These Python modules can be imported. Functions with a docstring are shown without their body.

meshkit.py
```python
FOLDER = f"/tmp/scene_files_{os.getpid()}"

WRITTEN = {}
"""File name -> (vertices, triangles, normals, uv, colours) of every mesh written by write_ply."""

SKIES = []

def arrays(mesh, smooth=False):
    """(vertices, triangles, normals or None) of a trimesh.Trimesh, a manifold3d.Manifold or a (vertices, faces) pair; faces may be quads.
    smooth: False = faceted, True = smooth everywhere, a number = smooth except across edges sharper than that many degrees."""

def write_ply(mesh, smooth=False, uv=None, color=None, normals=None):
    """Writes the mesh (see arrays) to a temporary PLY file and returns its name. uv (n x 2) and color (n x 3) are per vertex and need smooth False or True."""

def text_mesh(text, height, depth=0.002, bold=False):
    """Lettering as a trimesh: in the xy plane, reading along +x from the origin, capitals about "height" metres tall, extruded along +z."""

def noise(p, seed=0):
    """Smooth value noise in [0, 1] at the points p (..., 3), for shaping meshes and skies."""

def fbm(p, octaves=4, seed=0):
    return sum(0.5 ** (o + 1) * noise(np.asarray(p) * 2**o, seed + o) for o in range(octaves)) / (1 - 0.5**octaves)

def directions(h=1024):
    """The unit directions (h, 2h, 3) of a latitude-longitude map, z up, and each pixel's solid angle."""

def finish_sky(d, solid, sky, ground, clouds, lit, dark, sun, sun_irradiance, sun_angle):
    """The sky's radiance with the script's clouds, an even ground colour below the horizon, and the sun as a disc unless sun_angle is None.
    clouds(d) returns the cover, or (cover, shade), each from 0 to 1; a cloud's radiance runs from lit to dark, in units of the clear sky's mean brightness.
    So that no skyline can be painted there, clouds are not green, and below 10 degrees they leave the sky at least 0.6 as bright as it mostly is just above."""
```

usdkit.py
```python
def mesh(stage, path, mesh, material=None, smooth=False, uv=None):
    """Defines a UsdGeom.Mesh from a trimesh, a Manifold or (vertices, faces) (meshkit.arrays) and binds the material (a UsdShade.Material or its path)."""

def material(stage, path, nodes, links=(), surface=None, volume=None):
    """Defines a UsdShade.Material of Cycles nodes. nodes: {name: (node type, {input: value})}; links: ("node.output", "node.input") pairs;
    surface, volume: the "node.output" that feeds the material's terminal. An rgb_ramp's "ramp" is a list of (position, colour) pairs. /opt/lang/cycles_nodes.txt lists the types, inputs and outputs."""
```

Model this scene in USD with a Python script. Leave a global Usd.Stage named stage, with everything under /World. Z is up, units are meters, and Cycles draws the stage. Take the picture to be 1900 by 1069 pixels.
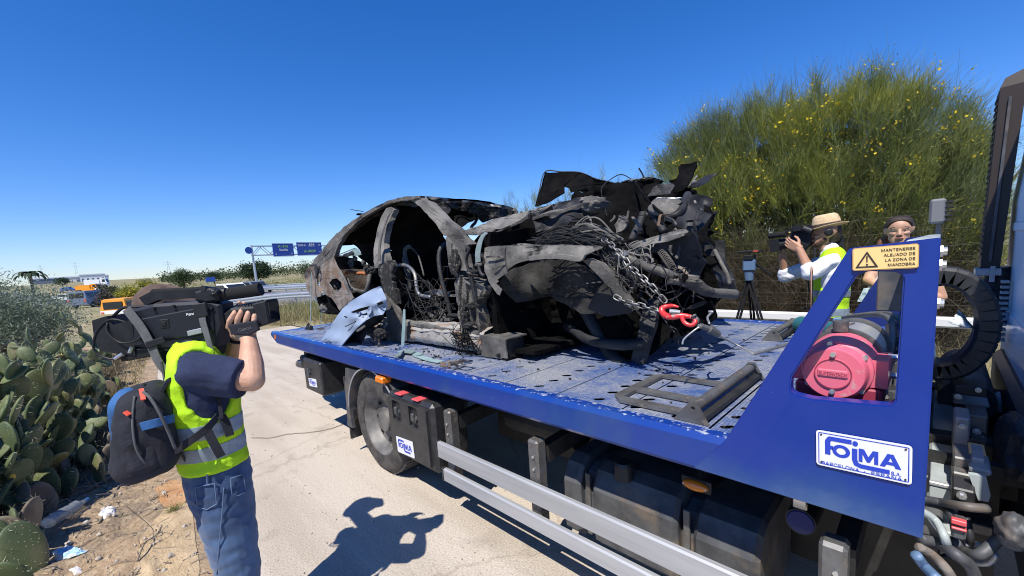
import math, random
import numpy as np, trimesh, shapely.geometry as sg, manifold3d as m3
import usdkit, meshkit
from pxr import Usd, UsdGeom, UsdLux, UsdShade, Gf, Sdf, Vt

stage = Usd.Stage.CreateInMemory()
UsdGeom.SetStageUpAxis(stage, UsdGeom.Tokens.z)
UsdGeom.SetStageMetersPerUnit(stage, 1.0)
UsdGeom.Xform.Define(stage, '/World')
UsdGeom.Scope.Define(stage, '/World/Looks')
RNG = np.random.default_rng(7)
random.seed(7)

# ------------------------------------------------------------------ camera, sky, sun, exposure
F_PX, CX, CY, PW, PH = 778.72, 950.0, 585.0, 1900.0, 1069.0
VP1, VP2 = np.array([180.0, 538.0]), np.array([1747.0, 430.0])
def _dir(p):
    a = np.array([p[0] - CX, -(p[1] - CY), -F_PX]); return a / np.linalg.norm(a)
_wx, _wy = -_dir(VP1), _dir(VP2)
ROT = np.stack([_wx, _wy, np.cross(_wx, _wy)])
u_, _, vt_ = np.linalg.svd(ROT); ROT = u_ @ vt_
EYE = np.array([0.0, 0.0, 1.75])
FWD, RGT = -ROT[:, 2], ROT[:, 0]
cam = UsdGeom.Camera.Define(stage, '/World/camera')
HA = 36.0
cam.CreateHorizontalApertureAttr(HA)
cam.CreateVerticalApertureAttr(HA * 576 / 1024)
cam.CreateFocalLengthAttr(F_PX / PW * HA)
cam.CreateHorizontalApertureOffsetAttr(0.0)
cam.CreateVerticalApertureOffsetAttr((CY - PH / 2) / PW * HA)
cam.CreateClippingRangeAttr(Gf.Vec2f(0.05, 5000))
mt = Gf.Matrix4d(1.0)
for r_ in range(3):
    mt.SetRow(r_, Gf.Vec4d(*[float(v) for v in ROT[:, r_]], 0))
mt.SetRow(3, Gf.Vec4d(*EYE.tolist(), 1))
cam.AddTransformOp().Set(mt)
cam.CreateExposureAttr(EXPOSURE := 0.45)

TO_SUN = np.array([0.19, -0.50, 0.85]); TO_SUN /= np.linalg.norm(TO_SUN)
dome = UsdLux.DomeLight.Define(stage, '/World/sky')
sky_m = usdkit.material(stage, '/World/Looks/sky_material', {
    'sky': ('sky_texture', {'sky_type': 'single_scattering', 'sun_disc': False, 'sun_elevation': math.asin(TO_SUN[2]),
                            'sun_rotation': math.atan2(TO_SUN[0], TO_SUN[1]), 'altitude': 30.0, 'air_density': 1.0, 'aerosol_density': 0.05, 'ozone_density': 3.0}),
    'hs': ('hsv', {'hue': 0.5, 'saturation': 1.35, 'value': 1.3, 'fac': 1.0}),
    'tint': ('mix', {'mix_type': 'multiply', 'fac': 1.0, 'color2': (0.67, 0.725, 1.0)}),
    'bg': ('background_shader', {'strength': 0.095})}, [('sky.color', 'hs.color'), ('hs.color', 'tint.color1'), ('tint.color', 'bg.color')], surface='bg.background')
UsdShade.MaterialBindingAPI.Apply(dome.GetPrim()).Bind(sky_m)
dome.GetPrim().SetCustomDataByKey('kind', 'structure')
sun = UsdLux.DistantLight.Define(stage, '/World/sun')
sun.CreateIntensityAttr(1.25); sun.CreateAngleAttr(0.5); sun.CreateNormalizeAttr(True)
sun.CreateColorAttr(Gf.Vec3f(1.0, 0.955, 0.88))
zc = TO_SUN; xc = np.cross([0, 0, 1.0], zc); xc /= np.linalg.norm(xc); yc = np.cross(zc, xc)
ms = Gf.Matrix4d(1.0)
for i_, a_ in enumerate((xc, yc, zc)):
    ms.SetRow(i_, Gf.Vec4d(*a_.tolist(), 0))
sun.AddTransformOp().Set(ms)

# ------------------------------------------------------------------ measuring the place: a sight line meets a real plane
def ray(px, py): return ROT @ _dir((px, py))
def ony(px, py, Y): r = ray(px, py); return EYE + r * Y / r[1]
def onx(px, py, X): r = ray(px, py); return EYE + r * X / r[0]
def onz(px, py, Z): r = ray(px, py); return EYE + r * (Z - EYE[2]) / r[2]
def dep(px, py, d): r = ray(px, py); return EYE + r * d / np.dot(r, FWD)
def onplane(px, py, p, n):
    r = ray(px, py); return EYE + r * np.dot(np.asarray(p) - EYE, n) / np.dot(r, n)

# ------------------------------------------------------------------ scene helpers
_used = {}
def numbered(parent, name):
    k = parent + '/' + name
    n = _used.get(k, 0); _used[k] = n + 1
    return k if n == 0 else f'{k}_{n:03d}'
ORIGIN = {}
def props(prim, label=None, cat=None, group=None, kind=None):
    for k, v in (('label', label), ('category', cat), ('group', group), ('kind', kind)):
        if v: prim.SetCustomDataByKey(k, v)
def thing(name, label, cat, base=(0, 0, 0), group=None, kind=None):
    path = numbered('/World', name)
    x = UsdGeom.Xform.Define(stage, path); x.AddTranslateOp().Set(Gf.Vec3d(*map(float, base)))
    ORIGIN[path] = np.asarray(base, float)
    props(x.GetPrim(), label, cat, group, kind)
    return path
def arr(mesh):
    v, f, _ = meshkit.arrays(mesh); return v, f
def cat(ms):
    vs, fs, o = [], [], 0
    for m in ms:
        v, f = arr(m); vs.append(v); fs.append(f + o); o += len(v)
    return trimesh.Trimesh(np.vstack(vs), np.vstack(fs), process=False)
def part(parent, name, mesh, mat, smooth=False, label=None, kind=None):
    """a Mesh under a thing (or under a part); mesh in world coordinates"""
    path = numbered(parent, name)
    o = ORIGIN[parent]; ORIGIN[path] = o
    if isinstance(mesh, list): mesh = cat(mesh)
    v, f = arr(mesh)
    m = usdkit.mesh(stage, path, trimesh.Trimesh(v - o, f, process=False), LOOK[mat], smooth=smooth)
    props(m.GetPrim(), label, None, None, kind)
    return path
def solo(name, mesh, mat, label=None, cat_=None, group=None, kind=None, smooth=False):
    """a top-level thing that is one mesh"""
    path = numbered('/World', name)
    if isinstance(mesh, list): mesh = cat(mesh)
    v, f = arr(mesh)
    base = np.zeros(3)
    if kind != 'structure':
        base = np.array([(v[:, 0].min() + v[:, 0].max()) / 2, (v[:, 1].min() + v[:, 1].max()) / 2, v[:, 2].min()])
    m = usdkit.mesh(stage, path, trimesh.Trimesh(v - base, f, process=False), LOOK[mat], smooth=smooth)
    UsdGeom.Xformable(m).AddTranslateOp().Set(Gf.Vec3d(*base.tolist()))
    ORIGIN[path] = base
    props(m.GetPrim(), label, cat_, group, kind)
    return path

# ------------------------------------------------------------------ materials
LOOK = {}
def M(name, c, rough=0.6, metal=0.0, c2=None, scale=8.0, detail=5, lo=0.4, hi=0.6, c3=None, scale3=30.0, lo3=0.55, hi3=0.65,
      bump=0.0, bscale=60.0, coat=0.0, rnd=0.0, spec=0.5, trans=0.0, alpha=None, stretch=(1, 1, 1), translucent=0.0, rough2=None, sheen=0.0):
    nodes = {'p': ('principled_bsdf', {'base_color': c, 'roughness': rough, 'metallic': metal, 'coat_weight': coat, 'specular_ior_level': spec,
                                       'transmission_weight': trans, 'sheen_weight': sheen}),
             'tc': ('texture_coordinate', {}), 'mp': ('mapping', {'scale': stretch})}
    links = [('tc.object', 'mp.vector')]
    out = None
    if c2 is not None:
        nodes['n'] = ('noise_texture', {'scale': scale, 'detail': float(detail), 'roughness': 0.6})
        nodes['r'] = ('rgb_ramp', {'ramp': [(0, c), (lo, c), (hi, c2), (1, c2)]})
        links += [('mp.vector', 'n.vector'), ('n.fac', 'r.fac')]
        out = 'r.color'
        if rough2 is not None:
            nodes['rr'] = ('rgb_ramp', {'ramp': [(0, (rough,) * 3), (lo, (rough,) * 3), (hi, (rough2,) * 3), (1, (rough2,) * 3)]})
            links += [('n.fac', 'rr.fac'), ('rr.color', 'p.roughness')]
    if c3 is not None:
        nodes['n3'] = ('noise_texture', {'scale': scale3, 'detail': 6.0, 'roughness': 0.65})
        nodes['r3'] = ('rgb_ramp', {'ramp': [(0, (0, 0, 0)), (lo3, (0, 0, 0)), (hi3, (1, 1, 1)), (1, (1, 1, 1))]})
        nodes['m3'] = ('mix', {'mix_type': 'mix', 'color1': c, 'color2': c3})
        links += [('mp.vector', 'n3.vector'), ('n3.fac', 'r3.fac'), ('r3.color', 'm3.fac')]
        if out: links.append((out, 'm3.color1'))
        out = 'm3.color'
    if rnd > 0:
        nodes['oi'] = ('object_info', {})
        nodes['rm'] = ('rgb_ramp', {'ramp': [(0, (1 - rnd,) * 3), (1, (1 + rnd,) * 3)]})
        nodes['mm'] = ('mix', {'mix_type': 'multiply', 'fac': 1.0, 'color1': c})
        links += [('oi.random', 'rm.fac'), ('rm.color', 'mm.color2')]
        if out: links.append((out, 'mm.color1'))
        out = 'mm.color'
    if out: links.append((out, 'p.base_color'))
    if bump > 0:
        nodes['bn'] = ('noise_texture', {'scale': bscale, 'detail': 6.0, 'roughness': 0.65})
        nodes['b'] = ('bump', {'strength': 1.0, 'distance': bump})
        links += [('mp.vector', 'bn.vector'), ('bn.fac', 'b.height'), ('b.normal', 'p.normal')]
    surf = 'p.BSDF'
    if translucent > 0:
        nodes['t'] = ('translucent_bsdf', {'color': c}); nodes['x'] = ('mix_closure', {'fac': translucent})
        links += [('p.BSDF', 'x.closure1'), ('t.BSDF', 'x.closure2')]
        if out: links.append((out, 't.color'))
        surf = 'x.closure'
    LOOK[name] = usdkit.material(stage, '/World/Looks/' + name, nodes, links, surface=surf)

M('track_concrete', (0.38, 0.325, 0.265), 0.9, c2=(0.50, 0.435, 0.36), scale=1.3, c3=(0.28, 0.23, 0.18), scale3=60, lo3=0.57, hi3=0.70, bump=0.004, bscale=220)
ntr = {'tc': ('texture_coordinate', {}), 'mp': ('mapping', {'scale': (0.22, 1.3, 1.0)}),
       'n1': ('noise_texture', {'scale': 1.5, 'detail': 6.0, 'roughness': .6}), 'r1': ('rgb_ramp', {'ramp': [(0, (0.33, 0.28, 0.225)), (.40, (0.39, 0.335, 0.27)), (.55, (0.47, 0.41, 0.34)), (1, (0.52, 0.46, 0.38))]}),
       'n2': ('noise_texture', {'scale': 85.0, 'detail': 5.0, 'roughness': .75}), 'r2': ('rgb_ramp', {'ramp': [(0, (.45, .42, .38)), (.40, (.72, .70, .67)), (.50, (1, 1, 1)), (.62, (1.12, 1.12, 1.12)), (1, (1.2, 1.2, 1.2))]}),
       'n3': ('noise_texture', {'scale': 2.2, 'detail': 3.0}), 'r3': ('rgb_ramp', {'ramp': [(0, (1, 1, 1)), (.62, (1, 1, 1)), (.74, (.78, .77, .76)), (1, (.66, .65, .64))]}),
       'vd': ('vector_math', {'math_type': 'add'}), 'ns': ('noise_texture', {'scale': 5.0, 'detail': 4.0}), 'vs': ('vector_math', {'math_type': 'scale', 'scale': .22}), 'vo': ('voronoi_texture', {'feature': 'distance_to_edge', 'scale': .42}),
       'rv': ('rgb_ramp', {'ramp': [(0, (.55, .52, .48)), (.0022, (.62, .59, .55)), (.006, (1, 1, 1)), (1, (1, 1, 1))]}),
       'm1': ('mix', {'mix_type': 'multiply', 'fac': 1.0}), 'm2': ('mix', {'mix_type': 'multiply', 'fac': 1.0}), 'm3': ('mix', {'mix_type': 'multiply', 'fac': .42}), 'b': ('bump', {'strength': 1.0, 'distance': .004}), 'p': ('principled_bsdf', {'roughness': .92, 'specular_ior_level': .3})}
LOOK['track_concrete'] = usdkit.material(stage, '/World/Looks/track_surface', ntr, [('tc.object', 'mp.vector'), ('mp.vector', 'n1.vector'), ('n1.fac', 'r1.fac'), ('tc.object', 'n2.vector'), ('n2.fac', 'r2.fac'), ('tc.object', 'n3.vector'), ('n3.fac', 'r3.fac'), ('tc.object', 'ns.vector'), ('ns.color', 'vs.vector1'), ('vs.vector', 'vd.vector1'), ('tc.object', 'vd.vector2'), ('vd.vector', 'vo.vector'), ('vo.distance', 'rv.fac'),
    ('r1.color', 'm1.color1'), ('r2.color', 'm1.color2'), ('m1.color', 'm2.color1'), ('r3.color', 'm2.color2'), ('m2.color', 'm3.color1'), ('rv.color', 'm3.color2'), ('m3.color', 'p.base_color'), ('n2.fac', 'b.height'), ('b.normal', 'p.normal')], surface='p.BSDF')
M('dirt', (0.36, 0.25, 0.15), 0.95, c2=(0.24, 0.18, 0.12), scale=2.2, c3=(0.44, 0.34, 0.22), scale3=16, lo3=0.5, hi3=0.65, bump=0.02, bscale=40)
M('red_sand', (0.42, 0.21, 0.09), 0.95, c2=(0.50, 0.30, 0.15), scale=6, bump=0.015, bscale=50)
M('ground_dry', (0.24, 0.20, 0.11), 0.95, c2=(0.15, 0.15, 0.065), scale=0.15, c3=(0.32, 0.26, 0.15), scale3=0.9, bump=0.05, bscale=4)
M('pebble', (0.34, 0.29, 0.23), 0.9, c2=(0.45, 0.41, 0.36), scale=5)
M('asphalt', (0.13, 0.13, 0.14), 0.85, c2=(0.17, 0.17, 0.18), scale=0.4, bump=0.004, bscale=80)
M('road_paint', (0.7, 0.7, 0.68), 0.7)
M('galvanised', (0.42, 0.44, 0.46), 0.45, 0.6, c2=(0.52, 0.54, 0.56), scale=14)
M('blue_paint', (0.008, 0.030, 0.265), 0.24, c2=(0.012, 0.042, 0.235), scale=5, c3=(0.08, 0.11, 0.20), scale3=22, lo3=0.68, hi3=0.76, coat=0.3, rough2=0.42)
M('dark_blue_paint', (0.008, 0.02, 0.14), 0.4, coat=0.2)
M('black_steel', (0.010, 0.010, 0.011), 0.55, c2=(0.024, 0.023, 0.021), scale=9, bump=0.002)
M('black_plastic', (0.018, 0.0185, 0.020), 0.45, c2=(0.03, 0.03, 0.032), scale=20)
M('grey_plastic', (0.042, 0.044, 0.049), 0.55, c2=(0.08, 0.083, 0.088), scale=7, c3=(0.17, 0.13, 0.09), scale3=4, lo3=0.52, hi3=0.7)
M('rubber', (0.028, 0.027, 0.027), 0.8, c2=(0.07, 0.062, 0.055), scale=12, bump=0.002)
M('grey_steel', (0.17, 0.17, 0.17), 0.5, 0.5, c2=(0.11, 0.105, 0.10), scale=10, c3=(0.24, 0.20, 0.16), scale3=20)
M('aluminium', (0.42, 0.425, 0.435), 0.45, 0.35, c2=(0.35, 0.355, 0.365), scale=3, stretch=(0.4, 8, 8))
M('chrome', (0.72, 0.72, 0.72), 0.22, 1.0)
M('bolt_steel', (0.6, 0.6, 0.6), 0.35, 0.8)
M('wire_steel', (0.42, 0.42, 0.41), 0.4, 0.7)
M('white_paint', (0.74, 0.76, 0.78), 0.35, coat=0.2)
M('white_plate', (0.68, 0.68, 0.69), 0.35)
M('sign_blue', (0.02, 0.05, 0.42), 0.4)
M('road_sign_blue', (0.02, 0.07, 0.33), 0.45)
M('sign_green_letters', (0.35, 0.60, 0.10), 0.5)
M('pink_paint', (0.70, 0.125, 0.19), 0.42, c2=(0.62, 0.13, 0.19), scale=8, c3=(0.55, 0.30, 0.28), scale3=26, lo3=0.6, hi3=0.7, coat=0.15)
M('dark_pink', (0.26, 0.03, 0.06), 0.5)
M('yellow_sign', (0.80, 0.55, 0.22), 0.45)
M('sign_edge', (0.55, 0.30, 0.10), 0.5)
M('letter_black', (0.03, 0.02, 0.015), 0.6)
M('orange_lens', (0.75, 0.20, 0.015), 0.2, coat=0.6)
M('red_tab', (0.60, 0.08, 0.09), 0.45)
M('red_hook', (0.60, 0.03, 0.03), 0.35, c2=(0.30, 0.28, 0.26), scale=16, lo=0.58, hi=0.64, coat=0.2)
M('cab_white', (0.82, 0.83, 0.84), 0.35, coat=0.3)
M('battery_grey', (0.36, 0.40, 0.40), 0.5, c2=(0.30, 0.33, 0.32), scale=6)
M('teal_roll', (0.02, 0.11, 0.13), 0.5)
M('slate_blue', (0.10, 0.17, 0.28), 0.5)
# burnt steel in several states
M('burnt_grey', (0.115, 0.107, 0.096), 0.75, 0.15, c2=(0.022, 0.021, 0.020), scale=3, lo=0.45, hi=0.68, c3=(0.20, 0.175, 0.15), scale3=18, bump=0.006, bscale=45)
M('burnt_ash', (0.185, 0.173, 0.155), 0.8, 0.1, c2=(0.042, 0.040, 0.036), scale=2.6, lo=0.44, hi=0.64, c3=(0.07, 0.065, 0.06), scale3=15, lo3=0.56, hi3=0.68, bump=0.004, bscale=50)
M('burnt_rust', (0.22, 0.19, 0.165), 0.85, 0.1, c2=(0.13, 0.085, 0.055), scale=6, lo=0.42, hi=0.62, c3=(0.26, 0.11, 0.05), scale3=5, lo3=0.60, hi3=0.72, bump=0.008, bscale=40)
M('burnt_rusty_sill', (0.30, 0.285, 0.26), 0.8, 0.1, c2=(0.24, 0.14, 0.08), scale=5, lo=0.5, hi=0.62, c3=(0.05, 0.045, 0.04), scale3=14, lo3=0.56, hi3=0.66, bump=0.006, bscale=40, stretch=(1, 1, 2))
M('burnt_dark', (0.014, 0.014, 0.015), 0.6, 0.2, c2=(0.035, 0.034, 0.034), scale=7, c3=(0.12, 0.115, 0.11), scale3=26, lo3=0.64, hi3=0.72, bump=0.006, bscale=50)
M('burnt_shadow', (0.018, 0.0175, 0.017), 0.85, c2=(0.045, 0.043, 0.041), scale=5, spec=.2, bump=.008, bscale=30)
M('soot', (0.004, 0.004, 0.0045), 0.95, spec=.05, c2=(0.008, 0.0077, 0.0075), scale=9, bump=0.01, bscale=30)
M('char_plastic', (0.012, 0.0125, 0.014), 0.5, spec=.22, c2=(0.035, 0.035, 0.038), scale=8, bump=0.004, bscale=30)
M('char_crust', (0.016, 0.015, 0.014), 0.9, c2=(0.15, 0.135, 0.115), scale=30, lo=0.54, hi=0.66, bump=0.015, bscale=60)
M('silver_blue', (0.20, 0.255, 0.35), 0.55, 0.0, spec=.35, c2=(0.235, 0.29, 0.385), scale=4, c3=(0.10, 0.11, 0.13), scale3=9, lo3=0.66, hi3=0.73, coat=0.08)
M('heated_steel', (0.12, 0.14, 0.18), 0.5, 0.5, c2=(0.30, 0.28, 0.25), scale=9)
M('rust_orange', (0.36, 0.12, 0.04), 0.8)
M('strap_grey', (0.10, 0.14, 0.14), 0.8, c2=(0.15, 0.19, 0.19), scale=14)
M('strap_teal', (0.17, 0.25, 0.25), 0.8, c2=(0.22, 0.31, 0.31), scale=9)
# deck: worn blue tread plate with a raised dot pattern
nd = {'tc': ('texture_coordinate', {}), 'mp': ('mapping', {'scale': (1, 1, 1)}),
      'n1': ('noise_texture', {'scale': 2.6, 'detail': 7.0, 'roughness': 0.7}), 'r1': ('rgb_ramp', {'ramp': [(0, (0, 0, 0)), (0.36, (0.08, 0.08, 0.08)), (0.62, (0.85, 0.85, 0.85)), (1, (1, 1, 1))]}),
      'vo': ('voronoi_texture', {'feature': 'f1', 'scale': 72.0, 'randomness': 0.0}),
      'rd': ('rgb_ramp', {'ramp': [(0, (1, 1, 1)), (0.28, (1, 1, 1)), (0.45, (0, 0, 0)), (1, (0, 0, 0))]}),
      'n2': ('noise_texture', {'scale': 48.0, 'detail': 6.0, 'roughness': 0.7}), 'r2': ('rgb_ramp', {'ramp': [(0, (0, 0, 0)), (0.46, (0, 0, 0)), (0.58, (1, 1, 1)), (1, (1, 1, 1))]}),
      'dk': ('mix', {'mix_type': 'multiply', 'fac': 0.75}), 'iv': ('rgb_ramp', {'ramp': [(0, (0.16, 0.16, 0.2)), (0.30, (0.2, 0.2, 0.24)), (0.5, (1, 1, 1)), (1, (1, 1, 1))]}),
      'c1': ('mix', {'mix_type': 'mix', 'color1': (0.028, 0.095, 0.31), 'color2': (0.33, 0.33, 0.315)}),
      'c2': ('mix', {'mix_type': 'mix', 'color2': (0.40, 0.41, 0.45)}),
      'mx': ('math', {'math_type': 'multiply'}),
      'b': ('bump', {'strength': 1.0, 'distance': 0.004}),
      'p': ('principled_bsdf', {'roughness': 0.5, 'metallic': 0.2})}
LOOK['deck_tread'] = usdkit.material(stage, '/World/Looks/deck_tread', nd, [
    ('tc.object', 'mp.vector'), ('mp.vector', 'n1.vector'), ('mp.vector', 'vo.vector'), ('mp.vector', 'n2.vector'), ('n1.fac', 'r1.fac'), ('vo.distance', 'rd.fac'), ('n2.fac', 'r2.fac'),
    ('r1.color', 'c1.fac'), ('c1.color', 'c2.color1'), ('r1.color', 'mx.value1'), ('r2.color', 'mx.value2'), ('mx.value', 'c2.fac'),
    ('vo.distance', 'iv.fac'), ('c2.color', 'dk.color1'), ('iv.color', 'dk.color2'), ('dk.color', 'p.base_color'), ('rd.color', 'b.height'), ('b.normal', 'p.normal')], surface='p.BSDF')
# headboard: blue paint, dusty towards its lower edge, with small chips
nd = {'tc': ('texture_coordinate', {}), 'sx': ('separate_xyz', {}), 'n1': ('noise_texture', {'scale': 2.6, 'detail': 7.0, 'roughness': .65}), 'z': ('math', {'math_type': 'multiply_add', 'value2': -2.6, 'value3': 2.78}), 'ad': ('math', {'math_type': 'add'}),
      'r': ('rgb_ramp', {'ramp': [(0, (0.004, 0.027, 0.225)), (.58, (0.005, 0.030, 0.22)), (.80, (0.016, 0.055, 0.205)), (1, (0.05, 0.10, 0.225))]}),
      'n2': ('noise_texture', {'scale': 38.0, 'detail': 4.0, 'roughness': .8}), 'r2': ('rgb_ramp', {'ramp': [(0, (0, 0, 0)), (.715, (0, 0, 0)), (.74, (1, 1, 1)), (1, (1, 1, 1))]}), 'm': ('mix', {'mix_type': 'mix', 'color2': (.30, .36, .48)}),
      'n3': ('noise_texture', {'scale': 6.0, 'detail': 5.0}), 'rr': ('rgb_ramp', {'ramp': [(0, (.2, .2, .2)), (.45, (.24, .24, .24)), (.7, (.45, .45, .45)), (1, (.6, .6, .6))]}), 'p': ('principled_bsdf', {'coat_weight': .2})}
LOOK['blue_paint'] = usdkit.material(stage, '/World/Looks/blue_headboard', nd, [('tc.object', 'sx.vector'), ('sx.z', 'z.value1'), ('tc.object', 'n1.vector'), ('z.value', 'ad.value1'), ('n1.fac', 'ad.value2'), ('ad.value', 'r.fac'), ('tc.object', 'n2.vector'), ('n2.fac', 'r2.fac'), ('r.color', 'm.color1'), ('r2.color', 'm.fac'), ('m.color', 'p.base_color'), ('tc.object', 'n3.vector'), ('n3.fac', 'rr.fac'), ('rr.color', 'p.roughness')], surface='p.BSDF')
# the deck side: blue paint, chipped to grey along its upper edge
nd = {'tc': ('texture_coordinate', {}), 'sx': ('separate_xyz', {}), 'n1': ('noise_texture', {'scale': 26.0, 'detail': 8.0, 'roughness': 0.75}),
      'n4': ('noise_texture', {'scale': 3.0, 'detail': 3.0}), 'z': ('math', {'math_type': 'multiply_add', 'value2': 12.0, 'value3': -12.71}), 'ad': ('math', {'math_type': 'add'}), 'ad2': ('math', {'math_type': 'add'}),
      'r': ('rgb_ramp', {'ramp': [(0, (0, 0, 0)), (0.70, (0, 0, 0)), (0.74, (1, 1, 1)), (1, (1, 1, 1))]}),
      'n2': ('noise_texture', {'scale': 4.0, 'detail': 6.0}), 'r2': ('rgb_ramp', {'ramp': [(0, (0.004, 0.028, 0.235)), (0.5, (0.006, 0.036, 0.215)), (0.72, (0.018, 0.055, 0.195)), (1, (0.04, 0.07, 0.17))]}),
      'm': ('mix', {'mix_type': 'mix', 'color2': (0.34, 0.38, 0.46)}), 'p': ('principled_bsdf', {'roughness': 0.3, 'coat_weight': 0.3})}
LOOK['blue_chipped'] = usdkit.material(stage, '/World/Looks/blue_chipped', nd, [
    ('tc.object', 'sx.vector'), ('tc.object', 'n1.vector'), ('tc.object', 'n2.vector'), ('tc.object', 'n4.vector'), ('sx.z', 'z.value1'), ('z.value', 'ad.value1'), ('n1.fac', 'ad.value2'),
    ('ad.value', 'r.fac'), ('r.color', 'm.fac'), ('n2.fac', 'r2.fac'), ('r2.color', 'm.color1'), ('m.color', 'p.base_color')], surface='p.BSDF')

# ------------------------------------------------------------------ shapes
def nrm(v): v = np.asarray(v, float); return v / max(np.linalg.norm(v), 1e-12)
def rotz(a): c, s = math.cos(a), math.sin(a); return np.array([[c, -s, 0], [s, c, 0], [0, 0, 1]])
def hull(pts): return trimesh.convex.convex_hull(np.asarray(pts, float))
def bx(c, s, bev=0.0, R=None):
    c, h = np.asarray(c, float), np.asarray(s, float) / 2
    b = min(bev, 0.45 * h.min() * 2) if bev else 0
    pts = []
    for i in (-1, 1):
        for j in (-1, 1):
            for k in (-1, 1):
                q = np.array([i, j, k]) * h
                if b:
                    for a in range(3):
                        t = q - np.array([i, j, k]) * b; t[a] = q[a]; pts.append(t)
                else: pts.append(q)
    pts = np.array(pts)
    if R is not None: pts = pts @ np.asarray(R).T
    return hull(pts + c)
def frame(d, up=(0, 0, 1)):
    d = nrm(d); u = np.asarray(up, float)
    if abs(np.dot(d, nrm(u))) > 0.98: u = np.array([1.0, 0, 0])
    s = nrm(np.cross(u, d)); return d, s, np.cross(d, s)
def beam(p0, p1, w, h, bev=0.0, up=(0, 0, 1)):
    """a bar from p0 to p1, w across and h along up"""
    p0, p1 = np.asarray(p0, float), np.asarray(p1, float)
    d, s, u = frame(p1 - p0, up)
    return bx((p0 + p1) / 2, (np.linalg.norm(p1 - p0), w, h), bev, np.stack([d, s, u], 1))
def tube(path, r, n=8, closed=False):
    P = np.asarray(path, float); k = len(P)
    r = np.full(k, r) if np.ndim(r) == 0 else np.asarray(r, float)
    T = np.zeros_like(P)
    if closed: T = np.roll(P, -1, 0) - np.roll(P, 1, 0)
    else: T[1:-1] = P[2:] - P[:-2]; T[0] = P[1] - P[0]; T[-1] = P[-1] - P[-2]
    T /= np.maximum(np.linalg.norm(T, axis=1, keepdims=True), 1e-9)
    _, s, u = frame(T[0]); V = []
    a = np.arange(n) / n * 2 * np.pi
    for i in range(k):
        s = nrm(s - T[i] * np.dot(s, T[i])); u = np.cross(T[i], s)
        V.append(P[i] + r[i] * (np.cos(a)[:, None] * s + np.sin(a)[:, None] * u))
    V = np.vstack(V); F = []
    for i in range(k if closed else k - 1):
        j = (i + 1) % k
        for q in range(n):
            q2 = (q + 1) % n
            F += [[i * n + q, i * n + q2, j * n + q2], [i * n + q, j * n + q2, j * n + q]]
    if not closed:
        V = np.vstack([V, P[0], P[-1]]); c0, c1 = len(V) - 2, len(V) - 1
        for q in range(n):
            F += [[c0, (q + 1) % n, q], [c1, (k - 1) * n + q, (k - 1) * n + (q + 1) % n]]
    return trimesh.Trimesh(V, np.array(F), process=False)
def cyl(p0, p1, r0, r1=None, n=20): return tube([p0, p1], [r0, r0 if r1 is None else r1], n)
def lathe(c, axis, prof, n=32, caps=True):
    """prof: (along, radius) pairs about an axis through c"""
    d, s, u = frame(axis); c = np.asarray(c, float)
    return tube_rings(c, d, s, u, prof, n, caps)
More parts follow.
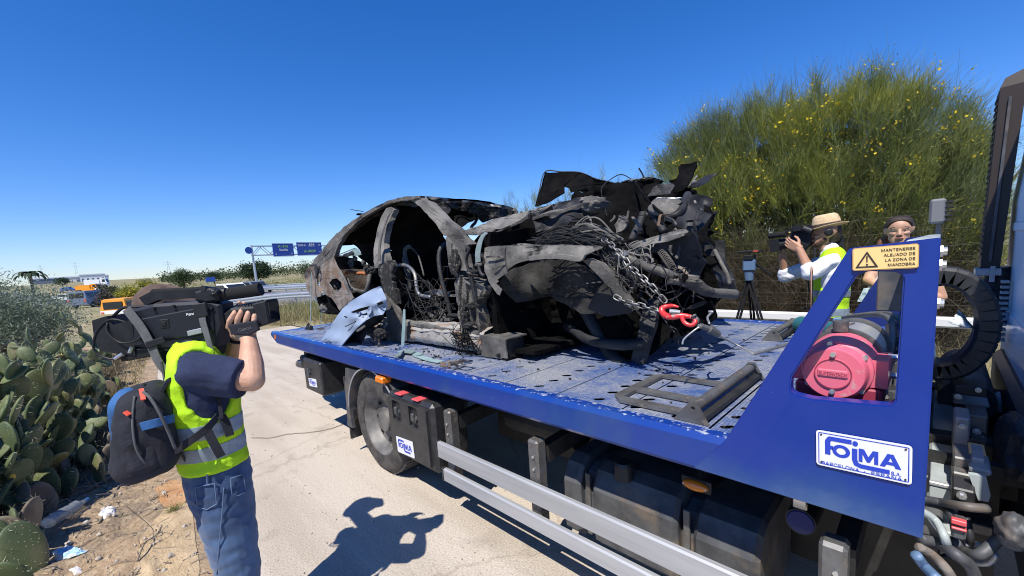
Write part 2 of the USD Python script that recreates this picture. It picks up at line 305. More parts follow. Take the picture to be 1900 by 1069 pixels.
def tube_rings(c, d, s, u, prof, n, caps=True):
    a = np.arange(n) / n * 2 * np.pi
    V = np.vstack([c + d * z + r * (np.cos(a)[:, None] * s + np.sin(a)[:, None] * u) for z, r in prof]); F = []
    k = len(prof)
    for i in range(k - 1):
        for q in range(n):
            q2 = (q + 1) % n
            F += [[i * n + q, i * n + q2, (i + 1) * n + q2], [i * n + q, (i + 1) * n + q2, (i + 1) * n + q]]
    V = np.vstack([V, c + d * prof[0][0], c + d * prof[-1][0]]); c0, c1 = len(V) - 2, len(V) - 1
    for q in range(n if caps else 0):
        F += [[c0, (q + 1) % n, q], [c1, (k - 1) * n + q, (k - 1) * n + (q + 1) % n]]
    return trimesh.Trimesh(V, np.array(F), process=False)
def spline(P, n=8):
    """Catmull-Rom through the points"""
    P = np.asarray(P, float)
    if len(P) < 3: return P
    Q = np.vstack([2 * P[0] - P[1], P, 2 * P[-1] - P[-2]]); out = []
    for i in range(1, len(Q) - 2):
        for t in np.linspace(0, 1, n, endpoint=False):
            a, b, c, d = Q[i - 1:i + 3]
            out.append(0.5 * (2 * b + (c - a) * t + (2 * a - 5 * b + 4 * c - d) * t * t + (3 * b - a - 3 * c + d) * t ** 3))
    return np.array(out + [P[-1]])
def prism(poly, T, depth):
    """a shapely polygon extruded by depth, moved by the function T(points in its plane)"""
    m = trimesh.creation.extrude_polygon(poly, depth, engine='earcut'); m.vertices = T(m.vertices); 
    return m
def wobble(m, amp, freq, seed=0, axis=None):
    v, f = arr(m); v = v.copy()
    for k in range(3):
        if axis is None or k in axis:
            v[:, k] += amp * 2 * (meshkit.fbm(v * freq + 17.3 * k + seed * 5.1, 3, seed + k) - 0.5)
    return trimesh.Trimesh(v, f, process=False)
def refine(m, length):
    """closed mesh, finer"""
    v, f = arr(m)
    vv, ff = trimesh.remesh.subdivide_to_size(v, f, length, max_iter=12)
    t = trimesh.Trimesh(vv, ff, process=False); t.merge_vertices(); return t
def idw(ctrl):
    c = np.array(ctrl, float)
    def fn(p):
        p = np.atleast_2d(p); d2 = ((p[:, None, :] - c[None, :, :2]) ** 2).sum(-1) + 4.0
        w = 1 / d2; return (w * c[:, 2]).sum(1) / w.sum(1)
    return fn
def plate(poly, Yf, thick=0.008, crump=0.01, cs=5.0, size=22, holes=(), seed=0, td=(0, 1, 0), jag=0.0):
    """a bent sheet-metal panel measured by its outline as seen; every vertex at its own distance Yf, thick along td"""
    pts = np.array(poly, float)
    if jag:
        out = []
        rg = np.random.default_rng(seed + 5)
        for a, b in zip(pts, np.roll(pts, -1, 0)):
            n = max(1, int(np.linalg.norm(b - a) / 6))
            for t in range(n): out.append(a + (b - a) * t / n + (rg.normal(0, jag, 2) if t else 0))
        pts = np.array(out)
    P = sg.Polygon(pts, [h for h in holes])
    if not P.is_valid: P = P.buffer(0)
    if P.geom_type != 'Polygon': P = max(P.geoms, key=lambda g: g.area)
    v, f = trimesh.creation.triangulate_polygon(P, engine='earcut')
    v, f = np.array(v), np.array(f)
    v, f = trimesh.remesh.subdivide_to_size(np.c_[v, np.zeros(len(v))], f, size, max_iter=12); v = v[:, :2]
    t = trimesh.Trimesh(np.c_[v, np.zeros(len(v))], f, process=False); t.merge_vertices(); v, f = t.vertices[:, :2], t.faces
    Y = Yf(v) if callable(Yf) else np.full(len(v), float(Yf))
    W = np.array([ony(a, b, y) for (a, b), y in zip(v, Y)])
    if crump:
        for k, s in ((0, 0.4), (1, 1.0), (2, 0.5)):
            W[:, k] += crump * s * 2 * (meshkit.fbm(W * cs + 9.7 * k + seed * 3.3, 3, seed + k) - 0.5)
    B = W + np.asarray(td, float) * thick
    e = np.sort(np.vstack([f[:, [0, 1]], f[:, [1, 2]], f[:, [2, 0]]]), 1)
    dirs = np.vstack([f[:, [0, 1]], f[:, [1, 2]], f[:, [2, 0]]])
    _, inv, cnt = np.unique(e, axis=0, return_inverse=True, return_counts=True)
    be = dirs[cnt[inv.ravel()] == 1]; n = len(W)
    side = np.vstack([np.c_[be[:, 0], be[:, 1], be[:, 1] + n], np.c_[be[:, 0], be[:, 1] + n, be[:, 0] + n]])
    F = np.vstack([f, f[:, ::-1] + n, side[:, ::-1]])
    m = trimesh.Trimesh(np.vstack([W, B]), F, process=False)
    trimesh.repair.fix_normals(m) if len(F) < 3000 else None
    return m
def strip(path, w, h, dirw, seed=0, crump=0.0, n=5):
    """a boxy rail along a path of world points: w along dirw, h across it"""
    P = spline(path, n); k = len(P)
    w = np.interp(np.linspace(0, 1, k), np.linspace(0, 1, len(np.atleast_1d(w))), np.atleast_1d(w))
    h = np.interp(np.linspace(0, 1, k), np.linspace(0, 1, len(np.atleast_1d(h))), np.atleast_1d(h))
    T = np.gradient(P, axis=0); V = []
    for i in range(k):
        t = nrm(T[i]); a = np.asarray(dirw(i / (k - 1)) if callable(dirw) else dirw, float); a = nrm(a - t * np.dot(a, t)); b = np.cross(t, a)
        for s, q in ((-1, -0.8), (-0.8, -1), (0.8, -1), (1, -0.8), (1, 0.8), (0.8, 1), (-0.8, 1), (-1, 0.8)):
            V.append(P[i] + a * s * w[i] / 2 + b * q * h[i] / 2)
    V = np.array(V); F = []; N = 8
    for i in range(k - 1):
        for q in range(N):
            q2 = (q + 1) % N
            F += [[i * N + q, i * N + q2, (i + 1) * N + q2], [i * N + q, (i + 1) * N + q2, (i + 1) * N + q]]
    for q in range(1, N - 1):
        F += [[0, q + 1, q], [(k - 1) * N, (k - 1) * N + q, (k - 1) * N + q + 1]]
    m = trimesh.Trimesh(V, np.array(F), process=False)
    return wobble(m, crump, 7, seed) if crump else m
def lump(c, s, seed=0, sub=2, rough=0.35):
    m = trimesh.creation.icosphere(subdivisions=sub, radius=1.0)
    v = m.vertices.copy(); d = 1 + rough * 2 * (meshkit.fbm(v * 2.1 + seed * 7.7, 3, seed) - 0.5)
    return trimesh.Trimesh(v * d[:, None] * np.asarray(s, float) + np.asarray(c, float), m.faces, process=False)
def lettering(text, h, T, depth=0.0015, bold=True, width=None, align='left'):
    m = meshkit.text_mesh(text, h, depth, bold); v = np.array(m.vertices)
    w = v[:, 0].max()
    if width: v[:, 0] *= width / w; w = width
    if align == 'right': v[:, 0] -= w
    if align == 'center': v[:, 0] -= w / 2
    return trimesh.Trimesh(T(v), m.faces, process=False)
def gz(x, y): return np.minimum(np.maximum(0, np.hypot(x, y) - 150) * 0.03, 8.0) - 0.95 * np.exp(-((np.asarray(x) + 32.5) ** 2 + (np.asarray(y) - 1.2) ** 2) / 26.0)
TS = np.geomspace(1.0, 4000, 2800)
def gnd(px, py):
    r = ray(px, py); P = EYE + r * TS[:, None]; k = np.nonzero(P[:, 2] < gz(P[:, 0], P[:, 1]))[0]
    return P[k[0]] if len(k) else EYE + r * 900
# ================================================================== the setting
def polar_ground():
    rs = np.concatenate([[0.0], np.geomspace(0.6, 3500, 70)]); n = 180
    a = np.arange(n) / n * 2 * np.pi; V = []; F = []
    for r in rs: V.append(np.c_[r * np.cos(a), r * np.sin(a), np.zeros(n)])
    V = np.vstack(V); V[:, 2] = gz(V[:, 0], V[:, 1])
    rr = np.hypot(V[:, 0], V[:, 1])
    V[:, 2] += (meshkit.fbm(np.c_[V[:, :2] * 0.03, V[:, 2] * 0], 3) - 0.5) * np.clip((rr - 60) * 0.01, 0, 1.2)
    V[:, 2] -= 0.02 + np.clip((rr - 30) * 0.004, 0, 0.3) * 0
    for i in range(len(rs) - 1):
        for q in range(n):
            q2 = (q + 1) % n
            F += [[i * n + q, (i + 1) * n + q, (i + 1) * n + q2], [i * n + q, (i + 1) * n + q2, i * n + q2]]
    return trimesh.Trimesh(V, np.array(F), process=False)
solo('ground', polar_ground(), 'ground_dry', kind='structure', smooth=True)

def sheet(poly, z, size=0.6):
    P = sg.Polygon(poly)
    v, f = trimesh.creation.triangulate_polygon(P, engine='earcut')
    v, f = trimesh.remesh.subdivide_to_size(np.c_[v, np.zeros(len(v))], f, size, max_iter=14)
    v[:, 2] = gz(v[:, 0], v[:, 1]) + z(v[:, 0], v[:, 1]) if callable(z) else gz(v[:, 0], v[:, 1]) + z
    return trimesh.Trimesh(v, f, process=False)
# the pale track the truck stands on: its left border wanders beside the dirt verge
ROAD_L = [(6, -0.9), (1.5, -0.55), (-1.0, -0.05), (-2.6, 0.22), (-3.6, 0.27), (-4.6, 0.29), (-6.0, 0.28), (-8.0, 0.36), (-11, 0.60), (-14, 0.9), (-16.2, 1.4)]
ROAD_R = [(-16.4, 5.2), (-13, 5.0), (-8, 4.9), (0, 4.9), (6, 4.9)]
solo('track', sheet(ROAD_L + ROAD_R, 0.0, 0.5), 'track_concrete', kind='structure')
# dirt verge on the left, rough and a little raised towards the cactus hedge
def verge_z(x, y):
    edge = np.interp(-x, [-6, 1.0, 2.6, 3.6, 4.6, 6.0, 8.0, 11, 14, 17], [-0.9, -0.05, 0.22, 0.27, 0.29, 0.28, 0.36, 0.60, 0.9, 1.4])
    d = np.clip(edge - y, -0.2, 3)
    p = np.c_[x, y, x * 0]
    return 0.008 + np.clip(d * 0.10, -0.03, 0.18) + (meshkit.fbm(p * 2.2, 4, 3) - 0.5) * 0.16 * np.clip(d * 2.2, 0, 1) + (meshkit.fbm(p * 11, 3, 5) - 0.5) * 0.05 * np.clip(d * 5, 0, 1)
vp = [(-1.0, -0.03), (-2.6, 0.25), (-3.6, 0.30), (-4.6, 0.32), (-6.0, 0.31), (-8.0, 0.39), (-11, 0.63), (-14, 0.93), (-16.2, 1.4), (-17, -3.5), (-1.0, -3.5)]
solo('dirt_verge', sheet(vp, verge_z, 0.07), 'dirt', kind='structure', smooth=True)
# the track's joint line, a narrow dark seam across the concrete
def seamline(pts, w, z):
    P = np.array(pts); T = np.gradient(P, axis=0); N = np.c_[-T[:, 1], T[:, 0]]; N /= np.linalg.norm(N, axis=1, keepdims=True)
    V = np.vstack([np.c_[P + N * w, np.full(len(P), z)], np.c_[P - N * w, np.full(len(P), z)]]); n = len(P)
    F = [[i, i + 1, n + i + 1] for i in range(n - 1)] + [[i, n + i + 1, n + i] for i in range(n - 1)]
    return trimesh.Trimesh(V, np.array(F), process=False)
rgs = np.random.default_rng(2)
cr = [onz(x, y, 0)[:2] for x, y in ((468, 812), (500, 813), (535, 806), (575, 803), (610, 797), (640, 786))]
cr = spline(np.c_[np.array(cr), np.zeros(len(cr))], 6)[:, :2]; cr = cr + rgs.normal(0, 0.006, cr.shape)
M('crack_dark', (0.25, 0.20, 0.15), 0.95)
solo('track_crack', seamline(cr, 0.010, 0.005), 'crack_dark', kind='structure')
rgs = np.random.default_rng(12); gp_ = np.c_[rgs.uniform(-9, 0, 900), rgs.uniform(.3, 2.3, 900)]
solo('track_grit', [trimesh.Trimesh(trimesh.creation.icosphere(subdivisions=0).vertices * (.0025 + .005 * rgs.random() ** 3) * rgs.uniform(.6, 1.3, 3) + [x, y, .006], trimesh.creation.icosphere(subdivisions=0).faces, process=False) for x, y in gp_], 'pebble', 'small grit and stones scattered on the pale track', 'grit', kind='stuff')
# the far edge of the track and the verge behind the truck
def back_z(x, y): return 0.006 + np.clip((y - 4.6) * 0.18, 0, 0.12) + (meshkit.fbm(np.c_[x, y, x * 0] * 1.3, 3, 8) - 0.5) * 0.08 * np.clip(y - 4.7, 0, 1)
solo('back_verge', sheet([(-17, 4.75), (6, 4.75), (6, 12), (-17, 12)], back_z, 0.35), 'ground_dry', kind='structure', smooth=True)

# ---------------- motorway: two carriageways, guard rails
HD = nrm([0.977, 0.21, 0]); HN = np.array([-HD[1], HD[0], 0])       # along it, away from the camera
H0 = np.array([-25.5, 7.8, 0])                                       # a point under the near rail
def hw(s, t):
    p = H0 + HD * s + HN * t; return p
def lane(t0, t1, dz, s0=-330, s1=60, n=130):
    V, F = [], []
    for i, s in enumerate(np.linspace(s0, s1, n)):
        for t in (t0, t1):
            p = hw(s, t); V.append([p[0], p[1], gz(p[0], p[1]) + dz])
    for i in range(n - 1): F += [[2 * i, 2 * i + 1, 2 * i + 3], [2 * i, 2 * i + 3, 2 * i + 2]]
    return trimesh.Trimesh(np.array(V), np.array(F), process=False)
solo('motorway', lane(0.7, 6.2, 0.10), 'asphalt', kind='structure')
solo('motorway_far_side', lane(8.2, 15.0, 0.10), 'asphalt', kind='structure')
for t_ in (1.1, 5.8, 8.6, 14.6):
    solo('edge_line', lane(t_ - 0.09, t_ + 0.09, 0.112), 'road_paint', kind='structure')
def guard_rail(t, s0, s1, step, label, zr=0.62, double=False):
    b = hw((s0 + s1) / 2, t)
    g = thing('guard_rail', label, 'guard rail', (b[0], b[1], gz(b[0], b[1])), 'guard rails along the motorway')
    ss = np.arange(s0, s1 + 0.1, step)
    P = [hw(s, t) for s in np.linspace(s0, s1, 40)]
    P = np.array([[p[0], p[1], gz(p[0], p[1]) + 0.1 + zr] for p in P])
    # W-beam profile swept along
    pr = [(0.0, -0.155), (0.05, -0.10), (0.05, -0.06), (0.0, -0.02), (0.0, 0.02), (0.05, 0.06), (0.05, 0.10), (0.0, 0.155)]
    V, F = [], []
    for p in P:
        for a, z in pr: V.append(p - HN * a + [0, 0, z])
        for a, z in pr[::-1]: V.append(p - HN * (a - 0.012) + [0, 0, z])
    N = len(pr) * 2
    for i in range(len(P) - 1):
        for q in range(N):
            q2 = (q + 1) % N; F += [[i * N + q, i * N + q2, (i + 1) * N + q2], [i * N + q, (i + 1) * N + q2, (i + 1) * N + q]]
    part(g, 'rail', trimesh.Trimesh(np.array(V), np.array(F), process=False), 'galvanised')
    for s in ss:
        p = hw(s, t + 0.10); z = gz(p[0], p[1])
        part(g, 'post', bx((p[0], p[1], z + 0.40), (0.12, 0.07, 0.80 + 0.0)), 'galvanised')
guard_rail(0.0, -22, 16, 2.0, 'grey steel guard rail nearest to the truck, beside the dry grass')
guard_rail(6.9, -40, 24, 2.4, 'grey steel guard rail on the middle of the motorway', zr=0.72)
guard_rail(15.6, -70, 30, 2.4, 'grey steel guard rail on the far side of the motorway')

# ---------------- overhead sign gantry
gp = gnd(479, 544)
GB = np.array([gp[0], gp[1], gz(gp[0], gp[1])])
gt = thing('sign_gantry', 'grey steel overhead gantry carrying two blue direction signs', 'sign gantry', GB)
gdir = HN; gn = HD
def ong(px, py): return onplane(px, py, GB, gn)
ptop = ong(466, 455)
pz1 = ptop[2]
part(gt, 'post', tube([GB - [0, 0, .3], [GB[0], GB[1], pz1]], [0.16, 0.11], 12), 'galvanised')
bt, bb = ong(466, 457), ong(470, 474)
e1, e2 = ong(600, 452), ong(600, 471)
arm0 = np.array([GB[0], GB[1], bt[2]]); arm1 = np.array([GB[0], GB[1], bb[2]])
L = np.dot(e1 - GB, gdir)
for z_ in (bt[2], bb[2]):
    for o_ in (-0.35, 0.35):
        p = np.array([GB[0], GB[1], z_]) + gn * o_
        part(gt, 'truss_chord', beam(p, p + gdir * L, 0.10, 0.10), 'galvanised')
nb = 9
for i in range(nb):
    a = GB + gdir * (L * i / nb); b = GB + gdir * (L * (i + 1) / nb)
    for o_ in (-0.35, 0.35):
        part(gt, 'truss_brace', beam((a[0] + gn[0] * o_, a[1] + gn[1] * o_, bt[2] if i % 2 else bb[2]), (b[0] + gn[0] * o_, b[1] + gn[1] * o_, bb[2] if i % 2 else bt[2]), 0.06, 0.06), 'galvanised')
def road_sign(p0, p1, lines, label):
    a, b = ong(*p0) , ong(*p1)
    w = abs(np.dot(b - a, gdir)); h = abs(a[2] - b[2]); c = (a + b) / 2 + gn * 0.55
    Rm = np.stack([gdir, -gn, [0, 0, 1]], 1)
    s = thing('road_sign', label, 'road sign', (c[0], c[1], c[2] - h / 2), 'blue direction signs on the gantry')
    pl = part(s, 'panel', bx(c, (w, 0.08, h), 0.02, np.stack([gdir, gn, [0, 0, 1.0]], 1)), 'road_sign_blue')
    fr = [bx(c + gn * 0.045 + np.array([0, 0, z]), (w * 0.97, 0.012, 0.05), 0, np.stack([gdir, gn, [0, 0, 1.0]], 1)) for z in (-h * 0.47, h * 0.47)]
    part(s, 'border', fr, 'road_paint')
    for (t, hh, u, z, m) in lines:
        T = lambda v, u=u, z=z: c + gdir * (u * w) + np.array([0, 0, z * h]) + v[:, :1] * gdir + v[:, 1:2] * np.array([0, 0, 1.0]) + (v[:, 2:3] + 0.042) * gn
        part(s, 'lettering', lettering(t, hh * h, T, 0.01, True, align='center'), m)
    return s
# seen from the truck the signs face this way
road_sign((500, 452), (542, 476), [('A-376', 0.17, 0.0, 0.18, 'sign_green_letters'), ('Sevilla', 0.16, 0.0, -0.08, 'white_plate'), ('+', 0.16, -0.38, -0.38, 'white_plate'), ('+', 0.16, 0.38, -0.36, 'white_plate')], 'left blue direction sign reading A-376 Sevilla on the gantry')
s2 = road_sign((545, 450), (594, 474), [('500 m', 0.15, -0.30, 0.20, 'white_plate'), ('A', 0.24, 0.02, 0.18, 'white_plate'), ('H', 0.24, 0.14, 0.18, 'white_plate'), ('12', 0.11, 0.40, 0.24, 'white_plate'), ('A-8029', 0.17, 0.0, -0.25, 'sign_green_letters'), ('->', 0.2, 0.42, -0.33, 'white_plate')], 'right blue direction sign with a white line across it, on the gantry')
rc = ong(460, 465) + gn * 0.2
rs_ = thing('round_sign', 'round blue sign on the side of the gantry post', 'round sign', rc - [0, 0, 0.5])
part(rs_, 'disc', cyl(rc - gn * 0.03, rc + gn * 0.03, 0.42, n=28), 'road_sign_blue')
part(rs_, 'bracket', beam(rc - gn * 0.1, np.array([GB[0], GB[1], rc[2]]), 0.05, 0.05), 'galvanised')
# ================================================================== the recovery truck
XF, XR, YN, YF, ZD = 0.0, -6.0, 1.5, 4.22, 1.06       # deck front, rear, near side, far side, top
T = thing('tow_truck', 'blue flatbed recovery truck carrying the burnt car', 'truck', (-3.0, 2.86, 0))
def side_beam(y0, y1, rear_cut=True):
    # rounded box section 0.14 deep, tapering at the tail
    P = sg.Polygon([(XR, ZD - 0.055), (XR + 0.22, ZD - 0.14), (-0.012, ZD - 0.14), (-0.012, ZD + 0.012), (XR, ZD + 0.012)])
    d = abs(y1 - y0); y = min(y0, y1)
    pts = []
    for (i, g) in ((0.0, 0.022), (0.022, 0.0), (d - 0.022, 0.0), (d, 0.022)):
        q = P.buffer(-g, join_style=2) if g else P
        for x, z in list(q.exterior.coords)[:-1]: pts.append((x, y + i, z))
    return hull(pts)
nb_ = part(T, 'deck_side', side_beam(YN, YN + 0.09), 'blue_chipped', label='near blue deck edge with chipped paint')
part(T, 'deck_side', side_beam(YF - 0.09, YF), 'blue_chipped', label='far blue deck edge')
part(T, 'deck_rear_edge', bx((XR + 0.06, (YN + YF) / 2, ZD - 0.035), (0.12, YF - YN - 0.19, 0.07), 0.01), 'blue_paint')
# tread planks with slots, each plank 0.37 m
slot0 = [-1.61, -1.42, -1.23, -1.02, -0.84]
def plank(x0, x1):
    P = sg.box(x0 + 0.005, YN + 0.092, x1 - 0.005, YF - 0.092)
    holes = []
    for sx in np.arange(-5.80, -0.2, 0.1945):
        if x0 + 0.03 < sx < x1 - 0.03:
            for sy in np.arange(YN + 0.155, YF - 0.12, 0.123):
                holes.append(sg.LineString([(sx - 0.009, sy - .008), (sx + 0.009, sy + .008)]).buffer(0.0175, 3))
    P = P.difference(__import__('shapely').union_all(holes)) if holes else P
    m = trimesh.creation.extrude_polygon(P, 0.003, engine='earcut'); m.apply_translation((0, 0, ZD - 0.003)); return m
xs = list(np.arange(-5.875, -0.10, 0.377))
for a_, b_ in zip(xs[:-1], xs[1:]):
    part(T, 'deck_plank', plank(a_, b_), 'deck_tread')
part(T, 'deck_plank', plank(xs[-1], -0.015), 'deck_tread')
part(T, 'deck_underside', bx((-2.98, (YN + YF) / 2, ZD - 0.075), (5.7, YF - YN - 0.2, 0.02)), 'black_steel')
for y_ in (2.45, 3.25):
    part(T, 'chassis_rail', bx((-2.3, y_, 0.80), (7.0, 0.09, 0.22), 0.01), 'black_steel')
for x_ in np.arange(-5.6, -0.2, 0.7):
    part(T, 'cross_member', bx((x_, 2.86, ZD - 0.14), (0.08, 2.45, 0.10)), 'black_steel')
# headboard: near and far cut-out side panels
def pl2(pts): return [(ony(x, y, YN)[0], ony(x, y, YN)[2]) for x, y in pts]
outer = sg.Polygon([(-0.62, ZD - 0.126), (-0.505, ZD + 0.013), (-0.178, 1.722), (0.0, 1.736), (0.0, ZD - 0.134)]); outer = outer.buffer(-0.006).buffer(0.006, 3)
inner = sg.Polygon(pl2([(1589, 512), (1612, 503), (1677, 505), (1660, 753), (1508, 740), (1466, 730), (1469, 700)])).buffer(-0.022).buffer(0.022, 5)
hb = outer.difference(inner)
def panel_at(y, th=0.045):
    m3d = trimesh.creation.extrude_polygon(hb.buffer(-0.004).simplify(0.0005), th, engine='earcut')
    a = trimesh.creation.extrude_polygon(hb, th - 0.010, engine='earcut'); v = a.vertices
    v1 = np.c_[v[:, 0], y + 0.005 + v[:, 2], v[:, 1]]
    b = m3d.vertices; v2 = np.c_[b[:, 0], y + b[:, 2], b[:, 1]]
    return cat([trimesh.Trimesh(v1, a.faces, process=False), trimesh.Trimesh(v2, m3d.faces, process=False)])
hp = part(T, 'headboard_panel', panel_at(YN - 0.006), 'blue_paint', label='near blue headboard panel with a cut-out')
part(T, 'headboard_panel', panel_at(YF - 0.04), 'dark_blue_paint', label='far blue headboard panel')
part(T, 'headboard_top', bx((-0.036, 2.87, 1.722), (0.066, 2.62, 0.024), 0.006), 'battery_grey')
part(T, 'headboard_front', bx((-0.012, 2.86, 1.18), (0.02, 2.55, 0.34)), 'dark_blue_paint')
part(T, 'headboard_mat', bx((-0.115, 2.03, 1.555), (0.085, 0.012, 0.155), 0.004), 'grey_plastic', label='dark grey plate hanging behind the cut-out')
for z_ in (1.70, 1.665, 1.565):
    part(T, 'headboard_bolt', [cyl((0.0, 1.56, z_), (0.013, 1.56, z_), 0.011, n=10), cyl((0.0, 1.56, z_), (0.005, 1.56, z_), 0.016, n=6)], 'bolt_steel')
# warning plate
yb = YN - 0.0115
def PT(p0, p1):                                          # plane of the near panel, text origin p0, reading towards +x
    a = ony(*p0, yb); b = ony(*p1, yb); u = nrm(b - a); w = np.array([-u[2], 0, u[0]])
    if w[2] < 0: w = -w
    return a, u, w
a, u, w = PT((1582, 503), (1705, 497))
W_ = np.linalg.norm(ony(1705, 497, yb) - a); H_ = np.linalg.norm(ony(1585, 461, yb) - a)
def onpanel(a, u, w, dy=0.0): return lambda v: a + v[:, :1] * u + v[:, 1:2] * w + np.array([0, -1.0, 0]) * (v[:, 2:3] + dy)
rr = sg.box(0, 0, W_, H_).buffer(-0.006).buffer(0.006, 4)
ws = part(T, 'warning_plate', prism(rr, onpanel(a, u, w), 0.003), 'sign_edge', label='yellow warning plate')
part(ws, 'plate_face', prism(rr.buffer(-0.0022), onpanel(a, u, w, 0.003), 0.0008), 'yellow_sign')
tri = sg.Polygon([(W_ * 0.06, H_ * 0.14), (W_ * 0.40, H_ * 0.14), (W_ * 0.235, H_ * 0.80)])
part(ws, 'warning_triangle', prism(tri.buffer(0.001).difference(tri.buffer(-0.0028)), onpanel(a, u, w, 0.004), 0.001), 'letter_black')
ex = sg.Polygon([(W_ * .226, H_ * .35), (W_ * .244, H_ * .35), (W_ * .248, H_ * .62), (W_ * .222, H_ * .62)]).union(sg.Point(W_ * .235, H_ * .25).buffer(0.0022))
part(ws, 'exclamation_mark', [prism(g_, onpanel(a, u, w, 0.004), 0.001) for g_ in ex.geoms], 'letter_black')
for k_, (t_, wd) in enumerate((('MANTENERSE', .50), ('ALEJADO DE', .46), ('LA ZONA DE', .44), ('MANIOBRA', .40))):
    part(ws, 'lettering', lettering(t_, H_ * 0.115, (lambda v, k_=k_: onpanel(a + u * W_ * 0.95 + w * H_ * (0.76 - 0.21 * k_), u, w, 0.004)(v)), 0.001, False, W_ * wd, 'right'), 'letter_black')
# maker's plate
def maker_plate(parent, c0, cx_, cy_, dy, small=False):
    """c0 lower left, cx_ to the lower right, cy_ to the upper left corner"""
    u = nrm(cx_ - c0); w = cy_ - c0; w = nrm(w - u * np.dot(u, w)); W = np.linalg.norm(cx_ - c0); H = np.linalg.norm(cy_ - c0)
    S = lambda v, o=0.0: c0 + v[:, :1] * u + v[:, 1:2] * w + np.array([0, -1.0, 0]) * (v[:, 2:3] + dy + o)
    r = sg.box(0, 0, W, H).buffer(-0.08 * H).buffer(0.08 * H, 4)
    mp = part(parent, 'maker_plate', prism(r, lambda v: S(v), 0.002), 'white_plate', label='white plate with blue lettering')
    L = lambda v: S(v, 0.0022)
    if not small:
        part(mp, 'plate_border', prism(r.buffer(-0.05 * H).difference(r.buffer(-0.07 * H)), L, 0.0006), 'sign_blue')
        part(mp, 'plate_screw', [prism(sg.Point(W * x, H * y).buffer(0.022 * H, 4), L, 0.002) for x in (.06, .94) for y in (.11, .89)], 'letter_black')
    # logo: F O i M A with the bar under MA and the hook of the F
    e = lambda *p: sg.Polygon([(W * x, H * y) for x, y in p])
    rnd = lambda g, q=0.02: g.buffer(-q * H).buffer(q * H, 3)
    bar = 0.105
    F = sg.LineString([(W * .135, H * .36), (W * .135, H * .74), (W * .16, H * .82), (W * .40, H * .82)]).buffer(0.058 * H, cap_style=2).union(e((.13, .52), (.195, .52), (.195, .62), (.13, .62)))
    O = sg.Point(0, 0).buffer(1, 12); from_ = __import__('shapely').affinity
    O = from_.translate(from_.scale(O, W * .098, H * .175), W * .285, H * .515).difference(from_.translate(from_.scale(sg.Point(0, 0).buffer(1, 12), W * .052, H * .095), W * .285, H * .515))
    I = sg.LineString([(W * .432, H * .66), (W * .432, H * .36), (W * .45, H * .25), (W * .50, H * .215), (W * .79, H * .215)]).buffer(0.055 * H, cap_style=2).union(from_.translate(from_.scale(sg.Point(0, 0).buffer(1, 10), W * .03, H * .07), W * .437, H * .80))
    Mm = e((.475, .34), (.475, .69), (.53, .69), (.575, .50), (.62, .69), (.675, .69), (.675, .34), (.635, .34), (.635, .56), (.59, .36), (.56, .36), (.515, .56), (.515, .34))
    A = e((.69, .34), (.765, .69), (.825, .69), (.90, .34), (.845, .34), (.832, .41), (.758, .41), (.742, .34)).difference(e((.775, .485), (.82, .485), (.797, .60)))
    for g in (F, O, I, Mm, A):
        for q in (g.geoms if hasattr(g, 'geoms') else [g]):
            part(mp, 'lettering', prism(q, L, 0.001), 'sign_blue')
    if not small:
        for t, x0, wd, hh in (('BARCELONA', .06, .42, .085), ('-', .525, .02, .085), ('ESPAÑA', .60, .31, .085), ('S.A.', .80, .10, .085)):
            y0 = .165 if t == 'S.A.' else .055
            part(mp, 'lettering', lettering(t, H * hh, lambda v, x0=x0, y0=y0: S(v + [W * x0, H * y0, 0], 0.0022), 0.001, False, W * wd), 'sign_blue')
    return mp
maker_plate(T, ony(1515, 861, yb), ony(1692, 900, yb), ony(1520, 798, yb), 0.0)
M('lamp_grey', (.15, .155, .16), .5)
# work lamp on its stalk
lm = part(T, 'work_lamp', [bx((-0.015, 2.55, 1.835), (0.05, 0.10, 0.10), 0.008), beam((-0.01, 2.55, 1.74), (-0.01, 2.55, 1.80), 0.016, 0.016)], 'lamp_grey')
for k_ in range(5): part(lm, 'cooling_fin', bx((0.018, 2.55, 1.797 + 0.018 * k_), (0.022, 0.10, 0.006)), 'black_plastic')
# ---------------- winch
YW = 1.575
wc = ony(1545, 694, YW); RW = 0.0885
AX = np.array([0, 1.0, 0])
win = part(T, 'winch', lathe(wc, AX, [(0, 0.001), (0, RW * .52), (0.004, RW * .54), (0.004, RW * .86), (0.012, RW * .92), (0.05, RW * .95), (0.055, RW * 1.04), (0.085, RW * 1.06), (0.12, RW * 1.10), (0.20, RW * 1.10), (0.20, 0.001)], 40), 'pink_paint', smooth=35, label='pink winch')
foot = hull([wc + [sx * RW * 1.33, y, z] for sx in (-1, 1) for y in (0.06, 0.20) for z in (-RW * 1.15, RW * .52)])
part(win, 'gearbox_foot', [hull([wc + [sx * RW * 1.0 + dx, y, z] for dx in (-.035, .035) for y in (0.075, 0.215) for z in (-RW * 0.55, RW * .42)]) for sx in (-1, 1)] + [bx(wc + [0, .145, -RW * .75], (RW * 2.0, .12, RW * .6))], 'pink_paint')
part(win, 'winch_base', bx(wc + [0, 0.16, -RW * 1.0], (RW * 2.5, 0.19, 0.07), 0.005), 'dark_pink')
for a_ in (35, 100, 160, 215, 320):
    c_ = wc + np.array([math.cos(math.radians(a_)), 0, math.sin(math.radians(a_))]) * RW * (0.98) + AX * 0.048
    part(win, 'cover_bolt', [cyl(c_ - AX * 0.012, c_ + AX * 0.01, 0.0075, n=8)], 'bolt_steel')
for z_ in (0.062, -0.055):
    part(win, 'cover_bolt', cyl(wc + [0.0, -0.010, z_], wc + [0.0, 0.004, z_], 0.0075, n=8), 'bolt_steel')
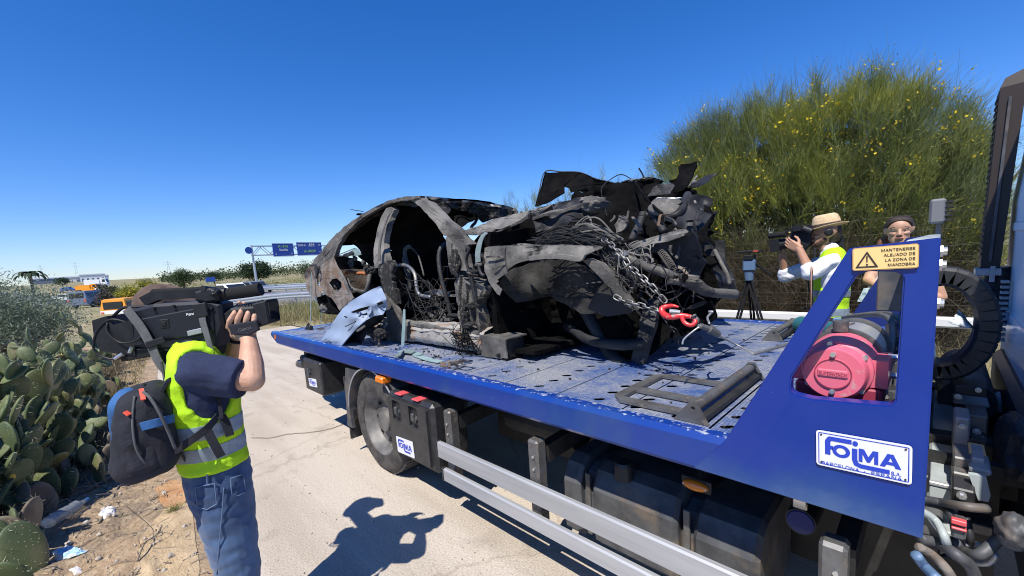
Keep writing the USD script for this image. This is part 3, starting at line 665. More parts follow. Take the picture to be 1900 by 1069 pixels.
part(win, 'name_bar', bx(wc + [0, -0.002, 0.002], (RW * 0.86, 0.006, RW * 0.26), 0.003), 'pink_paint')
part(win, 'lettering', lettering('SUPERWINCH', RW * 0.12, lambda v: wc + np.c_[v[:, 0], -0.005 - v[:, 2], v[:, 1] - RW * 0.05], 0.0012, False, RW * 0.78, 'center'), 'dark_pink')
part(win, 'recess_ring', lathe(wc, AX, [(-0.002, RW * .50), (-0.002, RW * .53), (0.003, RW * .53), (0.003, RW * .50)], 40, False), 'dark_pink')
for y_ in (0.215, 0.46):
    part(win, 'drum_flange', lathe(wc + AX * y_, AX, [(0, 0.001), (0, RW * 1.20), (0.012, RW * 1.22), (0.02, RW * 1.20), (0.02, 0.001)], 36), 'grey_steel')
part(win, 'drum', cyl(wc + AX * 0.22, wc + AX * 0.46, RW * 0.78, n=28), 'grey_steel')
th = np.linspace(0, 2 * np.pi * 17, 17 * 30)
part(win, 'cable_coil', tube(np.c_[wc[0] + RW * 1.0 * np.cos(th), wc[1] + 0.238 + 0.213 * th / th[-1], wc[2] + RW * 1.0 * np.sin(th)], 0.0088, 6), 'wire_steel', smooth=True)
part(win, 'cable_guide', [beam(wc + [-0.12, 0.26, 0.055], wc + [0.02, 0.22, 0.125], 0.03, 0.006), cyl(wc + [-0.01, 0.205, 0.10], wc + [-0.01, 0.205, 0.135], 0.022, n=16)], 'grey_steel')
for dx, dz in ((0.15, 0.03), (0.15, -0.03)):
    part(win, 'side_bolt', [cyl(wc + [0.115, 0.18, dz], wc + [0.165, 0.18, dz], 0.010, n=8), cyl(wc + [0.14, 0.18, dz], wc + [0.155, 0.18, dz], 0.017, n=6)], 'bolt_steel')
# hydraulic pipes and valve block by the winch
def pipe(pts, r, m='grey_steel', n=8, sp=6): return tube(spline(np.array(pts), sp), r, n)
yy = 2.35
for k_, dx in enumerate((0.0, 0.045)):
    p = [ony(1565 + 10 * k_, 590 - 3 * k_, 3.3), ony(1620 + 16 * k_, 584 - 2 * k_, 2.7), ony(1650 + 18 * k_, 592, 2.45), ony(1657 + 18 * k_, 620, 2.4), ony(1650 + 18 * k_, 690, 2.3), ony(1646 + 18 * k_, 720, 2.28)]
    part(T, 'hydraulic_pipe', pipe(p, 0.013), 'grey_steel', smooth=True)
vb = onz(1583, 630, 1.10)
part(T, 'valve_block', [bx((-0.42, 3.40, 1.12), (0.14, 0.16, 0.11), 0.006), bx((-0.45, 3.40, 1.20), (0.05, 0.06, 0.08), 0.004), bx((-0.37, 3.40, 1.19), (0.04, 0.06, 0.06), 0.004)], 'slate_blue')
part(T, 'rolled_sheet', cyl((-0.72, 3.74, 1.125), (-0.46, 3.50, 1.125), 0.065, n=20), 'teal_roll')
part(T, 'winch_frame', [beam((-0.06, 1.75, 1.10), (-0.22, 3.9, 1.10), 0.06, 0.07), beam((-0.30, 3.3, 1.14), (-0.20, 2.5, 1.14), 0.05, 0.05)], 'black_steel')
for k_, (x_, y_, z_, s_) in enumerate(((-0.13, 2.45, 1.17, .03), (-0.11, 2.3, 1.2, .026), (-0.15, 2.9, 1.13, .03), (-0.10, 2.1, 1.13, .03), (-0.16, 3.2, 1.15, .025))):
    part(T, 'hydraulic_fitting', [cyl((x_, y_, z_ - s_), (x_, y_, z_ + s_), s_ * .6, n=6), cyl((x_ - s_, y_, z_), (x_ + s_ * 1.4, y_, z_), s_ * .42, n=8)], 'grey_steel')
# ---------------- wheel stops lying on the deck
def wheel_stop(y0, y1, x, label, fork=True, group='wheel stops on the deck'):
    t = thing('wheel_stop', label, 'wheel stop', (x, (y0 + y1) / 2, ZD), group)
    for y in (y0, y1):
        P = sg.Polygon([(x - 0.085, ZD + .002), (x + 0.055, ZD + .002), (x + 0.01, ZD + 0.085), (x - 0.02, ZD + 0.085)]).difference(sg.Point(x - 0.004, ZD + .062).buffer(0.008))
        m = trimesh.creation.extrude_polygon(P, 0.012, engine='earcut'); v = m.vertices
        part(t, 'end_plate', trimesh.Trimesh(np.c_[v[:, 0], y - 0.006 + v[:, 2], v[:, 1]], m.faces, process=False), 'grey_steel')
    part(t, 'roller', cyl((x - 0.005, y0 + .006, ZD + 0.062), (x - 0.005, y1 - .006, ZD + 0.062), 0.022, n=16), 'grey_steel')
    part(t, 'cross_bar', beam((x + 0.03, y0 + .006, ZD + 0.025), (x + 0.03, y1 - .006, ZD + 0.025), 0.03, 0.02), 'black_steel')
    if fork:
        P = sg.Polygon([(x - .07, y0 + 0.03), (x - .36, y0 + 0.03), (x - .42, y0 + 0.09), (x - .42, y1 - .26), (x - .36, y1 - .2), (x - .07, y1 - .2)])
        P = P.difference(sg.box(x - .37, y0 + .085, x - .075, y0 + .2)).difference(sg.box(x - .37, y0 + .255, x - .075, y1 - .25))
        m = trimesh.creation.extrude_polygon(P.buffer(-.008).buffer(.008), 0.014, engine='earcut'); m.apply_translation((0, 0, ZD + 0.006))
        part(t, 'forked_plate', m, 'grey_steel')
    return t
wheel_stop(1.62, 2.36, -0.66, 'near steel wheel stop with a forked plate beside the headboard')
wheel_stop(3.36, 3.92, -0.80, 'far steel wheel stop near the far deck edge', fork=False)
# ---------------- rear wheel, mudguard, boxes
M('rim_grey', (0.17, 0.16, 0.15), 0.55, 0.2, c2=(0.10, 0.095, 0.09), scale=9)
def wheel(cx, cz, yo, R=0.445, w=0.26, dual=True):
    c = np.array([cx, yo, cz])
    ty = part(T, 'wheel', lathe(c, AX, [(0.0, R * .62), (-0.006, R * .66), (-0.006, R * .86), (0.012, R * .94), (0.03, R * .985), (0.05, R), (w - .05, R), (w - .03, R * .985), (w - .01, R * .9), (w, R * .62)], 48, False), 'rubber', smooth=30)
    part(ty, 'tread_block', [bx(c + [R * 1.002 * math.cos(q), y, R * 1.002 * math.sin(q)], (0.014, 0.035, 0.042), 0, np.array([[math.cos(q), 0, -math.sin(q)], [0, 1, 0], [math.sin(q), 0, math.cos(q)]])) for q in np.arange(0, 2 * np.pi, 2 * np.pi / 52) for y in (.045, .09, .135, .18, .22)], 'rubber', kind='stuff')
    part(ty, 'rim', lathe(c, AX, [(0.0, R * .62), (-0.004, R * .65), (0.006, R * .63), (0.03, R * .575), (0.07, R * .55), (0.10, R * .50), (0.105, R * .30), (0.09, R * .22), (0.05, R * .20), (0.04, R * .001)], 40, False), 'rim_grey', smooth=30, label='dished grey rim')
    part(ty, 'wheel_nut', [cyl(c + [R * .40 * math.cos(q), .085, R * .40 * math.sin(q)], c + [R * .40 * math.cos(q), .106, R * .40 * math.sin(q)], .016, n=6) for q in np.arange(8) * np.pi / 4], 'black_steel')
wheel(-3.345, 0.445, 1.56)
wheel(-3.345, 0.445, 1.86)
wheel(-3.345, 0.445, 3.62)
wheel(1.35, 0.445, 1.6); wheel(1.35, 0.445, 3.85)
part(T, 'rear_axle', cyl((-3.345, 1.8, .445), (-3.345, 3.8, .445), .09), 'black_steel')
# mudguard: an arch over the tyre with a pale edge
def arch(c, r0, r1, a0, a1, y0, y1, n=26):
    A = np.radians(np.linspace(a0, a1, n)); pts = [(c[0] + r1 * math.cos(q), c[1] + r1 * math.sin(q)) for q in A] + [(c[0] + r0 * math.cos(q), c[1] + r0 * math.sin(q)) for q in A[::-1]]
    m = trimesh.creation.extrude_polygon(sg.Polygon(pts), y1 - y0, engine='earcut'); v = m.vertices
    return trimesh.Trimesh(np.c_[v[:, 0], y0 + v[:, 2], v[:, 1]], m.faces, process=False)
wcx, wcz = -3.345, 0.445
Pm = sg.Polygon([(wcx - .58, .30), (wcx - .52, .74), (wcx - .47, .88), (wcx + .16, .90), (wcx + .34, .86), (wcx + .44, .68), (wcx + .50, .42), (wcx + .50, .30)]).difference(sg.Point(wcx, wcz).buffer(0.485, 24)).difference(sg.box(wcx - 1, 0, wcx + 1, .29))
mm = trimesh.creation.extrude_polygon(max(getattr(Pm, 'geoms', [Pm]), key=lambda g: g.area), .03, engine='earcut'); v = mm.vertices
mg = part(T, 'mudguard', [trimesh.Trimesh(np.c_[v[:, 0], 1.525 + v[:, 2], v[:, 1]], mm.faces, process=False), arch((wcx, wcz), .485, .50, 8, 178, 1.555, 2.16)], 'grey_plastic')
part(mg, 'edge_trim', arch((wcx, wcz), .482, .494, 12, 172, 1.519, 1.526), 'aluminium')
part(mg, 'mud_flap', bx((wcx - .60, 1.86, .46), (.02, .62, .62)), 'rubber')
# storage box with twin handles
bc0, bc1 = -3.02, -2.40
sb = part(T, 'storage_box', bx(((bc0 + bc1) / 2, 1.66, .555), (bc1 - bc0, .30, .51), .025), 'black_plastic')
P = sg.box(bc0 + .035, .345, bc1 - .05, .775)
hol = [sg.box(bc0 + .10, .60, bc0 + .22, .76).buffer(-.015).buffer(.015), sg.box(bc0 + .34, .60, bc0 + .46, .76).buffer(-.015).buffer(.015)]
m = trimesh.creation.extrude_polygon(P.buffer(-.02).buffer(.02).difference(hol[0]).difference(hol[1]), .022, engine='earcut'); v = m.vertices
dr = part(sb, 'box_door', trimesh.Trimesh(np.c_[v[:, 0], 1.489 + v[:, 2], v[:, 1]], m.faces, process=False), 'black_plastic')
for x_ in (bc0 + .16, bc0 + .40):
    part(sb, 'door_latch', [cyl((x_, 1.490, .665), (x_, 1.51, .665), .028, n=14), bx((x_, 1.485, .685), (.035, .02, .06), .006)], 'grey_plastic')
    part(sb, 'red_latch', bx((x_ + .02, 1.55, .812), (.085, .10, .012), .004), 'red_tab')
maker_plate(T, ony(739, 838, 1.487), ony(770, 851, 1.487), ony(740, 812, 1.487), 0.0, small=True)
# marker lamps
def marker(c, s, label):
    ml = part(T, 'marker_lamp', bx(np.asarray(c) + [0, .012, 0], (s[0] * 1.15, .015, s[1] * 1.2), .004), 'black_plastic', label=label)
    k = trimesh.creation.icosphere(subdivisions=3); k = trimesh.Trimesh(k.vertices * [s[0] / 2, .025, s[1] / 2] + c, k.faces, process=False)
    part(ml, 'lens', k, 'orange_lens', smooth=True)
    for sx in (-1, 1): part(ml, 'screw', cyl(np.asarray(c) + [sx * s[0] * .42, -.014, 0], np.asarray(c) + [sx * s[0] * .42, .0, 0], .006, n=8), 'bolt_steel')
marker((-0.735, 1.80, .688), (.115, .05), 'orange oval marker lamp under the deck')
ml = part(T, 'marker_lamp', bx((-3.10, 1.53, .885), (.12, .09, .055), .012), 'orange_lens', label='orange marker lamp above the storage box')
part(T, 'reflector', bx((-5.80, 1.498, 1.015), (.05, .006, .05)), 'orange_lens')
# rear box and tail
rb = part(T, 'rear_box', bx((-4.72, 1.75, .66), (.50, .45, .36), .015), 'black_plastic')
part(rb, 'box_lock', [cyl((-4.80, 1.515, .70), (-4.80, 1.53, .70), .03, n=14), bx((-4.80, 1.51, .70), (.05, .01, .09), .006)], 'grey_plastic')
maker_plate(T, ony(575, 716, 1.523), ony(589, 719, 1.523), ony(575, 703, 1.523), 0.0, small=True)
part(T, 'tail_beam', [bx((-5.45, 2.86, .80), (.10, 2.3, .14), .01), bx((-5.42, 1.75, .70), (.20, .18, .16), .02)], 'black_steel')
part(T, 'tail_lamp', [cyl((-5.60, 1.68, .66), (-5.30, 1.66, .70), .05, .06, 16)], 'grey_plastic')
# ---------------- side guard
for (z0, h, x0) in ((.51, .115, -2.36), (.342, .092, -2.315)):
    gr_ = part(T, 'side_guard_rail', bx(((x0 + 0.35) / 2, 1.515, z0), (0.35 - x0, .035, h), .008), 'aluminium')
    part(gr_, 'end_cap', bx((x0 - .008, 1.515, z0), (.016, .037, h * 1.02), .004), 'black_plastic')
for x_ in (-2.28, -1.50, -0.2):
    gp_ = part(T, 'guard_post', [bx((x_, 1.58, .53), (.075, .08, .52), .012)], 'grey_steel')
    part(gp_, 'post_bracket', [beam((x_ + .02, 1.62, .70), (x_ + .02, 2.4, .74), .06, .10)], 'black_steel')
    part(gp_, 'post_bolt', [cyl((x_ + .01, 1.538, z_), (x_ + .01, 1.53, z_), .008, n=8) for z_ in (.63, .70, .44)], 'bolt_steel')
# fuel tank, ribbed, with its cap
def tank_piece(x0, x1, z1, yf=1.74):
    P = sg.Polygon([(yf + .06, .16), (yf, .22), (yf, z1 - .13), (yf + .05, z1 - .03), (yf + .12, z1), (yf + .55, z1), (yf + .55, .16)])
    pts = []
    for (x, g) in ((x0, .02), (x0 + .02, 0), (x1 - .02, 0), (x1, .02)):
        for y, z in list(P.buffer(-g, join_style=2).exterior.coords)[:-1]: pts.append((x, y, z))
    return hull(pts)
ft = part(T, 'fuel_tank', tank_piece(-1.27, -0.80, .635), 'grey_plastic')
part(ft, 'tank_shoulder', tank_piece(-1.47, -1.35, .63), 'grey_plastic'); part(ft, 'tank_shoulder', tank_piece(-0.73, -0.46, .60), 'grey_plastic')
part(ft, 'tank_waist', tank_piece(-1.36, -1.26, .585, 1.78), 'grey_plastic'); part(ft, 'tank_waist', tank_piece(-0.81, -0.72, .565, 1.78), 'grey_plastic')
part(ft, 'filler_cap', [cyl((-1.10, 1.80, .60), (-1.10, 1.80, .675), .05, .047, 20), cyl((-1.10, 1.80, .675), (-1.10, 1.80, .69), .047, .04, 20)], 'black_plastic')
part(ft, 'tank_strap', [bx((x_, 1.775, .39), (.03, .02, .36), .003) for x_ in (-1.31, -.765)], 'grey_steel')
# air horn / filter drum by the front, latch below
fd = part(T, 'air_filter', cyl((-0.34, 1.83, .66), (-0.34, 2.2, .66), .052, n=22), 'black_plastic')
part(fd, 'filter_face', lathe((-0.34, 1.825, .66), AX, [(0, .001), (0, .044), (.01, .05), (.012, .001)], 24), 'dark_blue_paint')
part(fd, 'chrome_bracket', bx((-0.345, 1.84, .735), (.05, .02, .05), .005), 'chrome')
part(T, 'gauge', lathe((-0.19, 1.9, .645), AX, [(0, .001), (0, .03), (.02, .032), (.05, .001)], 18), 'aluminium')
lt = [(-0.185, .50), (-0.18, .575), (-0.165, .59), (-0.125, .59), (-0.11, .575), (-0.105, .50)]
part(T, 'cab_latch', tube(spline(np.array([(x, 1.66, z) for x, z in lt]), 5), .010, 8), 'burnt_ash', smooth=True)
part(T, 'cab_latch_pin', beam((-0.30, 1.66, .475), (-0.05, 1.66, .47), .02, .02), 'aluminium')
part(T, 'underbody_panel', bx((-0.55, 2.35, .55), (1.5, .03, .75)), 'black_steel')
part(T, 'underbody_panel', bx((-1.95, 2.30, .62), (1.3, .04, .66)), 'black_steel'); part(T, 'drive_shaft', cyl((-3.2, 2.85, .55), (-.5, 2.85, .62), .07), 'black_steel')
part(T, 'air_tank', cyl((-2.2, 2.12, .62), (-1.6, 2.12, .62), .13, n=22), 'black_steel')
part(T, 'gearbox_mass', lump((-0.2, 2.9, .6), (.6, .5, .28), 4), 'black_steel')
part(T, 'subframe', bx((-2.3, 2.15, .90), (6.6, .05, .06)), 'black_steel')
# ---------------- the gap behind the cab
part(T, 'battery_box', bx((0.04, 2.55, .80), (.075, 1.25, .20), .008), 'battery_grey')
part(T, 'battery_lid_edge', bx((0.04, 1.93, .905), (.083, .02, .014), .003), 'aluminium')
part(T, 'grey_tray', bx((0.13, 2.7, .62), (.11, .9, .04), .004), 'grey_steel')
GAP = [((1765, 700), (1800, 716), 2.7, 'grey_steel'), ((1772, 715), (1830, 738), 2.5, 'black_plastic'), ((1770, 745), (1835, 757), 2.6, 'battery_grey'), ((1775, 762), (1830, 772), 2.55, 'grey_steel'), ((1772, 775), (1795, 840), 2.2, 'aluminium'), ((1795, 770), (1830, 812), 2.3, 'grey_steel'), ((1800, 815), (1830, 828), 2.2, 'burnt_grey'),
       ((1770, 848), (1802, 872), 2.0, 'grey_steel'), ((1803, 850), (1828, 864), 2.0, 'aluminium'), ((1768, 876), (1800, 900), 1.95, 'grey_steel'), ((1800, 868), (1838, 884), 1.95, 'battery_grey'), ((1768, 905), (1806, 950), 1.85, 'black_plastic'), ((1712, 955), (1745, 1000), 1.8, 'grey_steel'), ((1748, 985), (1772, 1040), 1.85, 'battery_grey'), ((1716, 1010), (1740, 1060), 1.75, 'black_plastic'), ((1702, 880), (1722, 915), 1.7, 'black_plastic')]
for (a_, b_, y_, m_) in GAP:
    q0_, q1_ = ony(*a_, y_), ony(*b_, y_)
    part(T, 'machine_block', bx((q0_ + q1_) / 2 + [0, .07, 0], (abs(q1_[0] - q0_[0]) + .004, .14, abs(q1_[2] - q0_[2]) + .004), .005), m_)
for (a_, y_, r_) in (((1784, 918), 1.84, .012), ((1812, 800), 2.28, .012), ((1785, 790), 2.18, .010), ((1778, 735), 2.48, .012), ((1815, 723), 2.48, .010)):
    part(T, 'cap_bolt', [cyl(ony(*a_, y_), ony(*a_, y_) - [0, .012, 0], r_, n=10), cyl(ony(*a_, y_) - [0, .012, 0], ony(*a_, y_) - [0, .02, 0], r_ * .6, n=6)], 'bolt_steel')
part(T, 'bracket_plate', plate([(1797, 880), (1815, 928), (1834, 932), (1838, 920), (1830, 885)], 1.9, .02, .0, 5, 20), 'battery_grey')
part(T, 'wooden_block', bx(ony(1812, 836, 2.1), (.04, .10, .016), .003), 'yellow_sign')
HOSE = [([(1708, 925), (1745, 932), (1790, 940), (1832, 944)], 1.72, .013, 'grey_plastic'), ([(1712, 930), (1750, 940), (1770, 960), (1776, 990)], 1.74, .014, 'grey_plastic'), ([(1704, 945), (1735, 965), (1752, 995), (1758, 1020)], 1.68, .011, 'battery_grey'), ([(1706, 1000), (1740, 1008), (1775, 1030), (1800, 1050), (1810, 1075)], 1.66, .016, 'grey_plastic'),
        ([(1704, 1015), (1730, 1030), (1755, 1055), (1770, 1080)], 1.64, .013, 'burnt_rust'), ([(1770, 1005), (1785, 1022), (1815, 1030), (1842, 1010), (1868, 985)], 1.72, .015, 'grey_plastic'), ([(1700, 1030), (1715, 1050), (1740, 1075)], 1.6, .014, 'slate_blue'), ([(1790, 1010), (1820, 1012), (1846, 1030), (1830, 1046), (1795, 1042)], 1.76, .008, 'galvanised'), ([(1716, 950), (1742, 985), (1760, 1004)], 1.70, .006, 'white_paint'), ([(1735, 1040), (1790, 1020), (1800, 1000), (1792, 960)], 1.78, .010, 'black_plastic')]
for pts_, y_, r_, m_ in HOSE:
    part(T, 'air_hose', pipe([ony(*q, y_ + .03 * math.sin(i_ * 2.1)) for i_, q in enumerate(pts_)], r_), m_, smooth=True)
hc = part(T, 'hose_coupling', bx(ony(1779, 978, 1.68), (.030, .04, .060), .006), 'grey_plastic'); part(hc, 'red_band', bx(ony(1779, 968, 1.66), (.031, .02, .014), .002), 'red_tab'); part(hc, 'red_band', bx(ony(1779, 980, 1.66), (.031, .02, .007), .002), 'red_tab')
part(T, 'hose_joint', lump(ony(1880, 985, 1.70), (.035, .05, .05), 3, 3, .3), 'grey_plastic', smooth=True)
# the dark lower rear of the cab
part(T, 'cab_underframe', [bx((.33, 2.7, .75), (.16, 2.3, .55), .03), lump((.26, 1.70, .50), (.07, .12, .11), 3), lump((.22, 2.3, .95), (.05, .22, .13), 9)], 'black_plastic')
M('print_paper', (.72, .74, .74), .8, c2=(.35, .45, .46), scale=38, lo=.52, hi=.56)
# energy chain: arc of links
ec = part(T, 'cable_chain', bx((0.02, 2.62, 1.10), (.02, .1, .03)), 'black_plastic')
c0 = np.array([0.015, 2.60, 1.355]); rx, rz = 0.135, 0.205
for k_ in range(17):
    q = math.radians(96 - 190 * k_ / 16); p = c0 + [rx * math.cos(q), 0, rz * math.sin(q)]
    tq = np.array([-rx * math.sin(q), 0, rz * math.cos(q)]); d_, s_, u_2 = frame(tq, (0, 1, 0))
    part(ec, 'chain_link', bx(p, (.060, .075, .15), .012, np.stack([d_, np.cross(u_2, d_), u_2], 1)), 'black_plastic')
    part(ec, 'link_rivet', cyl(p + [0, -.041, 0], p + [0, -.036, 0], .014, n=10), 'black_steel')
part(T, 'rag', wobble(refine(hull([ony(x, y, Y) + [0, 0, dz] for x, y, Y in ((1759, 600, 2.3), (1781, 578, 2.75), (1806, 610, 2.6), (1790, 606, 2.4)) for dz in (0, .006)]), .03), .008, 20), 'print_paper', label='crumpled white printed paper')
# the cab: rear wall in shade, intake snorkel at the far corner
cabp = [(.292, 1.45), (.292, 3.99), (.33, 4.2), (2.1, 4.2), (2.2, 4.0), (2.2, 1.6), (2.1, 1.40), (.38, 1.40)]
def cab_shell(z0, z1, inset=0.0):
    P = sg.Polygon(cabp).buffer(-inset, join_style=2); m = trimesh.creation.extrude_polygon(P, z1 - z0, engine='earcut'); m.apply_translation((0, 0, z0)); return m
cb = part(T, 'cab', hull(np.vstack([cab_shell(.98, 1.9).vertices, cab_shell(2.6, 2.7, .08).vertices])), 'cab_white', label='white truck cab')
for z_ in (1.25, 1.75): part(cb, 'wall_rib', bx((.290, 2.7, z_), (.012, 2.3, .05), .006), 'cab_white')
part(cb, 'window', bx((1.2, 1.396, 2.05), (1.0, .012, .6), .02), 'black_plastic')
part(cb, 'door_seam', bx((.62, 1.398, 1.7), (.012, .008, 1.3)), 'black_plastic')
part(cb, 'corner_cap', lump((.29, 3.0, 1.56), (.02, .10, .05), 5), 'white_plate')
sn = part(T, 'intake_snorkel', hull([(x, y, 1.52) for (x, y) in ((.170, 3.72), (.170, 3.95), (.245, 3.70), (.245, 3.97))] + [(x, y, 2.52) for (x, y) in ((.196, 3.72), (.196, 3.95), (.290, 3.70), (.290, 3.97))] + [(x, y, 2.60 - (.03 if x < .22 else 0)) for x in (.212, .280) for y in (3.74, 3.94)]), 'letter_black')
for z_ in np.arange(1.60, 2.5, .035): part(sn, 'duct_rib', bx((.168 + .026 * (z_ - 1.52), 3.83, z_), (.008, .20, .012)), 'black_plastic')
part(sn, 'duct_seam', beam((.205, 3.705, 1.56), (.235, 3.705, 2.46), .012, .012), 'grey_plastic')
bl = part(T, 'snorkel_bellows', [lathe((.25, 3.8, 1.18), (0, 0, 1), [(q * .02, .055 + .012 * (q % 2)) for q in range(18)], 18)], 'black_plastic')
part(T, 'snorkel_bracket', [bx((.20, 3.75, 1.50), (.10, .2, .04), .004), bx((.215, 3.65, 1.49), (.02, .02, .09))], 'aluminium')
part(T, 'ladder_vent', [bx((.262, 3.6, 1.12 + .03 * k), (.03, .05, .014)) for k in range(12)], 'aluminium')
part(T, 'air_tank', [cyl((.12, 2.9, .93), (.12, 3.7, .93), .10, n=22)], 'grey_plastic')
part(T, 'exhaust_bellows', lathe((.06, 3.0, .90), (1, 0, .1), [(q * .016, .045 + .008 * (q % 2)) for q in range(12)], 16), 'battery_grey')
# ================================================================== the burnt car
YS, YFAR = 1.95, 3.72
C = thing('burnt_car', 'burnt-out crushed car wreck lying on the truck deck', 'car wreck', (-3.2, 2.85, ZD))
def c3(x, y): return 500 + x * .3928, 280 + y * .3929
def c4(x, y): return 860 + x * .3835, 290 + y * .3835
def za(x, y): return 560 + x * .15907, 350 + y * .15907       # rear quarter crop
def zb(x, y): return 560 + x * .16833, 500 + y * .16833
def zc(x, y): return 760 + x * .15907, 350 + y * .15907
def zd(x, y): return 760 + x * .17771, 500 + y * .17771
def ze(x, y): return 960 + x * .16833, 300 + y * .16833
def zf(x, y): return 1160 + x * .16833, 300 + y * .16833
def zg(x, y): return 1120 + x * .18705, 440 + y * .18705
def L(fn, pts): return [fn(*p) for p in pts]
def W3(fn, pts): return np.array([ony(*fn(p[0], p[1]), p[2]) for p in pts])

def scrap(c, s, seed, n=11):
    rg = np.random.default_rng(seed + 900); q = rg.normal(0, 1, (n, 3)); q /= np.linalg.norm(q, axis=1, keepdims=True)
    return wobble(refine(hull(q * np.asarray(s, float) * (.55 + .6 * rg.random((n, 1))) + np.asarray(c, float)), float(np.max(s)) * .35), float(np.max(s)) * .28, 1.6 / float(np.max(s)), seed)
# ---- near-side roof rail, from the rear quarter over the C-pillar to the windscreen
railY = idw([(577, 494, 2.00), (594, 469, 2.03), (630, 427, 2.10), (673, 398, 2.16), (720, 374, 2.20), (775, 366, 2.22), (622, 474, 2.06), (720, 386, 2.22)])
part(C, 'roof_rail', plate(L(za, [(105, 890), (180, 790), (270, 670), (400, 520), (560, 400), (700, 300), (850, 215), (1000, 145), (1120, 105), (1240, 86), (1383, 84), (1383, 112), (1290, 128), (1170, 138), (1050, 165), (900, 235), (760, 310), (640, 400), (500, 540), (430, 650), (395, 760), (375, 800), (290, 850), (215, 910)]),
     railY, 0.05, 0.012, 5, 18, seed=1, jag=0.5), 'burnt_grey', smooth=40)
part(C, 'roof_rail_inner', plate(L(za, [(230, 850), (330, 700), (470, 545), (650, 400), (770, 320), (900, 250), (1050, 180), (1170, 150), (1300, 140), (1383, 190), (1330, 210), (1180, 190), (1020, 215), (880, 300), (720, 400), (590, 490), (520, 530), (440, 640), (400, 770), (330, 850)]),
     lambda p: railY(p) + 0.075, 0.03, 0.02, 5, 18, seed=2, jag=0.7), 'burnt_dark', smooth=40)
# ---- A-pillar and the hinge post below it
apY = idw([(771, 366, 2.24), (790, 378, 2.22), (840, 430, 2.08), (860, 440, 2.06)])
part(C, 'a_pillar', plate(L(zc, [(60, 95), (120, 88), (150, 130), (240, 170), (330, 270), (400, 345), (480, 420), (590, 505), (605, 520), (500, 535), (425, 555), (410, 560), (330, 440), (230, 330), (150, 240), (60, 160), (0, 140), (0, 100)]),
     apY, 0.07, 0.012, 6, 16, seed=3, jag=0.4), 'burnt_ash', smooth=40)
part(C, 'pillar_gusset', plate(L(zc, [(425, 555), (500, 538), (605, 522), (650, 580), (735, 650), (680, 650), (655, 690), (645, 740), (690, 960), (600, 960), (590, 800), (545, 745), (490, 760), (480, 640)]),
     idw([(828, 438, 2.06), (860, 435, 2.05), (870, 505, 1.99), (840, 470, 2.03)]), 0.05, 0.02, 8, 10, seed=4, jag=0.4), 'burnt_ash', smooth=35)
hpY = lambda p: 1.99 + 0.0 * p[:, 0] + 0.015 * np.sin(p[:, 0] * .5)
part(C, 'hinge_post', plate(L(zd, [(400, -60), (480, -40), (500, 60), (580, 90), (690, 110), (760, 140), (780, 180), (850, 165), (835, 200), (745, 300), (700, 320), (720, 460), (730, 560), (760, 660), (790, 720), (720, 760), (560, 740), (530, 600), (500, 420), (480, 200), (465, 100), (450, 40)]),
     hpY, 0.10, 0.02, 9, 14, seed=5, jag=0.7), 'burnt_grey', smooth=35)
part(C, 'hinge_post_edge', plate(L(zc, [(415, 565), (440, 600), (480, 640), (490, 760), (470, 850), (455, 900), (440, 760)]), 2.03, 0.05, 0.006, 8, 12, seed=6), 'burnt_ash', smooth=35)
part(C, 'post_channel', [strip(W3(zc, [(665, 670, 1.975), (690, 720, 1.97), (660, 830, 1.97), (690, 960, 1.97)]), .018, .02, (1, 0, 0), 7), strip(W3(zd, [(640, 80, 1.96), (665, 210, 1.955), (690, 330, 1.96)]), .03, .018, (1, 0, 0), 8)], 'burnt_dark')
for k, (fn, x, y, sx, sz) in enumerate(((zc, 530, 870, .045, .085), (zd, 580, 480, .04, .07), (zd, 610, 590, .07, .03), (zd, 660, 40, .06, .03), (zd, 600, 700, .05, .06), (zd, 650, 380, .028, .03), (zd, 560, 400, .04, .06))):
    part(C, 'hinge_remains', lump(ony(*fn(x, y), 1.975), (sx, .03, sz), 30 + k, 3, .8), 'char_crust')
for k, (fn, x, y) in enumerate(((zd, 720, 380), (zd, 650, 390), (zd, 750, 865), (zd, 945, 890), (zc, 800, 890))):
    p = ony(*fn(x, y), 1.965); part(C, 'bolt', [cyl(p, p - AX * .025, .014, n=8), cyl(p - AX * .025, p - AX * .035, .009, n=8)], 'burnt_dark')
# ---- B-pillar: a pale curved post over a charred foot
bpY = idw([(724, 386, 2.21), (705, 440, 2.10), (700, 494, 2.02), (715, 500, 2.02)])
part(C, 'b_pillar', plate(L(za, [(985, 230), (1035, 213), (1075, 250), (1040, 320), (1000, 420), (970, 540), (955, 640), (960, 730), (990, 850), (900, 920), (850, 930), (835, 850), (838, 720), (855, 600), (880, 470), (920, 350), (960, 275)]),
     bpY, 0.06, 0.008, 6, 12, seed=8, jag=0.3), 'burnt_ash', smooth=40)
part(C, 'b_pillar_groove', strip(W3(za, [(1040, 260, 2.175), (985, 380, 2.11), (935, 540, 2.04), (905, 700, 2.0), (905, 840, 1.98)]), [.03, .05], .012, (1, 0, 0.4), 9), 'burnt_grey')
part(C, 'b_pillar_foot', plate(L(zb, [(850, -60), (905, -70), (985, -100), (1010, -40), (985, 40), (1005, 150), (1040, 260), (1060, 380), (1015, 400), (965, 330), (915, 260), (885, 180), (845, 60)]),
     2.0, 0.04, 0.012, 9, 9, seed=10, jag=1.6), 'char_crust', smooth=30)
part(C, 'b_pillar_skirt', plate(L(zb, [(880, 260), (960, 330), (1000, 390), (1060, 440), (1100, 560), (1160, 640), (1180, 760), (1120, 800), (930, 790), (900, 700), (950, 600), (930, 480), (890, 350)]),
     1.955, 0.03, 0.015, 7, 12, seed=11, jag=0.5), 'burnt_grey', smooth=40)
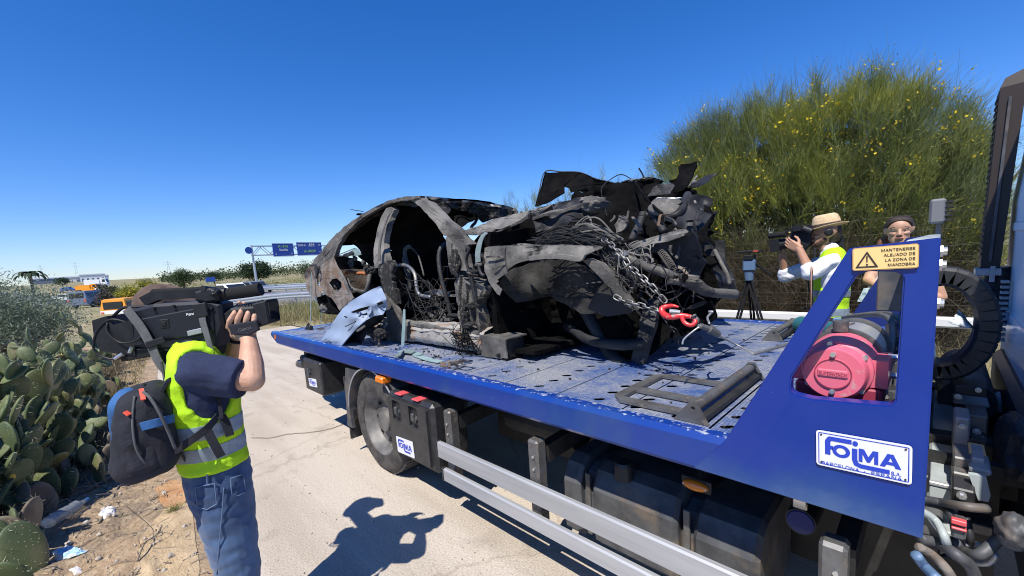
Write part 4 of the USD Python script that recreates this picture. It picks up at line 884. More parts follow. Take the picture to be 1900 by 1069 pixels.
# ---- sill
def sill_mesh():
    P = [(2.01, 1.075), (1.965, 1.10), (1.955, 1.15), (1.975, 1.185), (1.965, 1.20), (1.985, 1.235), (2.05, 1.26), (2.14, 1.255), (2.16, 1.075)]
    xs_ = np.linspace(-4.15, -2.34, 60); V = []; F = []; n = len(P)
    for i, x in enumerate(xs_):
        for y, z in P:
            k = 1 + 0.10 * math.sin(x * 3.1); V.append((x, y, z + 0.015 * math.sin(x * 2.2 + 1) * (z > 1.15)))
    for i in range(len(xs_) - 1):
        for q in range(n):
            q2 = (q + 1) % n; F += [[i * n + q, i * n + q2, (i + 1) * n + q2], [i * n + q, (i + 1) * n + q2, (i + 1) * n + q]]
    return wobble(trimesh.Trimesh(np.array(V), np.array(F), process=False), .022, 9, 3)
part(C, 'sill', sill_mesh(), 'burnt_rusty_sill', smooth=40)
part(C, 'sill_step', wobble(strip([(-4.1, 2.03, 1.255), (-3.4, 2.02, 1.25), (-2.9, 2.02, 1.235), (-2.4, 2.02, 1.235)], .09, .03, (0, 1, 0), 3), .012, 9, 4), 'burnt_ash', smooth=40)
# sill end, cut open like a box
e0 = ony(*zd(1010, 930), 1.955)
sx0, sx1 = -2.36, e0[0]
box_ = [bx(((sx0 + sx1) / 2, 1.962, 1.143), (sx1 - sx0, .012, .146)), bx(((sx0 + sx1) / 2, 2.06, 1.218), (sx1 - sx0 + .02, .20, .010)), bx(((sx0 + sx1) / 2, 2.16, 1.143), (sx1 - sx0, .012, .146)), bx(((sx0 + sx1) / 2, 2.06, 1.075), (sx1 - sx0, .20, .010))]
part(C, 'sill_end', wobble(refine(cat(box_[:1]), .05), .012, 8, 2), 'burnt_ash', smooth=40)
part(C, 'sill_end_top', wobble(refine(cat(box_[1:2]), .05), .010, 8, 4), 'burnt_ash', smooth=40)
part(C, 'sill_end_back', box_[2], 'soot'); part(C, 'sill_end_bottom', box_[3], 'soot'); part(C, 'sill_end_web', bx((sx1 - .02, 2.06, 1.143), (.01, .19, .14)), 'burnt_dark')
# ---- front wing
fwY = idw([(893, 461, 2.02), (1000, 462, 2.03), (1109, 459, 2.02), (893, 500, 1.93), (942, 499, 1.91), (1013, 478, 1.90), (1079, 482, 1.92), (915, 535, 1.93), (980, 475, 1.93)])
part(C, 'front_wing', plate(L(zc, [(870, 690), (900, 680), (1060, 665), (1280, 658), (1383, 655)]) + L(ze, [(300, 925), (600, 930), (880, 935), (940, 950), (880, 985), (790, 985), (730, 1040), (690, 1075), (560, 1060), (430, 1050), (300, 1050), (170, 1064)]) + L(zc, [(1250, 870), (1150, 930), (1140, 980), (1090, 1010), (1020, 1064), (1040, 1090)]) + L(zd, [(1030, 15), (1015, 45), (960, 90), (900, 150), (930, 180), (965, 210), (940, 270), (915, 255), (850, 165), (820, 120), (790, 30), (770, -10)]) + L(zc, [(880, 1000), (870, 900), (890, 850), (865, 790)]),
     fwY, 0.006, 0.012, 5, 10, seed=12, jag=0.35), 'burnt_ash', smooth=40, label='light grey front wing stripped of paint')
part(C, 'wing_crease', [strip(W3(zc, [(900, 798, 1.925), (980, 792, 1.92), (1100, 797, 1.92)]), .012, .012, (0, 0, 1), 3), strip(W3(zc, [(970, 942, 1.915), (1040, 915, 1.91), (1120, 888, 1.91)]), .008, .008, (0, 0, 1), 5)], 'burnt_grey')
part(C, 'wing_rim', strip(W3(ze, [(130, 1070, 1.90), (300, 1045, 1.89), (430, 1045, 1.88), (560, 1060, 1.885), (690, 1070, 1.90), (740, 1010, 1.92), (840, 965, 1.95)]), .02, .03, (0, 1, 0), 8, .006), 'burnt_ash', smooth=40)
part(C, 'wing_top_flange', plate(L(ze, [(0, 905), (60, 900), (200, 915), (480, 915), (880, 930), (930, 940), (800, 932), (300, 925), (0, 925)]) , idw([(960, 452, 2.12), (1110, 456, 2.10), (960, 456, 2.04), (1110, 460, 2.03)]), .01, .006, 6, 12, seed=4), 'burnt_ash')
# front strut from the wing corner down, tapering
part(C, 'front_strut', plate(L(c4, [(575, 505), (600, 495), (660, 520), (700, 560), (740, 620), (800, 692), (830, 745), (780, 720), (720, 650), (650, 580)]), idw([(1085, 485, 1.95), (1165, 555, 2.02)]), .05, .01, 6, 12, seed=14), 'burnt_grey', smooth=40)
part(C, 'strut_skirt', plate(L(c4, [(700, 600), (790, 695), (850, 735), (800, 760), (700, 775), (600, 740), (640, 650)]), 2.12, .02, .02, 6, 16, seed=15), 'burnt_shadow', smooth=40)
# ---- wheelhouse and dark engine bay
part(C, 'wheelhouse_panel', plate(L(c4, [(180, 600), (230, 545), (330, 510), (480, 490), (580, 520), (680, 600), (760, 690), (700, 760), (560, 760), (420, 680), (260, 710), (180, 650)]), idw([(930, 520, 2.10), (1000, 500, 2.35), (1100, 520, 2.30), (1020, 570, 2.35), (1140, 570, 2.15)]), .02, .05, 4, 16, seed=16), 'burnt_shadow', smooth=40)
part(C, 'suspension_bracket', plate(L(zd, [(820, 360), (850, 343), (930, 345), (975, 390), (990, 440), (950, 480), (870, 505), (810, 508), (808, 465), (850, 455), (855, 420)]), 2.20, .03, .006, 6, 10, holes=(L(zd, [(868, 420), (885, 402), (900, 430), (890, 455)]),), seed=17), 'burnt_grey', smooth=40)
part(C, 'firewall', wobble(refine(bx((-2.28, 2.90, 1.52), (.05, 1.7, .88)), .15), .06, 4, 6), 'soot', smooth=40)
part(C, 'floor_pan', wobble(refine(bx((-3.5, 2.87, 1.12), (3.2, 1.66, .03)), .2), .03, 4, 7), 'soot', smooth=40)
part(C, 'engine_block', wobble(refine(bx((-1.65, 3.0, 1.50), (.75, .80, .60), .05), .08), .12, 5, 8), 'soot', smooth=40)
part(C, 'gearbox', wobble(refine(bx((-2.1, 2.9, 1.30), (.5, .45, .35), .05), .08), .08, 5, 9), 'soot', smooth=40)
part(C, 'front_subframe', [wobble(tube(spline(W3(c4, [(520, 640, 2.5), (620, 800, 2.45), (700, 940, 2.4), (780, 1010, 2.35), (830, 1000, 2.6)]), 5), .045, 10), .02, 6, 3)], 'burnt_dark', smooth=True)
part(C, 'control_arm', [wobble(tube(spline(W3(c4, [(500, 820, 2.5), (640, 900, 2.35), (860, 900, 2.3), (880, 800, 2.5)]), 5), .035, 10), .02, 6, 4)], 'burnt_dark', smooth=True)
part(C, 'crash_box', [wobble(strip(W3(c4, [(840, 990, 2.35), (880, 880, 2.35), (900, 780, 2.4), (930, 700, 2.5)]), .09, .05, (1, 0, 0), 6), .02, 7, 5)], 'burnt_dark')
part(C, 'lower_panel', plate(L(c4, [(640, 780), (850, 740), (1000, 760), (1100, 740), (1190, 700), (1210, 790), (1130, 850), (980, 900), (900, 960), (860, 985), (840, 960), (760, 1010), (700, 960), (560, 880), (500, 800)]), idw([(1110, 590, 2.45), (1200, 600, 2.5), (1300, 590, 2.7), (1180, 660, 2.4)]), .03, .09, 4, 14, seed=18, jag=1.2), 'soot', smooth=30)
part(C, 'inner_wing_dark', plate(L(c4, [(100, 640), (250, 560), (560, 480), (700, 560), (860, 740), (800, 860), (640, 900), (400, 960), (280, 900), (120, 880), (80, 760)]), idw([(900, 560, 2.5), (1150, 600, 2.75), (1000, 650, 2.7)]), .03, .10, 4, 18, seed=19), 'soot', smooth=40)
# ---- scuttle and the torn bonnet
part(C, 'bonnet_hinge_panel', plate(L(zc, [(600, 520), (640, 490), (760, 450), (960, 370), (1100, 325), (1200, 300), (1383, 262)]) + L(ze, [(250, 500), (385, 470), (200, 590), (0, 660)]) + L(zc, [(1383, 310), (1250, 395), (1100, 460), (980, 510), (800, 540), (640, 540)]),
     idw([(860, 435, 2.10), (900, 432, 2.06), (917, 401, 2.35), (1000, 385, 2.45), (980, 400, 2.25), (940, 425, 2.10), (1015, 378, 2.5)]), .02, .02, 5, 14, seed=20, jag=0.4), 'burnt_ash', smooth=35)
part(C, 'bonnet_hinge_side', plate(L(zc, [(640, 535), (800, 540), (985, 508), (1110, 460), (1250, 395), (1383, 308), (1383, 350), (1300, 400), (1180, 445), (1050, 500), (930, 530), (830, 545)]) , idw([(870, 436, 2.08), (980, 400, 2.16)]), .02, .012, 5, 12, seed=21), 'slate_blue' if False else 'burnt_grey', smooth=35)
part(C, 'bonnet_torn', plate(L(ze, [(390, 470), (560, 430), (700, 395), (740, 410), (800, 430), (880, 445), (940, 470), (955, 490), (900, 560), (820, 600), (720, 630), (610, 640), (575, 690), (400, 740), (190, 780), (175, 640), (300, 560), (400, 540)]),
     idw([(1030, 375, 2.55), (1080, 367, 2.6), (1115, 380, 2.5), (990, 425, 2.2), (1060, 412, 2.25), (1010, 395, 2.32), (1090, 385, 2.42)]), .015, .03, 5, 14, seed=22, jag=0.7), 'burnt_dark', smooth=35)
part(C, 'bonnet_edge', strip(W3(ze, [(185, 625, 2.28), (330, 575, 2.30), (450, 545, 2.34), (600, 500, 2.38), (720, 470, 2.42), (800, 430, 2.5)]), .05, .02, (0, 1, .3), 12, .02), 'burnt_grey', smooth=35)
part(C, 'bonnet_tip', lump(ony(*ze(850, 480), 2.45), (.085, .09, .055), 5, 3, .5), 'burnt_grey', smooth=True)
part(C, 'melted_tip', lump(ony(*ze(760, 415), 2.52), (.05, .03, .018), 15, 3, .6), 'burnt_ash', smooth=True)
bfY = idw([(994, 382, 2.85), (1011, 319, 3.15), (1075, 323, 3.25), (1105, 332, 3.2), (1136, 336, 3.1), (1194, 330, 3.15), (1228, 336, 3.2), (1136, 370, 2.95), (1205, 363, 3.0), (1082, 355, 3.0)])
part(C, 'bonnet_folded', plate(L(ze, [(200, 490), (240, 330), (270, 230), (305, 115), (350, 122), (480, 115), (600, 116), (690, 122), (770, 150), (860, 190), (960, 220), (1060, 238), (1180, 238), (1300, 232)]) + L(zf, [(110, 225), (240, 180), (300, 168), (370, 190), (420, 212), (350, 270), (300, 310), (270, 400), (100, 440), (0, 430)]) + L(ze, [(1100, 440), (1000, 540), (950, 460), (860, 440), (760, 400), (710, 395), (712, 345), (660, 320), (600, 340), (585, 300), (545, 285), (520, 285), (525, 350), (460, 390), (380, 430), (300, 465)]),
     bfY, .012, .03, 4, 14, seed=23, jag=0.3), 'soot', smooth=35, label='sooty bonnet folded upwards')
part(C, 'bonnet_rim', tube(spline(W3(ze, [(200, 488, 2.85), (240, 330, 3.0), (305, 112, 3.14), (480, 112, 3.2), (690, 120, 3.24), (860, 188, 3.18), (1060, 234, 3.1)]), 6), .0055, 6), 'burnt_dark', smooth=True)
part(C, 'bonnet_debris', [lump(ony(*zf(x, y + 22), 3.12), (.05, .04, .012), k, 2, .9) for k, (x, y) in enumerate(((30, 200), (100, 190), (160, 185), (230, 172)))], 'burnt_grey')
part(C, 'crumpled_rib', [plate(L(zf, [(300, 300), (380, 240), (500, 228), (540, 260), (500, 350), (380, 370), (270, 400)]), idw([(1220, 345, 3.0), (1250, 350, 2.95), (1205, 365, 2.9)]), .012, .05, 9, 8, seed=24)], 'burnt_dark', smooth=25)
part(C, 'upright_shard', plate(L(zf, [(480, 210), (560, 190), (590, 130), (600, 60), (640, 25), (720, 18), (760, 15), (790, 0), (795, 60), (770, 130), (750, 200), (710, 290), (650, 340), (560, 370), (520, 300)]), idw([(1250, 335, 3.05), (1280, 305, 3.2), (1270, 355, 3.0)]), .02, .05, 7, 8, seed=25, jag=0.6), 'soot', smooth=30)
part(C, 'blade_shard', plate(L(zf, [(690, 300), (740, 250), (800, 200), (900, 150), (1040, 120), (1000, 150), (950, 180), (900, 230), (800, 280)]), idw([(1280, 345, 3.1), (1335, 320, 3.35)]), .010, .01, 5, 8, seed=26), 'char_plastic', smooth=30)
part(C, 'pale_bracket', [strip(W3(zf, [(705, 275, 3.0), (745, 220, 3.02), (795, 160, 3.04)]), .016, .012, (0, 1, 0), 3), lump(ony(*zf(760, 228), 3.0), (.02, .02, .014), 2)], 'burnt_ash')
# ---- front end: radiator support, slam panel, bumper beam
part(C, 'radiator_support', plate(L(zf, [(530, 690), (620, 560), (670, 420), (700, 370), (780, 360), (880, 375), (940, 400), (950, 460), (920, 500), (860, 480), (850, 560), (950, 590), (900, 660), (860, 720), (770, 795), (720, 740), (600, 740)]),
     idw([(1250, 415, 2.42), (1275, 370, 2.55), (1310, 370, 2.62), (1320, 390, 2.62), (1290, 430, 2.45)]), .015, .018, 5, 10, seed=27, jag=0.4), 'char_plastic', smooth=40, label='shiny blackened front panel')
part(C, 'support_tube', tube(spline(W3(zf, [(690, 365, 2.66), (660, 440, 2.58), (620, 530, 2.50), (560, 590, 2.46), (450, 620, 2.45)]), 6), .024, 12), 'char_plastic', smooth=True)
part(C, 'slam_panel', plate(L(zf, [(30, 930), (150, 880), (300, 830), (450, 790), (600, 745), (715, 733), (722, 760), (660, 790), (600, 830), (480, 880), (300, 910), (120, 945), (50, 950)]), idw([(1170, 455, 2.25), (1230, 435, 2.35), (1280, 423, 2.5), (1260, 440, 2.25)]), .025, .012, 5, 10, seed=28), 'burnt_ash', smooth=40)
part(C, 'slam_panel_front', plate(L(zf, [(60, 950), (300, 912), (480, 882), (600, 832), (660, 792), (722, 765), (760, 800), (800, 900), (840, 1064)]) + L(zg, [(1010, 250), (960, 330), (920, 420), (860, 390), (780, 350), (700, 320), (640, 290), (560, 250), (600, 150), (440, 170), (330, 130)]), idw([(1180, 458, 2.2), (1280, 425, 2.3), (1310, 500, 2.5), (1230, 490, 2.4)]), .02, .03, 4, 14, seed=29), 'burnt_dark', smooth=40)
part(C, 'spring', tube(np.array([ony(*zg(570 + 130 * t, 140 + 180 * t), 2.36) + .019 * np.array([math.cos(t * 75), 0.4 * math.cos(t * 75), math.sin(t * 75)]) for t in np.linspace(0, 1, 180)]), .0042, 6), 'burnt_grey', smooth=True)
part(C, 'bumper_beam', tube(spline(W3(zg, [(170, 175, 2.12), (300, 240, 2.10), (420, 295, 2.10), (540, 330, 2.10), (640, 370, 2.12), (740, 420, 2.15), (840, 440, 2.2), (920, 470, 2.25), (1000, 530, 2.3), (1100, 555, 2.4), (1200, 560, 2.5), (1300, 570, 2.6)]), 5),
     np.interp(np.linspace(0, 1, 56), [0, .2, .42, .55, .68, .8, 1], [.020, .022, .026, .036, .034, .026, .030]), 10), 'burnt_grey', smooth=True)
part(C, 'beam_end_bolt', [cyl(ony(*zg(180, 170), 2.08), ony(*zg(200, 205), 2.08), .035, .03, 10), cyl(ony(*zg(95, 215), 2.12), ony(*zg(160, 195), 2.12), .022, .028, 8)], 'heated_steel')
part(C, 'beam_plate', [lump(ony(*zg(800, 430), 2.12), (.085, .035, .030), 41, 3, .35), cyl(ony(*zg(770, 360), 2.08), ony(*zg(770, 410), 2.08), .014, n=8), cyl(ony(*zg(690, 395), 2.06), ony(*zg(700, 396), 2.06), .012, n=8)], 'burnt_grey', smooth=40)
part(C, 'beam_hole', [cyl(ony(*zg(x, y), 2.045), ony(*zg(x, y), 2.058), r, n=14) for x, y, r in ((808, 397, .016), (725, 398, .008), (800, 440, .008))], 'soot')
part(C, 'bumper_skin', plate(L(zg, [(975, 75), (1010, 40), (1060, 70), (1130, 150), (1200, 240), (1260, 340), (1295, 430), (1310, 500), (1320, 560), (1290, 590), (1240, 500), (1195, 485), (1190, 540), (1140, 480), (1090, 300), (1060, 200), (1010, 150)]), idw([(1305, 455, 2.75), (1345, 500, 2.8), (1365, 545, 2.75), (1330, 520, 2.55)]), .02, .02, 6, 10, seed=31), 'char_plastic', smooth=40)
part(C, 'bumper_lip', tube(spline(W3(zg, [(1100, 130, 2.6), (1180, 280, 2.55), (1230, 380, 2.55), (1250, 470, 2.55)]), 5), .012, 6), 'burnt_grey', smooth=True)
part(C, 'headlamp_shell', scrap(ony(*zg(1080, 230), 2.6), (.07, .06, .05), 5), 'soot')
part(C, 'torn_liner', plate(L(zg, [(815, 710), (900, 660), (1000, 620), (1040, 640), (960, 690), (880, 720)]), 2.35, .012, .03, 8, 8, seed=32), 'burnt_dark')
for k, (fn, x, y, Y, s) in enumerate(((zf, 60, 560, 2.7, .09), (zf, 30, 700, 2.6, .10), (zf, 180, 640, 2.65, .11), (zf, 300, 680, 2.6, .11), (zf, 500, 660, 2.6, .07), (zf, 120, 780, 2.5, .10), (zf, 420, 720, 2.55, .09), (zf, 620, 350, 2.9, .09), (zf, 880, 760, 2.6, .07), (zf, 940, 620, 2.75, .06), (zf, 830, 840, 2.6, .06), (ze, 1100, 640, 2.6, .11), (ze, 1180, 700, 2.55, .10), (ze, 1030, 700, 2.6, .09), (ze, 1220, 560, 2.7, .10), (ze, 1080, 480, 2.8, .06), (zg, 1000, 130, 2.5, .07), (zg, 960, 300, 2.55, .07), (zg, 900, 640, 2.6, .12), (zg, 700, 600, 2.6, .13), (zg, 500, 560, 2.5, .12), (zg, 350, 420, 2.5, .10), (zg, 1050, 440, 2.7, .06), (zg, 240, 500, 2.3, .07), (zf, 740, 335, 2.85, .05))):
    c_ = ony(*fn(x, y), Y + .42); s *= .72
    part(C, 'engine_remains', scrap(c_, (s * (.8 + .6 * RNG.random()), s, s * (.8 + .5 * RNG.random())), 60 + k), ['soot', 'char_crust', 'soot', 'burnt_dark'][k % 4])
part(C, 'alternator_cover', [wobble(lathe(ony(*zf(450, 540), 2.52), (.3, -.4, 1), [(0, .10), (.02, .11), (.05, .09), (.06, .03)], 22), .015, 8, 4)], 'burnt_grey', smooth=40)
part(C, 'melted_aluminium', [lump(ony(*zf(440, 450), 2.60), (.085, .06, .028), 9, 3, .6), lump(ony(*zf(390, 455), 2.60), (.04, .04, .022), 19, 3, .6)], 'white_plate', smooth=True)
part(C, 'strut_rod', [tube(W3(zf, [(70, 860, 2.3), (160, 680, 2.45), (195, 570, 2.5)]), .022, 8), tube(W3(zf, [(300, 560, 2.5), (370, 680, 2.45), (430, 770, 2.4)]), .022, 10)], 'burnt_dark', smooth=True)
part(C, 'clutter_plate', [plate(L(ze, [(1055, 700), (1130, 590), (1190, 600), (1210, 660), (1180, 760), (1090, 800)]), 2.42, .02, .05, 12, 6, seed=33), plate(L(zg, [(370, 200), (440, 170), (460, 290), (400, 280)]), 2.3, .02, .03, 8, 6, seed=36)], 'burnt_grey', smooth=30)
for k in range(46):
    px, py = 1120 + 195 * RNG.random(), 372 + 190 * RNG.random(); s0 = .02 + .03 * RNG.random()
    part(C, 'torn_scrap', scrap(ony(px, py, 2.5 + .4 * RNG.random()), (s0, s0 * .8, s0 * (.3 + RNG.random())), 300 + k, 8), ['soot', 'burnt_dark', 'char_crust', 'soot', 'burnt_grey'][k % 5])
for k in range(40):                                             # bent brackets, clips and ends in the crushed engine bay
    px, py = 1110 + 200 * RNG.random(), 385 + 190 * RNG.random()
    c_ = ony(px, py, 2.25 + .35 * RNG.random()); d_ = RNG.normal(0, 1, 3); d_ /= np.linalg.norm(d_)
    q = spline([c_, c_ + d_ * .05 + RNG.normal(0, .015, 3), c_ + d_ * .10 + RNG.normal(0, .03, 3)], 4)
    part(C, 'bent_bracket', strip(q, .008 + .018 * RNG.random(), .004 + .006 * RNG.random(), RNG.normal(0, 1, 3), k), ['burnt_grey', 'burnt_dark', 'soot', 'burnt_rust'][k % 4])
part(C, 'engine_bay_mass', plate([(1095, 372), (1115, 352), (1140, 345), (1200, 340), (1238, 345), (1262, 340), (1285, 352), (1300, 372), (1322, 400), (1318, 440), (1335, 470), (1345, 520), (1330, 560), (1290, 590), (1230, 600), (1150, 560), (1120, 480), (1085, 430)], idw([(1110, 360, 2.85), (1230, 345, 3.2), (1310, 400, 3.0), (1330, 540, 2.95), (1150, 540, 2.7), (1100, 430, 2.7)]), .05, .10, 4, 12, seed=77, jag=1.5), 'soot', smooth=25)
part(C, 'bonnet_hinge_mass', plate([(1060, 372), (1068, 352), (1085, 360), (1100, 345), (1140, 352), (1130, 400), (1090, 420), (1010, 440), (1000, 425), (1050, 405)], idw([(1060, 365, 2.8), (1130, 360, 2.9), (1010, 435, 2.6)]), .03, .05, 5, 9, seed=78, jag=1.0), 'soot', smooth=25)
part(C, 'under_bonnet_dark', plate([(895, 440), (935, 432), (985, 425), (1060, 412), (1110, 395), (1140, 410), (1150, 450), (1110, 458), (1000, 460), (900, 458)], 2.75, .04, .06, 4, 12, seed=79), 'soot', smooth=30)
# ---- wires
def loose(p0, p1, sag, n, r, rg, spread=.03, up=0.0):
    ms_ = []
    for i in range(n):
        a = np.asarray(p0) + rg.normal(0, spread, 3); b = np.asarray(p1) + rg.normal(0, spread, 3)
        m1 = a + (b - a) * .33 + rg.normal(0, spread, 3) + [0, 0, up + sag * rg.normal()]; m2 = a + (b - a) * .66 + rg.normal(0, spread, 3) + [0, 0, up + sag * rg.normal()]
        ms_.append(tube(spline([a, m1, m2, b], 5), r * (.7 + .6 * rg.random()), 5))
    return ms_
rw = np.random.default_rng(21)
part(C, 'wire_bundle', loose(ony(*ze(250, 870), 2.12), ony(*ze(1100, 900), 2.12), .02, 40, .0032, rw, .028, .03), 'burnt_dark', kind='stuff')
part(C, 'wire_bundle', loose(ony(*ze(640, 770), 2.15), ony(*ze(1110, 900), 2.12), .012, 8, .0055, rw, .02, .05), 'burnt_ash', kind='stuff')
part(C, 'wire_bundle', loose(ony(*zg(20, 130), 2.10), ony(*zg(220, 430), 2.12), .02, 30, .0032, rw, .03, .0), 'burnt_dark', kind='stuff')
part(C, 'wire_bundle', loose(ony(*zg(120, 230), 2.05), ony(*zg(330, 480), 2.10), .03, 14, .0028, rw, .04, .0), 'burnt_grey', kind='stuff')
part(C, 'wire_bundle', loose(ony(*zg(280, 150), 2.2), ony(*zg(440, 190), 2.2), .03, 14, .0035, rw, .03, .0), 'burnt_ash', kind='stuff')
part(C, 'wire_bundle', loose(ony(*zg(420, 560), 2.1), ony(*zg(760, 520), 2.15), .05, 8, .0028, rw, .05, -.02), 'burnt_dark', kind='stuff')
part(C, 'hanging_wire', [tube(spline(W3(zg, [(560, 760, 2.1), (640, 870, 2.08), (700, 940, 2.06), (745, 1060, 2.05)]), 5), .003, 5), tube(spline(W3(zg, [(745, 1060, 2.05), (740, 940, 2.05), (660, 880, 2.06)]), 5), .0028, 5)], 'burnt_dark', smooth=True)
part(C, 'hanging_wire', tube(spline(W3(c4, [(210, 560, 1.89), (208, 440, 1.95), (340, 430, 2.0), (380, 390, 2.1)]), 6), .003, 5), 'burnt_dark', smooth=True)
part(C, 'beaded_cord', [trimesh.creation.icosphere(subdivisions=1, radius=.0045).apply_translation(p) for p in np.vstack([spline(W3(ze, [(985, 590, 2.4), (950, 450, 2.5), (925, 320, 2.62), (960, 250, 2.75), (1050, 180, 3.0), (1120, 145, 3.0), (1180, 150, 3.05), (1250, 190, 3.05)]), 9)])], 'burnt_dark')
part(C, 'loose_cable', tube(spline(W3(zf, [(110, 230, 2.95), (230, 400, 2.6), (330, 510, 2.42), (410, 575, 2.38)]), 6), .009, 6), 'soot', smooth=True)
part(C, 'stub_wire', tube(W3(zf, [(205, 175, 3.1), (180, 120, 3.12), (152, 75, 3.15)]), .006, 5), 'soot')
# ---- rear quarter
rqY = idw([(577, 494, 1.98), (600, 475, 2.0), (567, 516, 2.05), (560, 540, 2.12), (580, 547, 1.95), (620, 520, 1.93), (650, 560, 1.93), (645, 571, 1.94)])
part(C, 'rear_wing', plate(L(za, [(205, 915), (290, 850), (370, 800), (400, 900), (470, 1020), (520, 1069)]) + L(zb, [(420, 20), (470, 130), (520, 230), (570, 320), (500, 380), (420, 460), (370, 400), (330, 320), (250, 260), (205, 190), (180, 60)]) + L(za, [(195, 1010)]),
     rqY, .012, .025, 6, 11, holes=(L(zb, [(300, 150), (330, 105), (390, 100), (430, 140), (440, 200), (400, 235), (340, 225)]),), seed=40, jag=0.4), 'burnt_rust', smooth=40, label='rusty rear wing with a burnt-through hole')
part(C, 'tail_corner', plate(L(za, [(100, 890), (205, 900), (190, 960), (180, 1069)]) + L(zb, [(175, 200), (205, 270), (190, 300), (110, 310), (60, 220), (30, 100)]) + L(za, [(28, 1010), (60, 930)]), idw([(577, 494, 2.0), (590, 495, 1.97), (565, 515, 2.10), (590, 545, 2.0), (572, 545, 2.1)]), .02, .03, 6, 10, seed=41, jag=0.4), 'burnt_rust', smooth=40)
part(C, 'tail_seam', strip(W3(za, [(105, 900, 1.97), (165, 900, 1.95), (185, 960, 1.95), (165, 1040, 1.95)]), .03, .02, (1, 0, 0), 6, .01), 'burnt_dark')
part(C, 'charred_filter', lump(ony(*zb(370, 165), 2.02), (.10, .05, .085), 71, 3, .9), 'char_crust', smooth=20)
part(C, 'wing_brace', strip(W3(zb, [(420, 20, 1.96), (470, 130, 1.95), (540, 290, 1.93), (560, 330, 1.92)]), [.05, .03], .02, (1, 0, 0), 6, .01), 'burnt_ash', smooth=40)
part(C, 'rear_arch_dark', plate(L(zb, [(185, 310), (250, 265), (330, 330), (370, 410), (410, 470), (400, 500), (290, 495), (190, 470)]), 2.08, .06, .05, 6, 9, seed=42), 'soot')
part(C, 'arch_bracket', [lump(ony(*zb(235, 430), 2.0), (.06, .03, .05), 4, 2, .9), strip(W3(zb, [(180, 415, 1.98), (240, 420, 1.98), (280, 440, 1.98)]), .03, .01, (0, 0, 1), 4)], 'burnt_grey')
part(C, 'boot_panel', plate(L(za, [(380, 790), (480, 790), (620, 830), (700, 860), (780, 900), (800, 1000)]) + L(zb, [(700, 180), (560, 200), (480, 120), (420, 20)]), idw([(622, 476, 2.5), (680, 500, 2.8), (650, 520, 2.6)]), .02, .06, 5, 12, seed=43, jag=.6), 'soot')
part(C, 'rear_shelf_rim', wobble(strip(W3(za, [(400, 790, 2.9), (500, 790, 3.0), (600, 745, 3.2), (690, 770, 3.3)]), .08, .04, (0, 1, 0), 4), .03, 6, 7), 'burnt_dark')
part(C, 'glass_remnant', plate(L(za, [(560, 745), (620, 690), (660, 710), (690, 770), (630, 790), (560, 790)]), 3.2, .006, .01, 5, 9, seed=44), 'strap_teal')
part(C, 'sagging_cable', tube(W3(za, [(395, 785, 2.5), (500, 745, 2.7), (620, 695, 3.0)]), .006, 5), 'soot')
part(C, 'orange_crossbar', tube(spline(W3(za, [(520, 985, 2.3), (550, 965, 2.3), (640, 985, 2.3), (750, 990, 2.3)]), 4), .022, 8), 'rust_orange', smooth=True)
part(C, 'seat_belt_reel', lump(ony(*za(770, 940), 2.15), (.035, .04, .05), 45, 3, .7), 'char_crust', smooth=25); part(C, 'seat_belt_reel', lump(ony(*za(835, 950), 2.12), (.04, .04, .04), 46, 3, .7), 'char_crust', smooth=25)
part(C, 'wheelhouse_rim', tube(spline(W3(zb, [(500, 110, 2.15), (540, 200, 2.12), (620, 235, 2.1), (700, 240, 2.1), (735, 150, 2.12), (750, 60, 2.15)]), 5), .022, 8), 'burnt_grey', smooth=True)
part(C, 'rear_lamp_stub', [lump(ony(*za(575, 870), 2.3), (.045, .03, .06), 47, 3, .6), lump(ony(*za(620, 815), 2.32), (.03, .03, .03), 48, 2, .6), lump(ony(*za(722, 870), 2.3), (.025, .03, .04), 49, 2, .6)], 'burnt_ash', smooth=True)
part(C, 'aerial', [tube(W3(za, [(720, 268, 2.3), (615, 252, 2.3), (570, 240, 2.3)]), .004, 5), lump(ony(*za(670, 300), 2.3), (.05, .03, .012), 5, 2, .7)], 'soot')
part(C, 'inner_grab_rail', tube(spline(W3(za, [(615, 605, 2.4), (720, 480, 2.42), (800, 400, 2.45), (895, 315, 2.5)]), 5), .022, 8), 'burnt_grey', smooth=True)
# ---- roof skin, sagging, burnt through near the windscreen; far side of the body
rfY = idw([(680, 400, 2.24), (760, 372, 2.26), (800, 368, 2.6), (955, 385, 3.6)])
def roof():
    # grid between the near rail and the far rail
    near = spline(W3(za, [(330, 650, 2.13), (560, 430, 2.16), (800, 270, 2.22), (1050, 150, 2.26), (1300, 110, 2.28)]), 6)
    n = len(near); V = []; m_ = 16
    for i, p in enumerate(near):
        far = np.array([p[0] + (-0.02), 3.62, p[2] + (.0 if i < n - 6 else .0)])
        for j in range(m_ + 1):
            t = j / m_; q = p + (far - p) * t
            q[2] += -.02 + .05 * math.sin(math.pi * t) - 0.12 * math.sin(math.pi * t) ** 2 * math.exp(-((i / n - .45) / .3) ** 2)
            V.append(q)
    V = np.array(V); F = []
    for i in range(n - 1):
        for j in range(m_):
            a = i * (m_ + 1) + j; F += [[a, a + 1, a + m_ + 2], [a, a + m_ + 2, a + m_ + 1]]
    m = trimesh.Trimesh(V, np.array(F), process=False)
    B = trimesh.Trimesh(V - [0, 0, .02], np.array(F)[:, ::-1], process=False)
    return wobble(cat([m, B]), .03, 4, 12)
part(C, 'roof_skin', roof(), 'soot', smooth=True)
